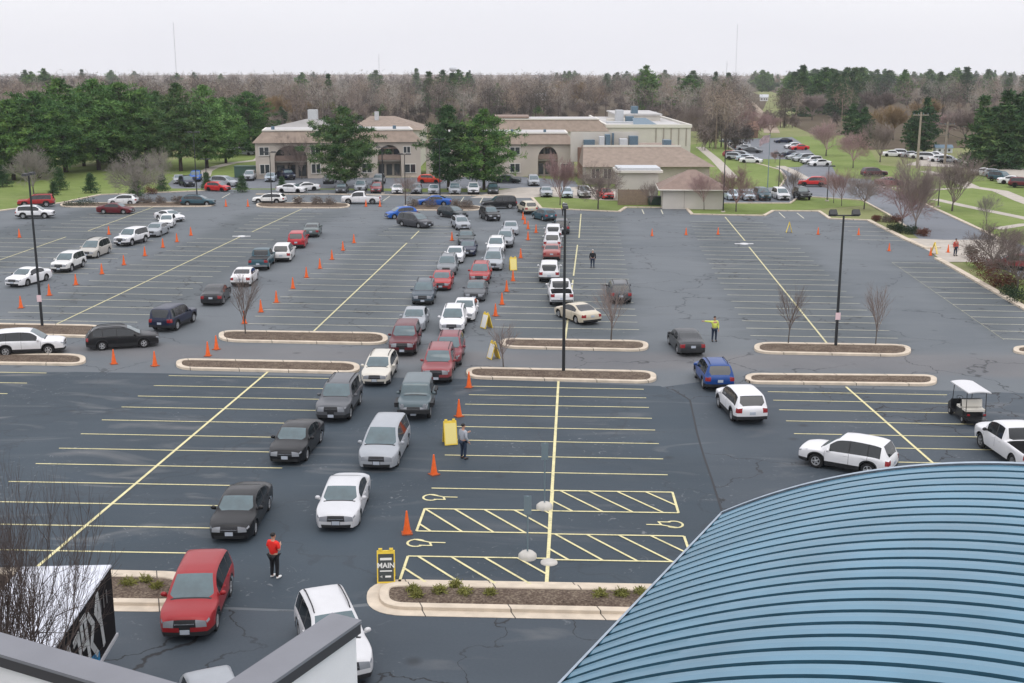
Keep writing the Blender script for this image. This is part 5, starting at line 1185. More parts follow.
def golf_cart():
    a, c = G(979, 428), G(954, 410); d = (c - a).normalized(); p_ = (a + c) / 2
    t = thing('golf_cart', 'black golf cart with white roof and rear-facing seat', 'golf cart', p_, math.atan2(d.y, d.x))   # faces +X
    M_CB = mat('cart_black', (.014, .015, .017), .4, coat=.3); M_CS = mat('cart_seat', (.66, .63, .56), .6)
    b = MB(); b.box((0, 0, .33), (2.7, 1.1, .14)); b.build('chassis', M_CB, t)
    b = MB(); b.add([(1.35, y, z) for y in (-.55, .55) for z in (.25, .62)] + [(.85, y, z) for y in (-.58, .58) for z in (.25, .95)], [(0, 1, 3, 2), (4, 6, 7, 5), (1, 5, 7, 3), (0, 4, 5, 1), (2, 3, 7, 6), (0, 2, 6, 4)]); b.build('front_cowl', M_CB, t)
    b = MB(); b.box((-.35, 0, .55), (.9, 1.12, .36)); b.build('seat_box', M_CB, t)
    b = MB(); b.box((-.12, 0, .79), (.5, 1.1, .12)); b.build('seat', M_CS, t)
    b = MB(); b.box((-.40, 0, 1.08), (.12, 1.08, .42), 0, Matrix.Rotation(R(-8), 3, 'Y')); b.build('backrest', mat('cart_dark_seat', (.03, .03, .03), .6), t)
    b = MB(); b.box((-.58, 0, 1.08), (.12, 1.08, .40), 0, Matrix.Rotation(R(8), 3, 'Y')); b.build('rear_backrest', M_CS, t)
    b = MB(); b.box((-.88, 0, .79), (.5, 1.1, .12)); b.build('rear_seat', M_CS, t)
    b = MB(); b.box((-1.35, 0, .36), (.55, 1.05, .05)); b.build('footboard', M_CB, t)
    for x, y in ((.80, .55), (.80, -.55), (-1.18, .55), (-1.18, -.55)):
        b = MB(); b.tube((x, y, .45), (x * .9 - .02, y * .96, 1.92), .022, .022, 8); b.build('roof_strut', M_CB, t)
    b = MB(); n = 8
    for k in range(n):
        y0, y1 = -.62 + 1.24 * k / n, -.62 + 1.24 * (k + 1) / n; z = lambda y: 1.98 - .07 * (y / .62) ** 2
        b.add([(-1.5, y0, z(y0)), (1.05, y0, z(y0)), (1.05, y1, z(y1)), (-1.5, y1, z(y1)), (-1.5, y0, z(y0) - .06), (1.05, y0, z(y0) - .06), (1.05, y1, z(y1) - .06), (-1.5, y1, z(y1) - .06)], [(0, 1, 2, 3), (7, 6, 5, 4), (0, 3, 7, 4), (1, 5, 6, 2)] + ([(0, 4, 5, 1)] if k == 0 else []) + ([(3, 2, 6, 7)] if k == n - 1 else []), 0, False)
    b.build('roof', mat('cart_roof', (.60, .60, .61), .5), t)
    for x in (.92, -.85):
        for s in (1, -1):
            b = MB(); b.lathe([(.1, -.09), (.21, -.09), (.23, 0), (.21, .09), (.1, .09)], 16, axis='Y', c=(x, s * .52, .23)); o = b.build('wheel', M_TYRE, t)
            b = MB(); b.lathe([(.001, s * .095), (.11, s * .095)], 12, axis='Y', c=(x, s * .52, .23)); b.build('rim', M_RIM, o)
    b = MB(); b.tube((.72, .28, .9), (.42, .28, 1.12), .02, .02, 6); pts = [Vector((.42 + .0, .28, 1.12)) + Vector((.12 * math.sin(q), .17 * math.cos(q), .1 * math.sin(q))) for q in [R(30 * k) for k in range(13)]]; b.path(pts, .015, 5); b.build('steering_wheel', M_CB, t)
    for s in (1, -1):
        b = MB(); b.box((-1.30, s * .45, .6), (.04, .14, .1)); b.build('taillight', M_TAIL, t)
golf_cart()
# ================================================================== BUILDINGS BEYOND THE LOT
M_BEIGE = mat('beige_stucco', (.47, .42, .365), .9, noise=.08, nscale=.4)
M_BEIGE2 = mat('pale_block_wall', (.55, .52, .47), .9, noise=.07, nscale=.4)
M_SHING = mat('brown_shingle', (.27, .215, .175), .95, noise=.16, nscale=1.2, bump=.4, bscale=6)
M_SHING2 = mat('mauve_shingle', (.25, .185, .155), .95, noise=.16, nscale=1.2, bump=.4, bscale=6)
M_FLAT = mat('pale_roof_membrane', (.46, .45, .44), .9, noise=.15, nscale=.25)
M_CAP = mat('pale_roof_cap', (.66, .63, .57), .7)
M_DARKW = mat('dark_window', (.03, .038, .042), .12, spec=.8)
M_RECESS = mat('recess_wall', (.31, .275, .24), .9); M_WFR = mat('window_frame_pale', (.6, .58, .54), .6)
M_UNIT = mat('rooftop_unit', (.50, .52, .54), .5, noise=.1); M_UNITB = mat('rooftop_unit_blue', (.10, .16, .21), .5, noise=.2); M_BRICK = mat('brown_brick', (.22, .135, .10), .95, noise=.14, nscale=1.0)
class Bld:
    """a building on a front line given by two ground points; local x along the front, y into the building"""
    def __init__(s, name, label, pl, pr, cat='building'):
        a, b = G(*pl), G(*pr); s.w = (b - a).length; s.Y = (a.y + b.y) / 2
        s.t = thing(name, label, cat, a, math.atan2(b.y - a.y, b.x - a.x)); s.a = a
    def x(s, px): return at_depth(px, 150, s.Y).x - s.a.x
    def z(s, py, back=0.0): return at_depth(512, py, s.Y + back).z
    def box(s, name, x0, x1, y0, y1, z0, z1, m, par=None):
        b = MB(); b.box(((x0 + x1) / 2, (y0 + y1) / 2, (z0 + z1) / 2), (x1 - x0, y1 - y0, z1 - z0)); return b.build(name, m, par or s.t)
    def mansard(s, x0, x1, y0, y1, z0, z1, ins, m, over=.5, flat=M_FLAT):
        b = MB(); lo = [(x0 - over, y0 - over), (x1 + over, y0 - over), (x1 + over, y1 + over), (x0 - over, y1 + over)]; hi = [(x0 + ins, y0 + ins), (x1 - ins, y0 + ins), (x1 - ins, y1 - ins), (x0 + ins, y1 - ins)]
        vs = [(*p, z0) for p in lo] + [(*p, z1) for p in hi]; b.add(vs, [(i, (i + 1) % 4, 4 + (i + 1) % 4, 4 + i) for i in range(4)] + [(3, 2, 1, 0)]); r = b.build('roof', m, s.t)
        c = MB(); c.box(((x0 + x1) / 2, (y0 + y1) / 2, z1 + .16), (x1 - x0 - 2 * ins + .3, y1 - y0 - 2 * ins + .3, .22)); c.build('roof_cap', M_CAP, r)
        c = MB(); c.box(((x0 + x1) / 2, (y0 + y1) / 2, z1 + .28), (x1 - x0 - 2 * ins - .4, y1 - y0 - 2 * ins - .4, .03)); c.build('flat_roof', flat, r); return r
    def window(s, x0, x1, z0, z1, y=0.0, mull=1, par=None):
        f = MB(); d = .1
        f.box(((x0 + x1) / 2, y - .05, z1), (x1 - x0 + .2, .14, .12)); f.box(((x0 + x1) / 2, y - .07, z0), (x1 - x0 + .3, .2, .12))
        for k in range(mull + 2): f.box((x0 + (x1 - x0) * k / (mull + 1), y - .05, (z0 + z1) / 2), (.12, .13, z1 - z0 - .13))
        o = f.build('window', M_WFR, par or s.t); p_ = MB(); p_.box(((x0 + x1) / 2, y - .02, (z0 + z1) / 2), (x1 - x0 - .1, .05, z1 - z0 - .1)); p_.build('pane', M_DARKW, o); return o
    def arch(s, x0, x1, zs, zt, ztop, th=.6, depth=1.7):
        """wall over an arched opening (springing zs, crown zt) with a two-storey loggia behind it"""
        b = MB(); n = 12; pts = [(x0 + (x1 - x0) * (1 - math.cos(math.pi * k / n)) / 2, zs + (zt - zs) * math.sin(math.pi * k / n)) for k in range(n + 1)]
        for (xa, za), (xb, zb) in zip(pts[:-1], pts[1:]):
            b.add([(xa, 0, za), (xb, 0, zb), (xb, 0, ztop), (xa, 0, ztop), (xa, th, za), (xb, th, zb)], [(0, 1, 2, 3), (1, 0, 4, 5)])
        b.build('arch_wall', M_BEIGE, s.t)
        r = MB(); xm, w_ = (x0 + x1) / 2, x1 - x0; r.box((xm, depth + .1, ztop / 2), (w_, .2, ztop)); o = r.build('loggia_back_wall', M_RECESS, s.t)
        for k in range(3):
            for z0, z1 in ((.3, 2.3), (3.5, 5.2)):
                q_ = MB(); q_.box((x0 + w_ * (k + .5) / 3, depth - .02, (z0 + z1) / 2), (w_ * .24, .06, z1 - z0)); q_.build('pane', M_DARKW, o)
        q_ = MB(); q_.box((xm, depth / 2 + .3, 3.0), (w_ - .05, depth - .7, .25)); q_.build('balcony_slab', M_BEIGE, s.t)
        q_ = MB(); q_.box((xm, .45, 3.65), (w_ - .06, .08, .95)); q_.build('balcony_rail', M_SHING2, s.t)
        q_ = MB(); q_.box((xm, .45, 5.3), (w_ * .96, .08, .25)); q_.build('trellis_beam', M_SHING2, s.t)
# ---- left apartment block with arched loggias
B = Bld('apartment_block', 'beige two-storey apartment block with arched loggias and brown roof', (256.5, 179), (421, 177)); ew = 6.4; X0 = lambda p_: B.x(p_)
spans = [(256.5, 276), (308, 378), (401.5, 421)]; W2 = B.w
for i, (p0, p1) in enumerate(spans): B.box('wall', X0(p0) if i else 0, X0(p1) if i < 2 else W2, 0, .6, 0, ew, M_BEIGE)
B.arch(X0(276), X0(308), 3.6, 5.9, ew); B.arch(X0(378), X0(401.5), 3.6, 5.9, ew)
B.box('side_wall', 0, .6, .6, 13, 0, ew, M_BEIGE); B.box('side_wall', W2 - .6, W2, .6, 13, 0, ew, M_BEIGE); B.box('rear_wall', 0, W2, 13, 13.6, 0, ew, M_BEIGE)
B.mansard(0, W2, 0, 13.6, ew + .02, B.z(131, 1.6), 1.4, M_SHING)
for pa, pb, z0, z1 in ((261.5, 271, 4.2, 5.7), (261.5, 271, .9, 2.6), (312, 321, 4.2, 5.7), (312, 321, .9, 2.6), (362, 372, 4.2, 5.7), (362, 372, .9, 2.6), (404, 411, 4.4, 5.6), (405, 416, .8, 2.4), (335, 345, 4.2, 5.7)): B.window(X0(pa), X0(pb), z0, z1)
for p_ in (275, 316, 362, 396): B.box('roof_vent', X0(p_) - .3, X0(p_) + .3, 2.2, 2.8, B.z(131, 1.6), B.z(131, 1.6) + .9, M_UNITB)
# rear wings behind it
B = Bld('flat_roofed_wing', 'pale flat-roofed wing with rooftop unit behind the apartments', (272, 168), (332, 168)); h = B.z(128); B.box('wall', 0, B.w, 0, 14, 0, h, M_BEIGE2)
m_ = MB(); m_.add([(-.6, -.6, h), (B.w + .6, -.6, h), (B.w + .6, 14.6, h), (-.6, 14.6, h), (6, 5, h + 1.5), (B.w - 4, 5, h + 1.5), (B.w - 4, 9, h + 1.5), (6, 9, h + 1.5)], [(0, 1, 5, 4), (1, 2, 6, 5), (2, 3, 7, 6), (3, 0, 4, 7), (4, 5, 6, 7), (3, 2, 1, 0)]); m_.build('roof', mat('grey_membrane', (.30, .29, .28), .9, noise=.15, nscale=.3), B.t)
B.box('rooftop_unit', B.x(304), B.x(313), 6, 8, h + 1.5, h + 3.4, M_UNIT)
B = Bld('hip_roofed_wing', 'pale wing with broad brownish hip roof behind the big pine', (352, 166), (421, 166)); h = B.z(130); B.box('wall', 0, B.w, 0, 18, 0, h, M_BEIGE2); zt = B.z(116, 9)
m_ = MB(); m_.add([(-.6, -.6, h), (B.w + .6, -.6, h), (B.w + .6, 18.6, h), (-.6, 18.6, h), (3, 9, zt), (B.w - 6, 9, zt)], [(0, 1, 5, 4), (1, 2, 5), (2, 3, 4, 5), (3, 0, 4), (3, 2, 1, 0)]); m_.build('roof', M_SHING, B.t)
B.box('roof_vent', B.x(372), B.x(376), 6, 7, zt - 1, zt + 1.0, M_UNIT)
# ---- middle block behind the pine pair
B = Bld('apartment_block', 'beige apartment block with brown mansard behind the pine pair', (426, 176.5), (574, 176.5)); ew = 5.9; W2 = B.w; X0 = lambda p_: B.x(p_)
for p0, p1 in ((426, 462), (490, 538), (558, 574)): B.box('wall', X0(p0), X0(p1), 0, .6, 0, ew, M_BEIGE)
B.arch(X0(462), X0(490), 3.4, 5.5, ew); B.arch(X0(538), X0(558), 3.2, 5.5, ew)
B.box('side_wall', 0, .6, .6, 13, 0, ew, M_BEIGE); B.box('side_wall', W2 - .6, W2, .6, 13, 0, ew, M_BEIGE); B.box('rear_wall', 0, W2, 13, 13.6, 0, ew, M_BEIGE)
B.mansard(0, W2, 0, 13.6, ew + .02, B.z(134, 1.5), 1.3, M_SHING)
for pa, pb, z0, z1 in ((432, 440, 4, 5.4), (432, 440, .8, 2.4), (510, 520, 4, 5.4), (510, 520, .8, 2.4), (561, 571, .8, 2.4)): B.window(X0(pa), X0(pb), z0, z1)
for p_ in (512, 545): B.box('roof_vent', X0(p_) - .25, X0(p_) + .25, 2.2, 2.7, B.z(134, 1.5), B.z(134, 1.5) + .8, M_UNITB)
B = Bld('upper_wing', 'long brown-roofed upper wing with pale cap behind the middle block', (494, 160), (607, 160)); h = B.z(131.5); B.box('wall', 0, B.w, 0, 16, 0, h, M_BEIGE2); B.mansard(0, B.w, 0, 16, h + .02, B.z(120, 2), 1.8, M_SHING)
B.box('roof_step', 0, B.x(529), 2, 14, B.z(120, 2) + .4, B.z(116.5, 2), M_SHING2)
# ---- school-like block with the roof plant
B = Bld('flat_roofed_hall', 'wide beige hall with brown sloping roof and rooftop plant', (584, 184), (711, 184)); ew = B.z(166.5); W2 = B.w; X0 = lambda p_: B.x(p_)
B.box('wall', .3, W2 - .3, .3, 22, 0, ew, M_BEIGE)
zt = B.z(147, 6.5); m_ = MB(); m_.add([(-.3, -.8, ew), (W2 + .6, -.8, ew), (W2 + .6, 22, ew), (-.3, 22, ew), (.2, 6.5, zt), (W2 - 4.5, 6.5, zt), (W2 - 4.5, 20, zt), (.2, 20, zt)], [(0, 1, 5, 4), (1, 2, 6, 5), (2, 3, 7, 6), (3, 0, 4, 7), (4, 5, 6, 7), (3, 2, 1, 0)]); m_.build('roof', M_SHING, B.t)
B.box('roof_edge', .2, W2 - 4.5, 6.4, 6.6, zt, zt + .35, M_CAP)
for pa, pb, z1, mm in ((587.5, 599, 1.0, M_UNITB), (603, 608, 1.7, M_UNIT), (609, 614, 2.1, M_UNITB), (617.5, 619, 2.2, M_UNITB), (624, 632, 1.3, M_UNIT), (635, 644, 1.7, M_UNITB), (671, 679, 1.0, M_UNITB)): B.box('rooftop_unit', X0(pa), X0(pb), 8 + (pa % 3), 10.5 + (pa % 3), zt + .02, zt + z1, mm)
B.box('screen_wall', X0(574), X0(646), 12.2, 12.6, zt - 3, B.z(132, 12), M_BEIGE2)
for pa, pb in ((592, 600), (604, 612), (616, 619)): B.window(X0(pa), X0(pb), .9, 2.6, .3)
B = Bld('link_wall', 'dark brick link between the beige blocks', (574.5, 178), (584, 180)); B.box('wall', .1, B.w - .1, .5, 8, 0, B.z(148), M_BRICK)
B = Bld('gymnasium', 'large pale gym block with stepped flat roof and duct', (606, 158), (690, 158)); h1 = B.z(146); hz = B.z(127); W2 = B.w; X0 = lambda p_: B.x(p_)
B.box('wall', 0, W2, 0, 60, 0, hz, M_BEIGE2); B.box('roof', .4, W2 - .4, .4, 59.6, hz + .01, hz + .12, M_FLAT)
for q_ in ((-.2, W2 + .2, -.25, .3), (-.2, .3, .3, 60), (W2 - .3, W2 + .2, .3, 60)): B.box('roof_edge', q_[0], q_[1], q_[2], q_[3], hz - .15, hz + .55, M_CAP)
zu = B.z(115.5, 30); B.box('upper_block', X0(628), X0(676), 30, 58, hz, zu, M_BEIGE2); B.box('upper_roof', X0(628) - .4, X0(676) + .4, 29.6, 58.4, zu + .01, zu + .4, M_FLAT)
m_ = MB(); m_.add([(X0(634), 2, hz + .13), (X0(660), 2, hz + .13), (X0(652), 14, hz + 1.5), (X0(638), 14, hz + 1.5)], [(0, 1, 2, 3)]); m_.build('skylight_slope', M_UNITB, B.t)
B.box('duct', X0(645), X0(652), 32, 35, zu + .4, zu + 2.2, M_UNITB); B.box('rooftop_unit', X0(624), X0(632), 22, 26, hz + .1, hz + 3.0, M_UNIT); B.box('rooftop_unit', X0(634), X0(642), 20, 23, hz + .1, hz + 1.6, M_UNITB)
B.box('roof_strip', X0(612), X0(652), 17, 19, hz + .12, hz + .5, M_UNIT); B.box('roof_strip', X0(616), X0(640), 27, 29, hz + .12, hz + .9, M_CAP)
for k in range(5): B.box('roof_seam', X0(655) + k * 1.7, X0(655) + k * 1.7 + .25, -.12, -.01, h1, hz - .3, M_RECESS)
# ---- enclosure and garage at the back kerb
B = Bld('utility_building', 'small pale building with flat grey roof behind a wooden fence', (619, 202.5), (658, 202.5)); h = B.z(173); B.box('wall', 0, B.w, .4, 6, 0, h, M_BEIGE2); B.box('roof', -.5, B.w + .6, -.1, 6.6, h + .01, h + .35, M_CAP); B.box('roof_membrane', -.2, B.w + .3, .3, 6.2, h + .36, h + .7, M_UNIT)
t = thing('wooden_fence', 'brown wooden fence enclosure in front of the small pale building', 'fence', G(618, 205)); wd = (G(648.5, 205) - G(618, 205)).length; fh = at_depth(630, 189.5, t.location.y).z
M_FEN = mat('brown_fence', (.24, .175, .13), .9, noise=.15, nscale=3); b = MB()
for k in range(int(wd / .16)): b.box((k * .16 + .08, 0, fh / 2), (.15, .03, fh))
b.build('boards', M_FEN, t)
for k in range(4): b = MB(); b.box((k * wd / 3, .06, fh / 2 + .05), (.12, .09, fh + .1)); b.build('post', M_FEN, t)
B = Bld('garage', 'beige garage with brown hip roof at the back of the lot', (662.5, 209), (723.5, 209.5)); h = B.z(189.5); W2 = B.w; B.box('wall', 0, W2, 0, 8, 0, h, M_BEIGE2)
zt = B.z(169.5, 4.2); m_ = MB(); o_ = .65; m_.add([(-o_, -o_, h), (W2 + o_, -o_, h), (W2 + o_, 8 + o_, h), (-o_, 8 + o_, h), (W2 / 2 - .5, 4, zt), (W2 / 2 + .5, 4, zt)], [(0, 1, 5, 4), (1, 2, 5), (2, 3, 4, 5), (3, 0, 4), (3, 2, 1, 0)]); r_ = m_.build('roof', M_SHING2, B.t)
m_ = MB()
for a_, c_ in (((-o_, -o_), (W2 + o_, -o_)), ((W2 + o_, -o_), (W2 + o_, 8 + o_)), ((-o_, 8 + o_), (-o_, -o_))): m_.tube((*a_, h - .06), (*c_, h - .06), .09, .09, 6)
m_.build('gutter', M_CAP, r_)
for k in range(1): B.box('panel_seam', W2 * .35, W2 * .35 + .06, -.02, 0, .1, h - .2, M_RECESS)
t = thing('dumpster', 'dark green waste bin between fence and garage', 'bin', G(655.5, 205)); b = MB(); b.box((0, 0, .65), (2.1, 1.3, 1.1), 0, None, 1.12); b.build('tub', mat('bin_green', (.02, .045, .03), .5), t); b = MB(); b.box((0, 0, 1.26), (2.4, 1.5, .09)); b.build('lid', M_TRIM, t)
# ---- little houses and sheds far off on the right
def house(px, wpx, hpx, roof, label, wall=M_BEIGE2, rpx=None):
    a = G(*px); k = (at_depth(px[0] + 1, px[1], a.y).x - at_depth(px[0], px[1], a.y).x); w_ = wpx * k; h_ = hpx * k; t = thing('house', label, 'house', a, random.uniform(-.2, .2))
    b = MB(); b.box((0, w_ * .35, h_ / 2), (w_, w_ * .7, h_)); b.build('wall', wall, t); rh = (rpx or hpx * .8) * k; b = MB(); e = w_ * .05
    b.add([(-w_ / 2 - e, -e, h_), (w_ / 2 + e, -e, h_), (w_ / 2 + e, w_ * .7 + e, h_), (-w_ / 2 - e, w_ * .7 + e, h_), (-w_ / 2 - e, w_ * .35, h_ + rh), (w_ / 2 + e, w_ * .35, h_ + rh)], [(0, 1, 5, 4), (2, 3, 4, 5), (1, 2, 5), (3, 0, 4), (3, 2, 1, 0)]); b.build('roof', roof, t)
    for s_ in (-.28, .05, .3): b = MB(); b.box((w_ * s_, -.03, h_ * .55), (w_ * .14, .08, h_ * .4)); b.build('window', M_DARKW, t)
house((743, 138), 30, 8, M_BRICK, 'brown-roofed house behind bare trees past the church car park', M_BRICK, 8)
house((764, 101), 8, 3.5, M_UNIT, 'tiny white house on the far green slope', mat('white_siding', (.7, .7, .7), .8), 3)
house((650, 120), 11, 5, M_UNIT, 'faint pale house in the brown wood above the gym', M_BEIGE2, 3)
house((944, 153), 16, 5, M_UNITB, 'low grey-blue building behind the utility poles', M_UNIT, 3)
house((540, 100), 10, 4, M_UNIT, 'faint pale house deep in the brown wood', mat('white_siding', (.7, .7, .7), .8), 3)
house((946, 99), 5, 11, M_UNIT, 'pale silo-like building in the right-hand wood', mat('white_siding', (.7, .7, .7), .8), 2)
# ================================================================== TREES AND SHRUBS
M_BARK = mixmat('grey_bark', [(.05, .042, .036), (.10, .088, .078), (.15, .135, .12)], [(1.5, .6), (12, .7)], rough=.95, spec=.1)
M_BARKP = mixmat('pine_bark', [(.03, .024, .02), (.07, .055, .045)], [(2, .6), (12, .7)], rough=.95, spec=.1)
M_TWIG = mixmat('brown_twigs', [(.150, .119, .106), (.237, .194, .175), (.312, .256, .237)], [(.3, .8), (3, .4)], rough=.95, spec=.05, objvar=.5)
M_TWIGR = mixmat('reddish_twigs', [(.250, .164, .156), (.375, .258, .250), (.453, .329, .320)], [(.3, .8), (3, .4)], rough=.95, spec=.05, objvar=.5)
M_TWIGG = mixmat('grey_twigs', [(.20, .185, .16), (.27, .25, .22), (.31, .29, .25)], [(.3, .8), (3, .4)], rough=.95, spec=.05)
PINE_COLS = [(0.0203, 0.0586, 0.0229), (0.0527, 0.1242, 0.0382), (0.1121, 0.2162, 0.0536), (0.2025, 0.3105, 0.0765)]
M_PINE = mixmat('pine_needles', PINE_COLS, [(.45, .7), (2.5, .5)], rough=.8, spec=.2, attr='rnd', objvar=.25)
M_PINED = mixmat('dark_needles', [(0.0165, 0.0439, 0.0204), (0.0330, 0.0805, 0.0348), (0.0675, 0.1318, 0.0459), (0.1245, 0.1830, 0.0612)], [(.4, .7), (2.5, .5)], rough=.8, spec=.2, attr='rnd', objvar=.25)
M_PINEL = mixmat('light_needles', [(.036, .090, .033), (.083, .180, .054), (.150, .277, .083), (.240, .360, .120)], [(.45, .7), (2.5, .5)], rough=.8, spec=.2, attr='rnd', objvar=.2)
M_OLIVE = mixmat('budding_leaves', [(0.1170, 0.1260, 0.0360), (0.2080, 0.2100, 0.0600), (0.2860, 0.2800, 0.0960)], [(.4, .7), (2, .5)], rough=.9, spec=.1, attr='rnd')
M_SHRUB = mixmat('russet_shrub', [(.07, .03, .022), (.14, .062, .045), (.17, .10, .07)], [(.8, .7), (4, .5)], rough=.9, spec=.1, attr='rnd', objvar=.4)
M_BOX = mixmat('box_shrub', [(.012, .025, .014), (.03, .05, .028), (.055, .075, .04)], [(.8, .7), (4, .5)], rough=.9, spec=.1, attr='rnd')
M_DRYSH = mixmat('dry_shrub', [(.10, .08, .065), (.16, .13, .11), (.21, .175, .15)], [(.8, .7), (4, .5)], rough=.9, spec=.1, attr='rnd')
M_TWIGD = mixmat('dark_brown_twigs', [(.06, .047, .042), (.105, .083, .075), (.15, .12, .11)], [(.3, .8), (3, .4)], rough=.95, spec=.05)
def bare_tree(seed, h=9.0, spread=.5, trunk_h=1.8, levels=5, r0=.16, kids_=(5, 4, 4, 4, 3), up=.25, twig=.011, fork=False, ratio=.62, lean=0, thin=.5, first=.85, mats=None):
    """one connected branch structure: returns (trunk_mesh, crown_mesh)"""
    rd = random.Random(seed); T, C = MB(), MB()
    def seg(mb, pts, ra, rb, n):
        m = len(pts); vs = []
        for i, p_ in enumerate(pts):
            d = (pts[min(i + 1, m - 1)] - pts[max(i - 1, 0)]).normalized(); u = d.orthogonal().normalized(); w_ = d.cross(u); r = ra + (rb - ra) * i / (m - 1)
            for k in range(n): t = 2 * math.pi * k / n; vs.append(p_ + (u * math.cos(t) + w_ * math.sin(t)) * r)
        mb.add(vs, [(i * n + k, i * n + (k + 1) % n, (i + 1) * n + (k + 1) % n, (i + 1) * n + k) for i in range(m - 1) for k in range(n)], 0, True)
    def grow(p0, d, ln, r, lv):
        ns = 4 if lv < 3 else (3 if lv < 4 else 2); pts = [p0]; dd = d.copy()
        for i in range(ns):
            dd = (dd + Vector((rd.uniform(-1, 1), rd.uniform(-1, 1), rd.uniform(-.6, 1) * .8 + up * .4)) * (.16 if lv else .05)).normalized(); pts.append(pts[-1] + dd * ln / ns)
        re = max(r * thin, twig * .7)
        seg(T if lv == 0 else C, pts, r, re, 8 if lv == 0 else (5 if lv < 3 else 3))
        if lv >= levels: return
        nk = kids_[lv]
        for k in range(nk):
            f = (first if lv == 0 else .35) + (1 - (first if lv == 0 else .35)) * ((k + rd.random()) / nk); f = min(f, .99)
            i = min(int(f * ns), ns - 1); q_ = pts[i].lerp(pts[i + 1], f * ns - i); base = (pts[i + 1] - pts[i]).normalized()
            az = 2 * math.pi * (k * .382 + rd.random() * .25) * 1.0 + lv; s_ = spread * rd.uniform(.7, 1.3)
            u = base.orthogonal().normalized(); w_ = base.cross(u); nd = (base * math.cos(s_) + (u * math.cos(az) + w_ * math.sin(az)) * math.sin(s_) + Vector((0, 0, up * .5))).normalized()
            grow(q_, nd, ln * ratio * rd.uniform(.8, 1.15) if lv else ln0 * rd.uniform(.8, 1.1), max(r * (.62 if lv else .55) * rd.uniform(.8, 1), twig), lv + 1)
        if lv: grow(pts[-1], dd, ln * ratio * .9, re, lv + 1)
    ln0 = (h - trunk_h) * (1 - ratio) / (1 - ratio ** levels) * 1.15
    grow(Vector((0, 0, -.1)), Vector((lean, 0, 1)).normalized(), trunk_h, r0, 0)
    return T, C
def tree_thing(name, label, cat, T, C, mt, mc, loc, rz=0, group=None):
    t = thing(name, label, cat, loc, rz, group); T.build('trunk', mt, t); C.build('crown', mc, t); return t
def clumps(seed, centres, radii, n, leaf, flat=.5, size=(1, 1)):
    """needle/leaf blades around clump centres -> (V, per-face random)"""
    g = np.random.default_rng(seed); c = np.repeat(np.array(centres), n, 0); r = np.repeat(np.array(radii), n)[:, None]; N_ = len(c)
    o = g.normal(size=(N_, 3)); o /= np.linalg.norm(o, axis=1)[:, None]; o *= g.random((N_, 1)) ** .45; o[:, 2] *= flat
    p_ = c + o * r; a = g.normal(size=(N_, 3)) + o * 1.6 + np.array([0, 0, .25]); a /= np.linalg.norm(a, axis=1)[:, None]
    b = np.cross(a, g.normal(size=(N_, 3))); b /= np.linalg.norm(b, axis=1)[:, None]
    L = leaf[0] * g.uniform(.6, 1.3, (N_, 1)); W_ = leaf[1] * g.uniform(.6, 1.3, (N_, 1))
    V = np.stack([p_ - b * W_ / 2, p_ + b * W_ / 2, p_ + a * L + b * W_ * .3, p_ + a * L - b * W_ * .3], 1).reshape(-1, 3)
    rn = np.repeat(g.normal(0, .10, len(centres)), n) + g.normal(0, .05, N_)
    return V, rn
def conifer(seed, h=15, rad=4.5, base=.12, shape='pine', whorls=16, blade=(.42, .10), per=26, m=None):
    """trunk with tiers of boughs, each bough carrying flattened sprays of needles with gaps between the tiers"""
    rd = random.Random(seed); T = MB(); T.tube((0, 0, -.1), (0, 0, h * .96), h * .021, .03, 8); cs, rs = [], []; Bw = MB()
    for w_ in range(whorls):
        f = w_ / (whorls - 1); z = h * (base + (.98 - base) * f ** .95); z += rd.uniform(-.2, .2)
        if shape == 'pine': R_ = rad * (math.sin(min(1, (f + .22) / .62) * math.pi / 2) if f < .4 else (1 - ((f - .4) / .64) ** 1.5)) * 1.0
        elif shape == 'spruce': R_ = rad * (1 - f) ** .9 + .15
        else: R_ = rad * math.sqrt(max(.03, 1 - (2 * f - .9) ** 2 * .8))
        nb = 5 if f > .75 else 7
        for k in range(nb):
            az = 2 * math.pi * (k + rd.random() * .7) / nb + w_ * 1.1; ln = max(R_ * rd.uniform(.62, 1.18), .25); dr = -.12 if shape == 'spruce' else rd.uniform(-.05, .28)
            d = Vector((math.cos(az), math.sin(az), dr)); tip = Vector((0, 0, z)) + d * ln
            if ln > 1: Bw.tube((0, 0, z), tip, .05, .015, 4)
            ns = max(2, int(ln / .62))
            for j in range(ns):
                q_ = Vector((0, 0, z)).lerp(tip, .25 + .78 * (j + .5) / ns); s_ = ln * .26 * (j + 1) / ns
                cs.append((q_.x + rd.uniform(-s_, s_), q_.y + rd.uniform(-s_, s_), q_.z + rd.uniform(-.12, .22))); rs.append(rd.uniform(.42, .75) * (.7 if ln < 1.2 else 1))
    cs.append((0, 0, h * .985)); rs.append(.4)
    V, rn = clumps(seed, cs, rs, per, blade, .55)
    return T, Bw, np_mesh('crown', V, 4, m or M_PINE, rn)
def conifer_thing(name, label, spec, loc, rz=0, group=None, bark=None):
    T, Bw, me = spec; t = thing(name, label, 'tree', loc, rz, group); T.build('trunk', bark or M_BARKP, t); c = link('crown', me, t)
    if len(Bw.v): Bw.build('boughs', bark or M_BARKP, t)
    return t
def shrub_mesh(seed, r, h, m, n=900, blade=(.16, .06)):
    g = random.Random(seed); cs = []; rs = []
    for k in range(26):
        a = g.uniform(0, 6.28); q_ = math.sqrt(g.random()) * r * .75; z = h * g.uniform(.15, .85) * (1 - .45 * (q_ / r) ** 2); cs.append((q_ * math.cos(a), q_ * math.sin(a), z)); rs.append(r * .36)
    V, rn = clumps(seed, cs, rs, n // 26, blade, .9); return np_mesh('foliage', V, 4, m, rn)
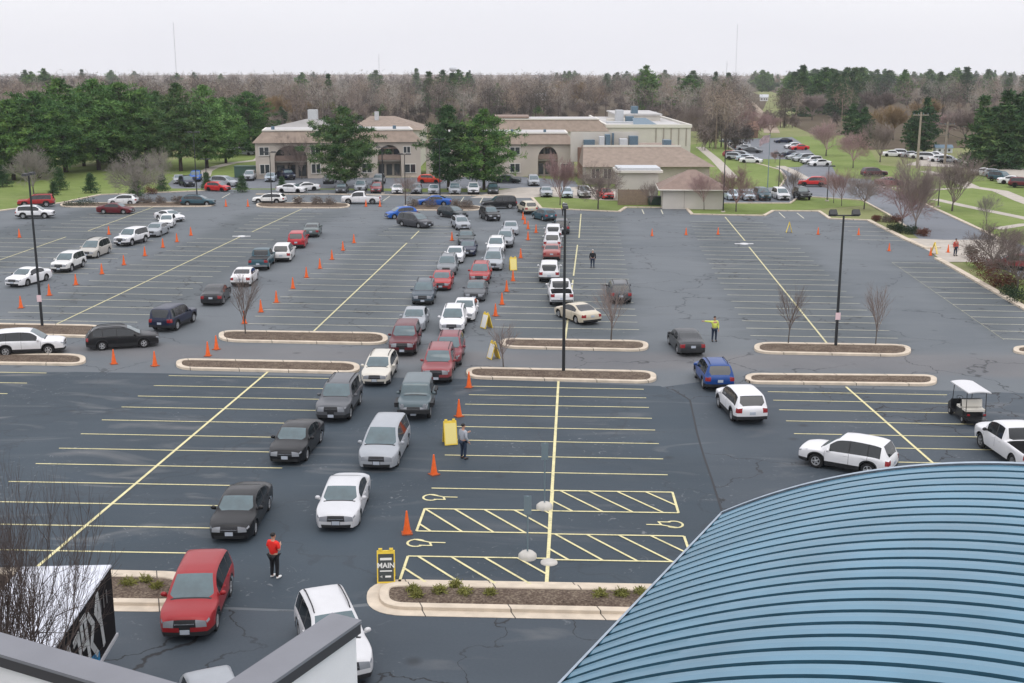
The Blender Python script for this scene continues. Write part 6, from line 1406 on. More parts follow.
def shrub(px, r, h, m, label, seed, group=None, n=900, name='shrub', loc=None, blade=(.16, .06)):
    t = thing(name, label, 'shrub', loc if loc is not None else G(*px), 0, group); link('foliage', shrub_mesh(seed, r, h, m, n, blade), t)
    b = MB()
    for k in range(3): a = k * 2.1; b.tube((0, 0, -.05), (.3 * r * math.cos(a), .3 * r * math.sin(a), h * .5), .03, .012, 5)
    b.build('stem', M_BARK, t); return t
def place(px, top): a = G(*px); return a, at_depth(px[0], top, a.y).z    # ground point and height from the picture
# ---- dark pine grove at the far left: eleven trees with the same habit
grove = [conifer(11, 15, 5.2, .10, 'pine', 15, (.5, .13), 26), conifer(12, 15, 4.8, .14, 'pine', 16, (.5, .13), 26, M_PINEL), conifer(13, 15, 5.6, .08, 'oval', 15, (.5, .13), 26), conifer(14, 15, 4.6, .18, 'pine', 15, (.5, .13), 24, M_PINED)]
GR = {}
def grove_tree(i, px, top, lab, wide=1.0, z0=None, group='pines of the grove at the left', name='pine_tree'):
    a, h = place(px, top); s_ = h / 15
    if i not in GR: GR[i] = conifer_thing(name, lab, grove[i], a, random.uniform(0, 6), group); t = GR[i]
    else: t = dup(GR[i], a, random.uniform(0, 6), lab, group)
    t.scale = (s_ * wide * 1.14, s_ * wide * 1.14, s_); return t
GL = [(0, (14, 180), 100, 'dark pine at the left edge with drooping lower boughs', 1.15), (2, (40, 178), 92, 'broad dark pine second from the left in the grove', 1.1), (0, (66, 172), 79, 'tall round-topped pine above the red suv', 1.15), (1, (99, 170), 80, 'tall lighter pine above the lawn at left', 1.1), (2, (124, 168), 83, 'leafy pine behind the left lawn, in the middle of the grove', 1.05),
      (1, (147, 168), 90, 'pine with pale tips left of the shaded pine', 1.0), (3, (181, 171), 84, 'very dark shaded pine with bare lower trunk', 1.0), (1, (207, 168), 86, 'soft light green pine right of the shaded pine', 1.05), (0, (226, 163), 98, 'rounded pine in front of the small far car park', .95), (2, (250, 155), 92, 'rightmost bushy pine of the grove by the apartments', 1.0), (0, (-22, 182), 104, 'dark pine cut by the left edge of the picture', 1.1), (0, (84, 166), 88, 'darker pine filling the gap behind the two tall ones', 1.0), (3, (160, 164), 92, 'dark pine standing behind the shaded pine', 1.0), (3, (22, 165), 95, 'dark pine at the back of the left grove', 1.1), (2, (110, 163), 86, 'pine at the back between two lighter ones', 1.0)]
for i, px, top, lab, wd in GL: grove_tree(i, px, top, lab, wd)
# ---- the three big pines in the middle
a, h = place((345, 187), 108)
t = conifer_thing('pine_tree', 'single big dark pine in front of the apartments', conifer(21, 13.5, 6.3, .12, 'pine', 15, (.5, .12), 32, M_PINED), a); t.scale = (h / 13.5,) * 3
a, h = place((448.5, 190), 106)
t = conifer_thing('pine_tree', 'left tree of the middle pine pair, yellowish tips', conifer(22, 13.5, 4.6, .12, 'pine', 15, (.5, .12), 30, M_PINED), a); t.scale = (h / 13.5,) * 3
a, h = place((484, 190), 110)
t = conifer_thing('pine_tree', 'right tree of the middle pine pair, wide light boughs', conifer(23, 13.5, 6.3, .12, 'pine', 13, (.5, .12), 28, M_PINE), a); t.scale = (h / 13.5,) * 3
# ---- small spruces on the left lawn
spr = None
for px, top, lab in (((91, 193), 174, 'small blue-green spruce on the lawn by the white hatchback'), ((60, 190), 168, 'small spruce left of its lookalike on the lawn'), ((162.5, 192), 175, 'small round spruce beside the bare shrub'), ((242.5, 192), 176, 'small cone-shaped spruce left of the white estate'), ((207, 190), 173, 'small spruce beside the slim lamp post'), ((282, 189), 177, 'small spruce between the white cars'), ((3, 187), 166, 'small spruce at the left edge of the lawn'), ((54, 195), 182, 'low dark spruce behind the red suv'), ((136, 196), 178, 'dark little spruce inside the bare shrub')):
    a, h = place(px, top)
    if spr is None: spr = conifer_thing('spruce', lab, conifer(31, 3, 1.25, .04, 'spruce', 10, (.22, .06), 24, M_PINED), a, 0, 'small spruces'); t = spr
    else: t = dup(spr, a, random.uniform(0, 6), lab)
    t.scale = (h / 3 * random.uniform(.9, 1.15),) * 2 + (h / 3,)
# ---- bare trees
BT = {}
def bt(kind):
    if kind in BT: return BT[kind]
    spec = {'round': dict(seed=41, h=9, spread=.68, trunk_h=1.9, r0=.17, kids_=(7, 5, 4, 4, 3), up=.14, twig=.014), 'upright': dict(seed=42, h=10, spread=.52, trunk_h=1.6, r0=.17, kids_=(7, 5, 4, 4, 3), up=.26, twig=.014),
            'sapling': dict(seed=43, h=5, spread=.5, trunk_h=2.0, r0=.06, levels=3, kids_=(9, 5, 4), up=.2, twig=.006, first=.5), 'wide': dict(seed=44, h=8, spread=.8, trunk_h=1.7, r0=.15, kids_=(7, 5, 4, 4, 3), up=.08, twig=.014), 'slim': dict(seed=45, h=7, spread=.55, trunk_h=2.2, r0=.075, levels=4, kids_=(10, 5, 4, 4), up=.2, twig=.010, first=.5)}[kind]
    T, C = bare_tree(**spec); zs = max(v[2] for v in C.v); BT[kind] = [T, C, zs, {}]; return BT[kind]
def bare(kind, px, top, label, mc=None, wide=1.0, group='bare trees around the lot', name='bare_tree', h=None, loc=None):
    T, C, zs, roots = bt(kind); mc = mc or M_TWIG
    a, hh = (loc, h) if loc is not None else place(px, top); s_ = hh / zs
    if mc.name not in roots: roots[mc.name] = tree_thing(name, label, 'tree', T, C, M_BARK, mc, a, random.uniform(0, 6), group); t = roots[mc.name]
    else: t = dup(roots[mc.name], a, random.uniform(0, 6), label, group)
    t.scale = (s_ * wide, s_ * wide, s_); return t
bare('round', (34, 196), 142, 'bare pale grey tree behind the left lamp post', M_TWIGG, .95)
bare('wide', (138, 201), 149, 'spreading bare tree behind the white hatchback', M_TWIGG, 1.25)
bare('sapling', (245.5, 336), 268, 'slim bare sapling at the left tip of a far island', M_TWIG, .9)
bare('sapling', (503.5, 369), 320, 'bare sapling at the left tip of the central island', M_TWIG, 1.1)
bare('sapling', (611, 342), 279, 'bare sapling in front of the grey suv', M_TWIG, 1.1)
bare('sapling', (788, 345), 281, 'slim bare sapling left of the floodlight post', M_TWIG, .8)
bare('sapling', (875.5, 346), 281, 'slim bare sapling right of the floodlight post', M_TWIG, .8)
bare('upright', (560, 205), 150, 'pinkish bare tree on the lawn left of the fenced enclosure', M_TWIGR, .8)
bare('wide', (598, 209), 160, 'spreading bare tree on the lawn by the red car', M_TWIG, 1.0)
bare('slim', (651, 208), 178, 'thin young tree in front of the garage corner', M_TWIG, .8)
bare('slim', (704, 210), 166, 'thin bare tree in front of the garage doors', M_TWIGR, .9)
bare('round', (736, 211.5), 162, 'bare tree right of the garage near the parked cars', M_TWIGR, .9)
bare('slim', (792, 202), 165, 'thin bare tree beside the black off-roader', M_TWIG, .9)
bare('slim', (841.5, 206), 165, 'slim pinkish tree above the twin floodlights', M_TWIGR, 1.0)
bare('slim', (833.5, 203), 168, 'slim tree just left of its pinkish neighbour', M_TWIGR, .9)
bare('wide', (864, 209), 168, 'bare tree by the drive left of the dark parked car', M_TWIG, 1.0)
bare('wide', (901.5, 229), 170, 'left tree of the pair in the entry bed', M_TWIGR, .95)
bare('upright', (915, 232), 150, 'right tree of the pair in the entry bed, taller', M_TWIG, .8)
bare('upright', (952, 211), 149, 'dense vase-shaped bare tree on the right lawn', M_TWIG, 1.15)
bare('slim', (986, 226), 190, 'faint thin young tree on the right lawn', M_TWIGG, .9)
bare('round', (992.5, 270), 218, 'bare dark tree in the shrub bed above the russet shrubs', M_TWIG, 1.25)
bare('round', (1017, 291), 226, 'bare dark tree in the shrub bed at the right edge', M_TWIG, 1.2)
bare('round', (853, 168), 128, 'round pinkish tree by the church drive', M_TWIGR, .95)
bare('round', (826, 156), 118, 'round grey-pink tree behind the white cars', M_TWIGR, 1.2)
bare('upright', (880, 162), 117, 'tall feathery bare tree by the utility poles', M_TWIG, 1.0)
bare('round', (775, 163), 149, 'small pink tree on the drive island', M_TWIGR, 1.0)
for i, (px, top) in enumerate(((725, 143), (742, 140), (712, 143), (757, 139), (700, 140), (770, 138), (690, 138))):
    bare('round', (px, top - 2), (104, 98, 107, 108, 100, 112, 104)[i], ORD[i] + ' bare tree in the row behind the church car park', M_TWIGR if i % 2 else M_TWIG, 1.1, 'bare trees behind the church car park')
bare('slim', (290, 178), 128, 'slim bare tree against the apartment arch', M_TWIG, .8)
bare('slim', (302, 179), 133, 'slim bare tree just right of the arch tree', M_TWIG, .8)
bare('slim', (163, 180), 144, 'thin bare tree in front of the dark pines', M_TWIGG, .9)
bare('slim', (405, 206), 170, 'thin bare tree by the shrub island post', M_TWIG, .9)
# ---- the big bare shrub-tree close to the camera at the left edge
loc = at_depth(-18, 560, 27.0); loc.z = 0
T, C = bare_tree(61, 11.6, .52, 1.6, 5, .12, (6, 5, 4, 3, 3), .22, .006); zs = max(v[2] for v in C.v)
t = tree_thing('bare_tree', 'large bare multi-branched tree at the lower left in front of the trailer', 'tree', T, C, M_BARK, M_TWIGD, loc); hh = at_depth(8, 447, 27.0).z; t.scale = (hh / zs * .50, hh / zs * .50, hh / zs)
T, C = bare_tree(63, 8.0, .6, 4.2, 4, .08, (9, 4, 3, 2), .2, .005, first=.4)
loc = at_depth(27, 640, 26.0); loc.z = 0; zs = max(v[2] for v in C.v)
t = tree_thing('bare_tree', 'slender bare tree whose branches cross the trailer roof', 'tree', T, C, M_BARK, M_TWIGD, loc); hh = at_depth(27, 545, 26.0).z; t.scale = (hh / zs * .72, hh / zs * .72, hh / zs)
loc = at_depth(-6, 640, 25.0); loc.z = 0
T, C = bare_tree(64, 10, .52, 1.8, 5, .10, (6, 5, 4, 3, 3), .22, .006); zs = max(v[2] for v in C.v)
t = tree_thing('bare_tree', 'dense bare tree cut by the lower left edge', 'tree', T, C, M_BARK, M_TWIGD, loc); hh = at_depth(-6, 470, 25.0).z; t.scale = (hh / zs * .6, hh / zs * .6, hh / zs)
# ---- shrubs
for i, (x, y, r, h, m, lab) in enumerate(((978, 267, 1.3, 1.5, M_SHRUB, 'brown rounded shrub nearest the entry'), (989, 276, 1.6, 1.5, M_SHRUB, 'russet shrub second from the entry'), (996, 284, 1.5, 1.3, M_SHRUB, 'reddish shrub below the left dark tree'), (1005, 288, 1.4, 1.2, M_SHRUB, 'reddish shrub in the middle of the right bed'), (1012, 296, 1.3, .9, M_BOX, 'low green shrub under the edge tree'), (1022, 303, 1.5, 1.0, M_BOX, 'low green shrub at the right frame edge'), (1016, 283, 1.5, 1.7, M_DRYSH, 'pale dry shrub behind the reddish ones'), (971, 258, .9, 1.5, M_DRYSH, 'pale twiggy shrub at the tip of the right bed'),
        (894, 231, 1.0, 1.1, M_BOX, 'dark green shrub left of the pair in the entry bed'), (901, 232.5, 1.0, 1.0, M_BOX, 'dark green shrub under the left entry tree'), (911, 234, 1.1, 1.1, M_BOX, 'grey-green shrub under the right entry tree'), (923, 236, .9, .9, M_SHRUB, 'brown shrub at the right end of the entry bed'), (877, 221, .8, .8, M_SHRUB, 'small russet shrub at the head of the entry bed'), (896, 222, 1.0, 1.1, M_SHRUB, 'russet shrub behind the entry bed trees'), (886, 222, .9, .9, M_DRYSH, 'tan grass clump in the entry bed'))):
    shrub((x, y), r, h, m, lab, 100 + i, 'shrubs in the entry beds')
for i, (x, y) in enumerate(((145.5, 204), (160, 204.3), (179, 204.5), (299, 205), (317, 205.3), (330, 205.4), (412, 207.5), (430.5, 207.8), (456, 208), (466, 208.3))):
    shrub((x, y), 1.15, 1.35, M_DRYSH, ORD[i] + ' twiggy shrub from the left on the back islands', 130 + i, 'twiggy shrubs on the back islands', 800)
shrub((84, 205.5), 2.6, .55, M_BOX, 'low green ground shrub on the left back island', 150); shrub((74, 206), 2.0, .4, M_BOX, 'low green ground shrub left of its twin', 151)
shrub((150, 194), 1.3, 1.2, M_SHRUB, 'brown shrub under the spreading bare tree', 152); shrub((150, 190), 2.6, 3.0, M_DRYSH, 'big twiggy shrub under the spreading bare tree', 153, None, 1600)
for i, (x, y, c) in enumerate(((413, 594, 0), (417, 600, 0), (440, 597, 1), (465, 598, 1), (490, 599, 0), (455, 590, 0), (600, 601, 1), (621, 600, 1), (640, 598, 0), (128, 589, 1), (146, 586, 1), (157, 592, 0))):
    shrub((x, y), .30 if c else .22, .24 if c else .16, M_OLIVE, 'low yellow-green tuft in the %s' % ('flower island mulch' if x > 300 else 'island behind the trailer'), 160 + i, 'yellow-green tufts in the mulch', 260, 'plant_tuft', G(x, y) + Vector((0, 0, .17)), (.14, .035))
# ================================================================== BACKGROUND CARS (each a few pixels wide)
FARC = {}
def far_proto(kind):
    """body, glass and wheels of the detailed car welded into one small mesh"""
    if kind in FARC: return FARC[kind]
    t = car_proto(kind); vs, fs, mi, mats = [], [], [], []
    for ch in t.children:
        if ch.name.split('.')[0] in ('door_handle', 'licence_plate', 'roof_rail'): continue
        me = ch.data; b = len(vs); vs += [tuple(Vector(v.co) + ch.location) for v in me.vertices]; idx = []
        for q_ in me.materials:
            if q_ not in mats: mats.append(q_)
            idx.append(mats.index(q_))
        for p_ in me.polygons: fs.append(tuple(b + v for v in p_.vertices)); mi.append(idx[p_.material_index])
    m = bpy.data.meshes.new('car_body'); m.from_pydata(vs, [], fs)
    for q_ in mats: m.materials.append(q_)
    m.polygons.foreach_set('material_index', mi); m.polygons.foreach_set('use_smooth', [True] * len(fs)); m.set_sharp_from_angle(angle=R(50)); m.update(); FARC[kind] = m
    return m
NMS = {'sedan': 'sedan', 'suv': 'suv', 'cross': 'suv', 'minivan': 'minivan', 'hatch': 'hatchback', 'boxsuv': 'suv', 'wagon': 'estate_car', 'jeep': 'off_roader', 'pickup': 'pickup_truck', 'coupe': 'coupe'}
def far_car(kind, colr, px, az, label, group='cars parked behind the lot'):
    """az: world heading in degrees; -90 faces the camera"""
    o = link(NMS[kind], far_proto(kind), None, G(*px)); o.rotation_euler = (0, 0, R(az)); c = COLS[colr] if isinstance(colr, str) else colr; o.color = (*c, 1)
    tag(o, label, NMS[kind].replace('_', ' '), group)
for k, c, px, az, lab in (
 ('sedan', 'silver', (179, 183), -75, 'silver car left of the two blue cars behind the left drive'), ('suv', 'navy', (187, 186), -60, 'navy suv by the slim lamp post behind the left drive'), ('boxsuv', 'bblue', (196, 181), -80, 'bright blue suv behind the navy one'),
 ('hatch', 'bred', (218, 191), -20, 'small red car beside the small cone-shaped spruce'), ('minivan', 'silver', (225, 186), -25, 'pale silver van behind the small red car'), ('suv', 'silver', (250, 180), -85, 'pale silver suv by the green transformer box'),
 ('sedan', 'ltblue', (271, 181), -85, 'greyish car under the apartment corner windows'), ('pickup', 'navy', (286, 179), -60, 'dark navy pickup in front of the arch'), ('sedan', 'white', (292, 192.5), -15, 'white saloon beside a small spruce at the kerb'), ('coupe', 'white', (305, 190.5), -160, 'white coupe right behind the white saloon'),
 ('sedan', 'dkgrey', (342, 192.5), -88, 'dark car under the single middle pine'), ('suv', 'silver', (361, 191), -88, 'light car behind the white pickup cab'), ('wagon', 'rose', (377, 192), -88, 'wine red car behind the white pickup bed'), ('sedan', 'white', (398, 193), -88, 'white car right of the lamp post, facing out'),
 ('hatch', 'grey', (416.5, 193), -88, 'grey-white car second right of the lamp post'), ('sedan', 'silver', (434, 193.5), -88, 'silver car left of the middle lamp post base'), ('minivan', 'silver', (455, 193.5), -88, 'pale van under the left pine of the pair'), ('suv', 'white', (473.5, 193.5), -88, 'white suv between the pair of pines'), ('wagon', 'dkgreen', (493, 193), -88, 'dark car right of the pine pair trunk'),
 ('hatch', (.62, .05, .02), (430, 183), -10, 'orange-red car on the far side of the back row'), ('sedan', 'dkgrey', (330, 183), -92, 'dark car far behind the single pine'), ('suv', 'grey', (379, 184), -92, 'grey car far behind the lamp post'), ('sedan', 'dkgreen', (507, 183), -10, 'dark saloon on the far drive by the pine pair'), ('minivan', 'silver', (533.5, 185), -88, 'silver van standing on the far drive near the arch'),
 ('sedan', 'silver', (546, 196), -88, 'silver car at the concrete apron left of a bare tree'), ('hatch', 'ltblue', (566.5, 197), -88, 'pale blue car behind the pinkish bare tree'), ('suv', 'white', (584, 197), -88, 'white suv on the apron between bare trees'), ('sedan', 'bred', (605, 198), -80, 'small red car by the wooden enclosure'),
 ('hatch', 'ltblue', (731, 199.5), -88, 'light blue car half behind the garage roof'), ('sedan', 'ltblue', (746.5, 199.5), -88, 'blue-grey car second in the row by the flagpole'), ('boxsuv', 'teal', (762, 199.5), -88, 'teal suv in the row by the flagpole'), ('minivan', 'white', (780.5, 199), -88, 'white van in the row by the flagpole'), ('jeep', 'black', (801.5, 199), -88, 'black off-roader at the right end of the flagpole row'),
 ('suv', 'bred', (812, 186.5), 170, 'red suv at the mouth of the church car park'), ('sedan', 'white', (737, 145.5), -20, 'white car at the back left of the church car park'), ('sedan', 'silver', (746, 150.5), -25, 'silver car second from the back left in church car park'), ('hatch', 'rose', (732, 157), -25, 'reddish car at the left kerb of the church car park'),
 ('minivan', 'silver', (742, 158.5), -25, 'silver van in the left row of the church car park'), ('sedan', 'white', (751, 163), -20, 'white car nearest at the left row of the church car park'), ('sedan', 'navy', (783, 143), -170, 'navy car alone at the back of the church car park'), ('hatch', 'white', (792, 148.5), -165, 'white car beside the far red car'),
 ('sedan', 'bred', (799, 150), -165, 'red car in the right row of the church car park'), ('sedan', 'navy', (789, 157), -160, 'dark blue car in the right row of the church car park'), ('minivan', 'silver', (803, 161.5), -160, 'silver van in the right row of the church car park'), ('sedan', 'white', (819, 166), -165, 'white car nearest in the right row of church car park'),
 ('suv', (.08, .03, .035), (874, 176.5), 10, 'dark maroon suv on the drive behind the bare trees'), ('sedan', (.20, .08, .075), (889, 185.5), -5, 'reddish grey car on the drive behind the bare trees'),
 ('sedan', 'white', (893, 156.5), -20, 'white car leftmost in the far row by the utility pole'), ('suv', 'white', (903, 156.5), -20, 'white suv in the far row by the utility pole'), ('sedan', 'silver', (912, 157.5), -20, 'silver car in the far row by the utility pole'), ('minivan', 'white', (929, 160), -30, 'white van between the two utility poles'), ('sedan', 'white', (940, 162), -30, 'white car under the second utility pole'),
 ('suv', 'black', (981.5, 161), -60, 'black suv alone on the pale street'), ('sedan', 'white', (984, 175.5), -15, 'white car leftmost on the street verge at right'), ('hatch', 'silver', (994.5, 177), -20, 'silver car second on the street verge at right'), ('boxsuv', 'teal', (1001.5, 181.5), -60, 'dark teal suv on the street verge at right'), ('sedan', 'white', (1012, 184), -20, 'white car on the street verge near the frame edge'), ('suv', 'maroon', (1023, 187.5), -20, 'dark red suv on the street verge cut by the frame'),
 ('wagon', 'rose', (1013, 269), 160, 'dark red car behind the shrub bed at the right edge')):
    far_car(k, c, px, az, lab)
for k, c, px, az, lab in (('sedan', 'ltblue', (731, 143), -25, 'pale blue car at the very back left of the church car park'), ('suv', 'white', (741, 148.5), -25, 'white suv between white and silver cars in church car park'), ('sedan', 'dkgrey', (752, 153), -25, 'dark grey car at the back left row end, church car park'), ('suv', 'silver', (736, 160), -25, 'silver suv behind the silver van in church car park'),
        ('sedan', 'ltblue', (747, 161), -25, 'pale blue car in the left row of the church car park'), ('sedan', 'silver', (796, 159.5), -160, 'silver car between blue and silver van, church car park'), ('suv', 'white', (811, 164), -160, 'white suv beside the nearest white car in church car park'), ('sedan', 'white', (920, 158.5), -25, 'white car right of the silver one by the utility pole'),
        ('suv', 'silver', (949, 163.5), -30, 'silver suv right of the second utility pole'), ('sedan', 'white', (936, 158), -30, 'white car behind the van between the utility poles')):
    far_car(k, c, px, az, lab, 'cars in the church car park' if px[0] < 860 else 'cars parked behind the lot')
t = thing('transformer_box', 'green utility box at the end of the apartments', 'utility box', G(252, 178)); b = MB(); b.box((-1.2, 1.5, 1.0), (4.2, 2, 2.0)); b.build('cabinet', mat('box_green', (.05, .10, .075), .6), t); b = MB(); b.box((-1.2, 1.5, 2.06), (4.4, 2.2, .12)); b.build('lid', mat('box_green2', (.06, .11, .085), .6), t)
for k, c, px, az, lab in (('sedan', 'white', (236, 153), -20, 'white car under the grove edge trees, left'), ('minivan', 'silver', (245, 155), -20, 'silver van under the grove edge trees, middle'), ('sedan', 'ltblue', (252, 154), -20, 'pale blue car by the apartment corner')): far_car(k, c, px, az, lab, 'cars in the small car park behind the grove')

# ================================================================== DISTANT WOODLAND
M_WOOD = mixmat('winter_wood', [(.085, .075, .068), (.165, .135, .122), (.24, .195, .17), (.31, .245, .185), (.32, .295, .26)], [(.012, 1.0), (.05, .7), (.5, .3)], rough=1.0, spec=.05, attr='rnd')
def woodland():
    g = np.random.default_rng(5); N_ = 2900
    d = 300 + 2650 * g.random(N_) ** 1.7; ax = g.uniform(-.58, .58, N_); X = ax * d; Y = d
    H = np.clip(g.normal(18.8, 2.5, N_), 11, 25); H = np.minimum(H, 17.6 + (d - 300) * .006); px = 512 + F_PX * ax / (CP + SP * HCAM / d) * 1.0; py = np.array([341.5 + F_PX * ((HCAM * CP - y * SP) / (y * CP + HCAM * SP)) for y in Y])
    keep = ~((px > 748) & (g.random(N_) < .55)) & ~((px > 742) & (px < 800) & (py > 90) & (py < 121)) & ~((px > 738) & (px < 812) & (py > 128) & (py < 150)) & ~((px > 560) & (px < 715) & (py > 124)) & ~((px > 740) & (px < 860) & (py > 134)) & ~((px < 640) & (py > 130) & (px > 240)) & ~((px > 885) & (py > 140)) & ~((px > 860) & (py > 134) & (px < 990))
    X, Y, H, d, rn = X[keep], Y[keep], H[keep], d[keep], g.normal(0, .34, keep.sum())
    und = np.nonzero(d < 750)[0]; und = np.concatenate([und, und]); X = np.concatenate([X, X[und] + g.normal(0, 5, len(und))]); Y = np.concatenate([Y, Y[und] + g.normal(0, 5, len(und))]); H = np.concatenate([H, g.uniform(4, 8, len(und))]); d = np.concatenate([d, d[und]]); rn = np.concatenate([rn, g.normal(-.22, .12, len(und))])     # understorey, tinted darker to stand for shade between the crowns
    quads, rr = [], []
    for x, y, h, dd, r0 in zip(X, Y, H, d, rn):
        n = 360 if dd < 600 else (170 if dd < 1100 else 80); R_ = h * g.uniform(.24, .38); wt = (.11 if dd < 600 else .20) * (1 if dd < 1100 else 1.8)
        k = 7; a_ = g.normal(size=(k, 3)); a_ /= np.linalg.norm(a_, axis=1)[:, None]; a_ *= .55; a_[:, 2] = np.abs(a_[:, 2]) * g.uniform(-.6, 1.2, k)      # boughs: twig clusters with gaps between
        ci = g.integers(0, k, n); u = g.normal(size=(n, 3)); u /= np.linalg.norm(u, axis=1)[:, None]; q_ = a_[ci] + u * g.random((n, 1)) ** .5 * .52
        c = np.array([x, y, h * .55]); p1 = c + q_ * np.array([R_, R_, h * .45])
        dr = p1 - np.array([x, y, h * .30]); dr /= np.linalg.norm(dr, axis=1)[:, None]; dr += g.normal(0, .9, (n, 3)); L = (1.0 if dd < 1100 else 1.7) * g.uniform(.5, 1.2, (n, 1)); p0 = p1 - dr * L
        s = np.cross(dr, g.normal(size=(n, 3))); s /= np.linalg.norm(s, axis=1)[:, None]; w_ = wt * g.uniform(.5, 1.4, (n, 1))
        quads.append(np.stack([p0 - s * w_ / 2, p0 + s * w_ / 2, p1 + s * w_ * .15, p1 - s * w_ * .15], 1).reshape(-1, 3)); rr.append(r0 + g.normal(0, .05, k)[ci])
        if dd > 520: continue
        tw = h * .008 + .05; quads.append(np.array([[x - tw, y, -.1], [x + tw, y, -.1], [x + tw * .4, y, h * .6], [x - tw * .4, y, h * .6], [x, y - tw, -.1], [x, y + tw, -.1], [x, y + tw * .4, h * .6], [x, y - tw * .4, h * .6]])); rr.append(np.full(2, r0 - .05))
    o = link('woodland', np_mesh('woodland', np.concatenate(quads), 4, M_WOOD, np.concatenate(rr)))
    o['kind'] = 'stuff'; o['label'] = 'brown leafless woodland reaching to the horizon'; o['category'] = 'woodland'
# far ridges closing the view
def hills():
    g = np.random.default_rng(3); b = MB()
    for y0, dep, hh, ph in ((3050, 500, 3, .3), (3600, 500, 7, 1.7)):
        n = 120; xs = np.linspace(-3000, 3000, n); top = [hh * (1 + .35 * math.sin(x / 900 + ph) + .25 * math.sin(x / 370 + 2 * ph) + g.normal(0, .05)) for x in xs]
        vs = [(x, y0, -.1) for x in xs] + [(x, y0 + dep * .5, t_) for x, t_ in zip(xs, top)] + [(x, y0 + dep, -.1) for x in xs]
        b.add(vs, [(k * n + i, k * n + i + 1, (k + 1) * n + i + 1, (k + 1) * n + i) for k in range(2) for i in range(n - 1)], 0, True)
    struct(b.build('hills', M_WOOD))
hills()
woodland()
# evergreens standing in and before the wood
fe = [conifer(71, 15, 4.2, .06, 'pine', 12, (.7, .22), 18, M_PINED), conifer(72, 15, 3.4, .05, 'spruce', 13, (.7, .22), 18, M_PINED), conifer(73, 15, 4.6, .06, 'pine', 12, (.7, .22), 18, M_PINE)]
FR = {}
def evergreen(i, px, top, label, wide=1.0, group='evergreens in the far wood', loc=None):
    a, h = place(px, top); s_ = h / 15
    if i not in FR: FR[i] = conifer_thing('evergreen_tree', label, fe[i], a, random.uniform(0, 6), group); t = FR[i]
    else: t = dup(FR[i], a, random.uniform(0, 6), label, group)
    t.scale = (s_ * wide, s_ * wide, s_)
# individually recognisable ones
for i, px, top, lab, wd in ((1, (979, 168), 97, 'tall dark pointed evergreen at the right, left of its group', 1.3), (1, (1002, 168), 92, 'tall dark evergreen in the middle of the right group', 1.4), (0, (1021, 167), 92, 'dark evergreen at the right frame edge', 1.2), (0, (990, 164), 108, 'dark evergreen filling the right group', 1.2), (1, (1012, 166), 96, 'dark evergreen between two taller ones at right', 1.3),
        (0, (851, 146), 105, 'dense dark evergreen above the church drive', 1.0), (0, (863, 148), 108, 'dense evergreen just right of its twin above the drive', 1.0), (0, (924, 152), 99, 'olive-green tree behind the utility pole', 1.0), (0, (912, 152), 112, 'dark evergreen behind the left utility pole', 1.0), (0, (282, 126), 107, 'dark evergreen behind the flat-roofed wing', 1.3), (2, (538, 128), 106, 'green bushy tree above the upper wing', 1.2), (2, (383, 124), 104, 'green tree peeking over the hip roof', 1.2),
        (2, (498, 112), 84, 'lone green tree in the brown wood above the pines', 1.1), (0, (765, 128), 113, 'small dark evergreen beside the dirt track', 1.1), (2, (785, 126), 117, 'small evergreen right of the dirt track', 1.1), (1, (852, 116), 88, 'pointed evergreen in the right-hand wood', 1.1), (0, (723, 118), 84, 'pointed evergreen at the left of the dirt track', .9), (1, (678, 106), 78, 'tall dark evergreen above the gym', .9)):
    evergreen(i, px, top, lab, wd, 'evergreens beyond the buildings')
re_ = random.Random(9)
spots = [(re_.uniform(788, 880), re_.uniform(100, 119)) for _ in range(16)] + [(re_.uniform(756, 812), re_.uniform(82, 92)) for _ in range(10)] + [(re_.uniform(752, 905), re_.uniform(83, 108)) for _ in range(84)] + [(re_.uniform(905, 1040), re_.uniform(83, 104)) for _ in range(34)] + [(re_.uniform(556, 582), re_.uniform(84, 90)) for _ in range(6)] + [(re_.uniform(605, 672), re_.uniform(84, 94)) for _ in range(14)] + [(re_.uniform(20, 50), re_.uniform(90, 110)) for _ in range(6)] + [(re_.uniform(70, 140), re_.uniform(84, 92)) for _ in range(3)] + [(re_.uniform(150, 480), re_.uniform(82, 112)) for _ in range(15)] + [(re_.uniform(640, 730), re_.uniform(95, 118)) for _ in range(8)]
for j, (x, y) in enumerate(spots):
    a = G(x, y); hh = re_.uniform(15.5, 21.5); top = 341.5 + F_PX * (((HCAM - hh) * CP - a.y * SP) / (a.y * CP + (HCAM - hh) * SP))
    if 738 < x < 790 and y > 92: continue
    evergreen(j % 3, (x, y), top, 'dark evergreen among the %s trees of the far wood' % ('right-hand' if x > 700 else 'left-hand' if x < 500 else 'middle'), re_.uniform(1.0, 1.7), 'evergreens in the far wood, ' + ('right' if x > 700 else 'left' if x < 500 else 'middle'))
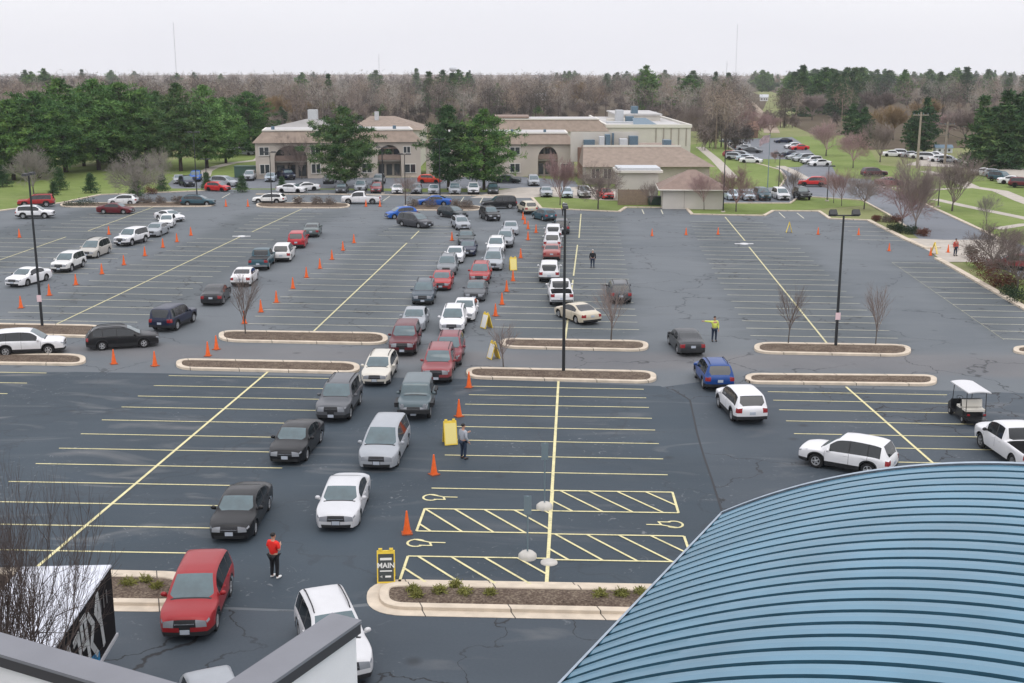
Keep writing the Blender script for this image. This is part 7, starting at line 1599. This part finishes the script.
# tan and pink budding trees that stand out of the wood
bud = bare_tree(81, 12, .6, 2.4, 4, .2, (7, 6, 6, 5), .3, .05)
M_TANT = mixmat('tan_twigs', [(.20, .14, .075), (.27, .19, .105), (.30, .23, .13)], [(.2, .8), (2, .4)], rough=.95, spec=.05)
BR = {}
for j, (x, y, top, m, lab, wd) in enumerate(((258, 128, 96, M_TANT, 'tan bare tree left of the flat-roofed wing', 1.5), (275, 124, 94, M_TANT, 'rounded tan tree above the flat-roofed wing', 1.6), (293, 120, 97, M_TANT, 'tan tree at the right of the tan group', 1.5), (327, 118, 100, M_OLIVE, 'olive budding tree left of the big pine top', 1.3), (593, 112, 84, M_TANT, 'brownish tree above the upper wing', 1.4), (575, 110, 80, M_TANT, 'tan rounded tree in the middle wood', 1.4), (650, 112, 86, M_TANT, 'pale tan tree above the gym roof', 1.5), (893, 140, 104, M_TANT, 'golden bare tree above the right drive', 1.3), (930, 126, 97, M_TANT, 'golden tree above the utility pole', 1.4), (450, 112, 97, M_OLIVE, 'olive tree behind the pine pair top', 1.2), (812, 120, 92, M_TWIG, 'grey bare tree in the right-hand wood', 1.6), (880, 118, 90, M_TWIG, 'broad grey bare tree above the tan one', 1.8), (948, 138, 112, M_TWIGR, 'mauve bare tree left of the dark evergreens', 1.6), (965, 142, 108, M_TWIG, 'grey bare tree touching the dark evergreens', 1.5))):
    T, C = bud; zs = max(v[2] for v in C.v); a, hh = place((x, y), top); s_ = hh / zs
    if m.name not in BR: BR[m.name] = tree_thing('bare_tree', lab, 'tree', T, C, M_BARK, m, a, 0, 'budding trees at the edge of the wood'); t = BR[m.name]
    else: t = dup(BR[m.name], a, random.uniform(0, 6), lab)
    t.scale = (s_ * wd, s_ * wd, s_)
# open slope with a dirt track between the woods
sheet('far_field', P((757, 118), (764, 108), (768, 98), (752, 92), (768, 90.5), (786, 97), (795, 106), (800, 116), (785, 121)), .02, M_GRASS2)
ribbon('dirt_track', [(772, 133), (768, 122), (755, 108), (748, 100), (744, 96)], 5, .05, mat('dirt', (.30, .24, .18), .95, noise=.2, nscale=.1))
# ================================================================== AIR
def haze():
    m = bpy.data.materials.new('haze'); m.use_nodes = True; n = m.node_tree; n.nodes.clear()
    o = n.nodes.new('ShaderNodeOutputMaterial'); v = n.nodes.new('ShaderNodeVolumePrincipled'); v.inputs['Color'].default_value = (.93, .95, 1, 1); v.inputs['Density'].default_value = 0.00011; v.inputs['Anisotropy'].default_value = 0.2
    n.links.new(v.outputs[0], o.inputs['Volume'])
    b = MB(); b.box((0, 1950, 66.5), (8800, 5100, 135)); ob = b.build('haze', m); ob['kind'] = 'stuff'; ob['label'] = 'thin pale haze over the whole view'; ob['category'] = 'haze'
haze()
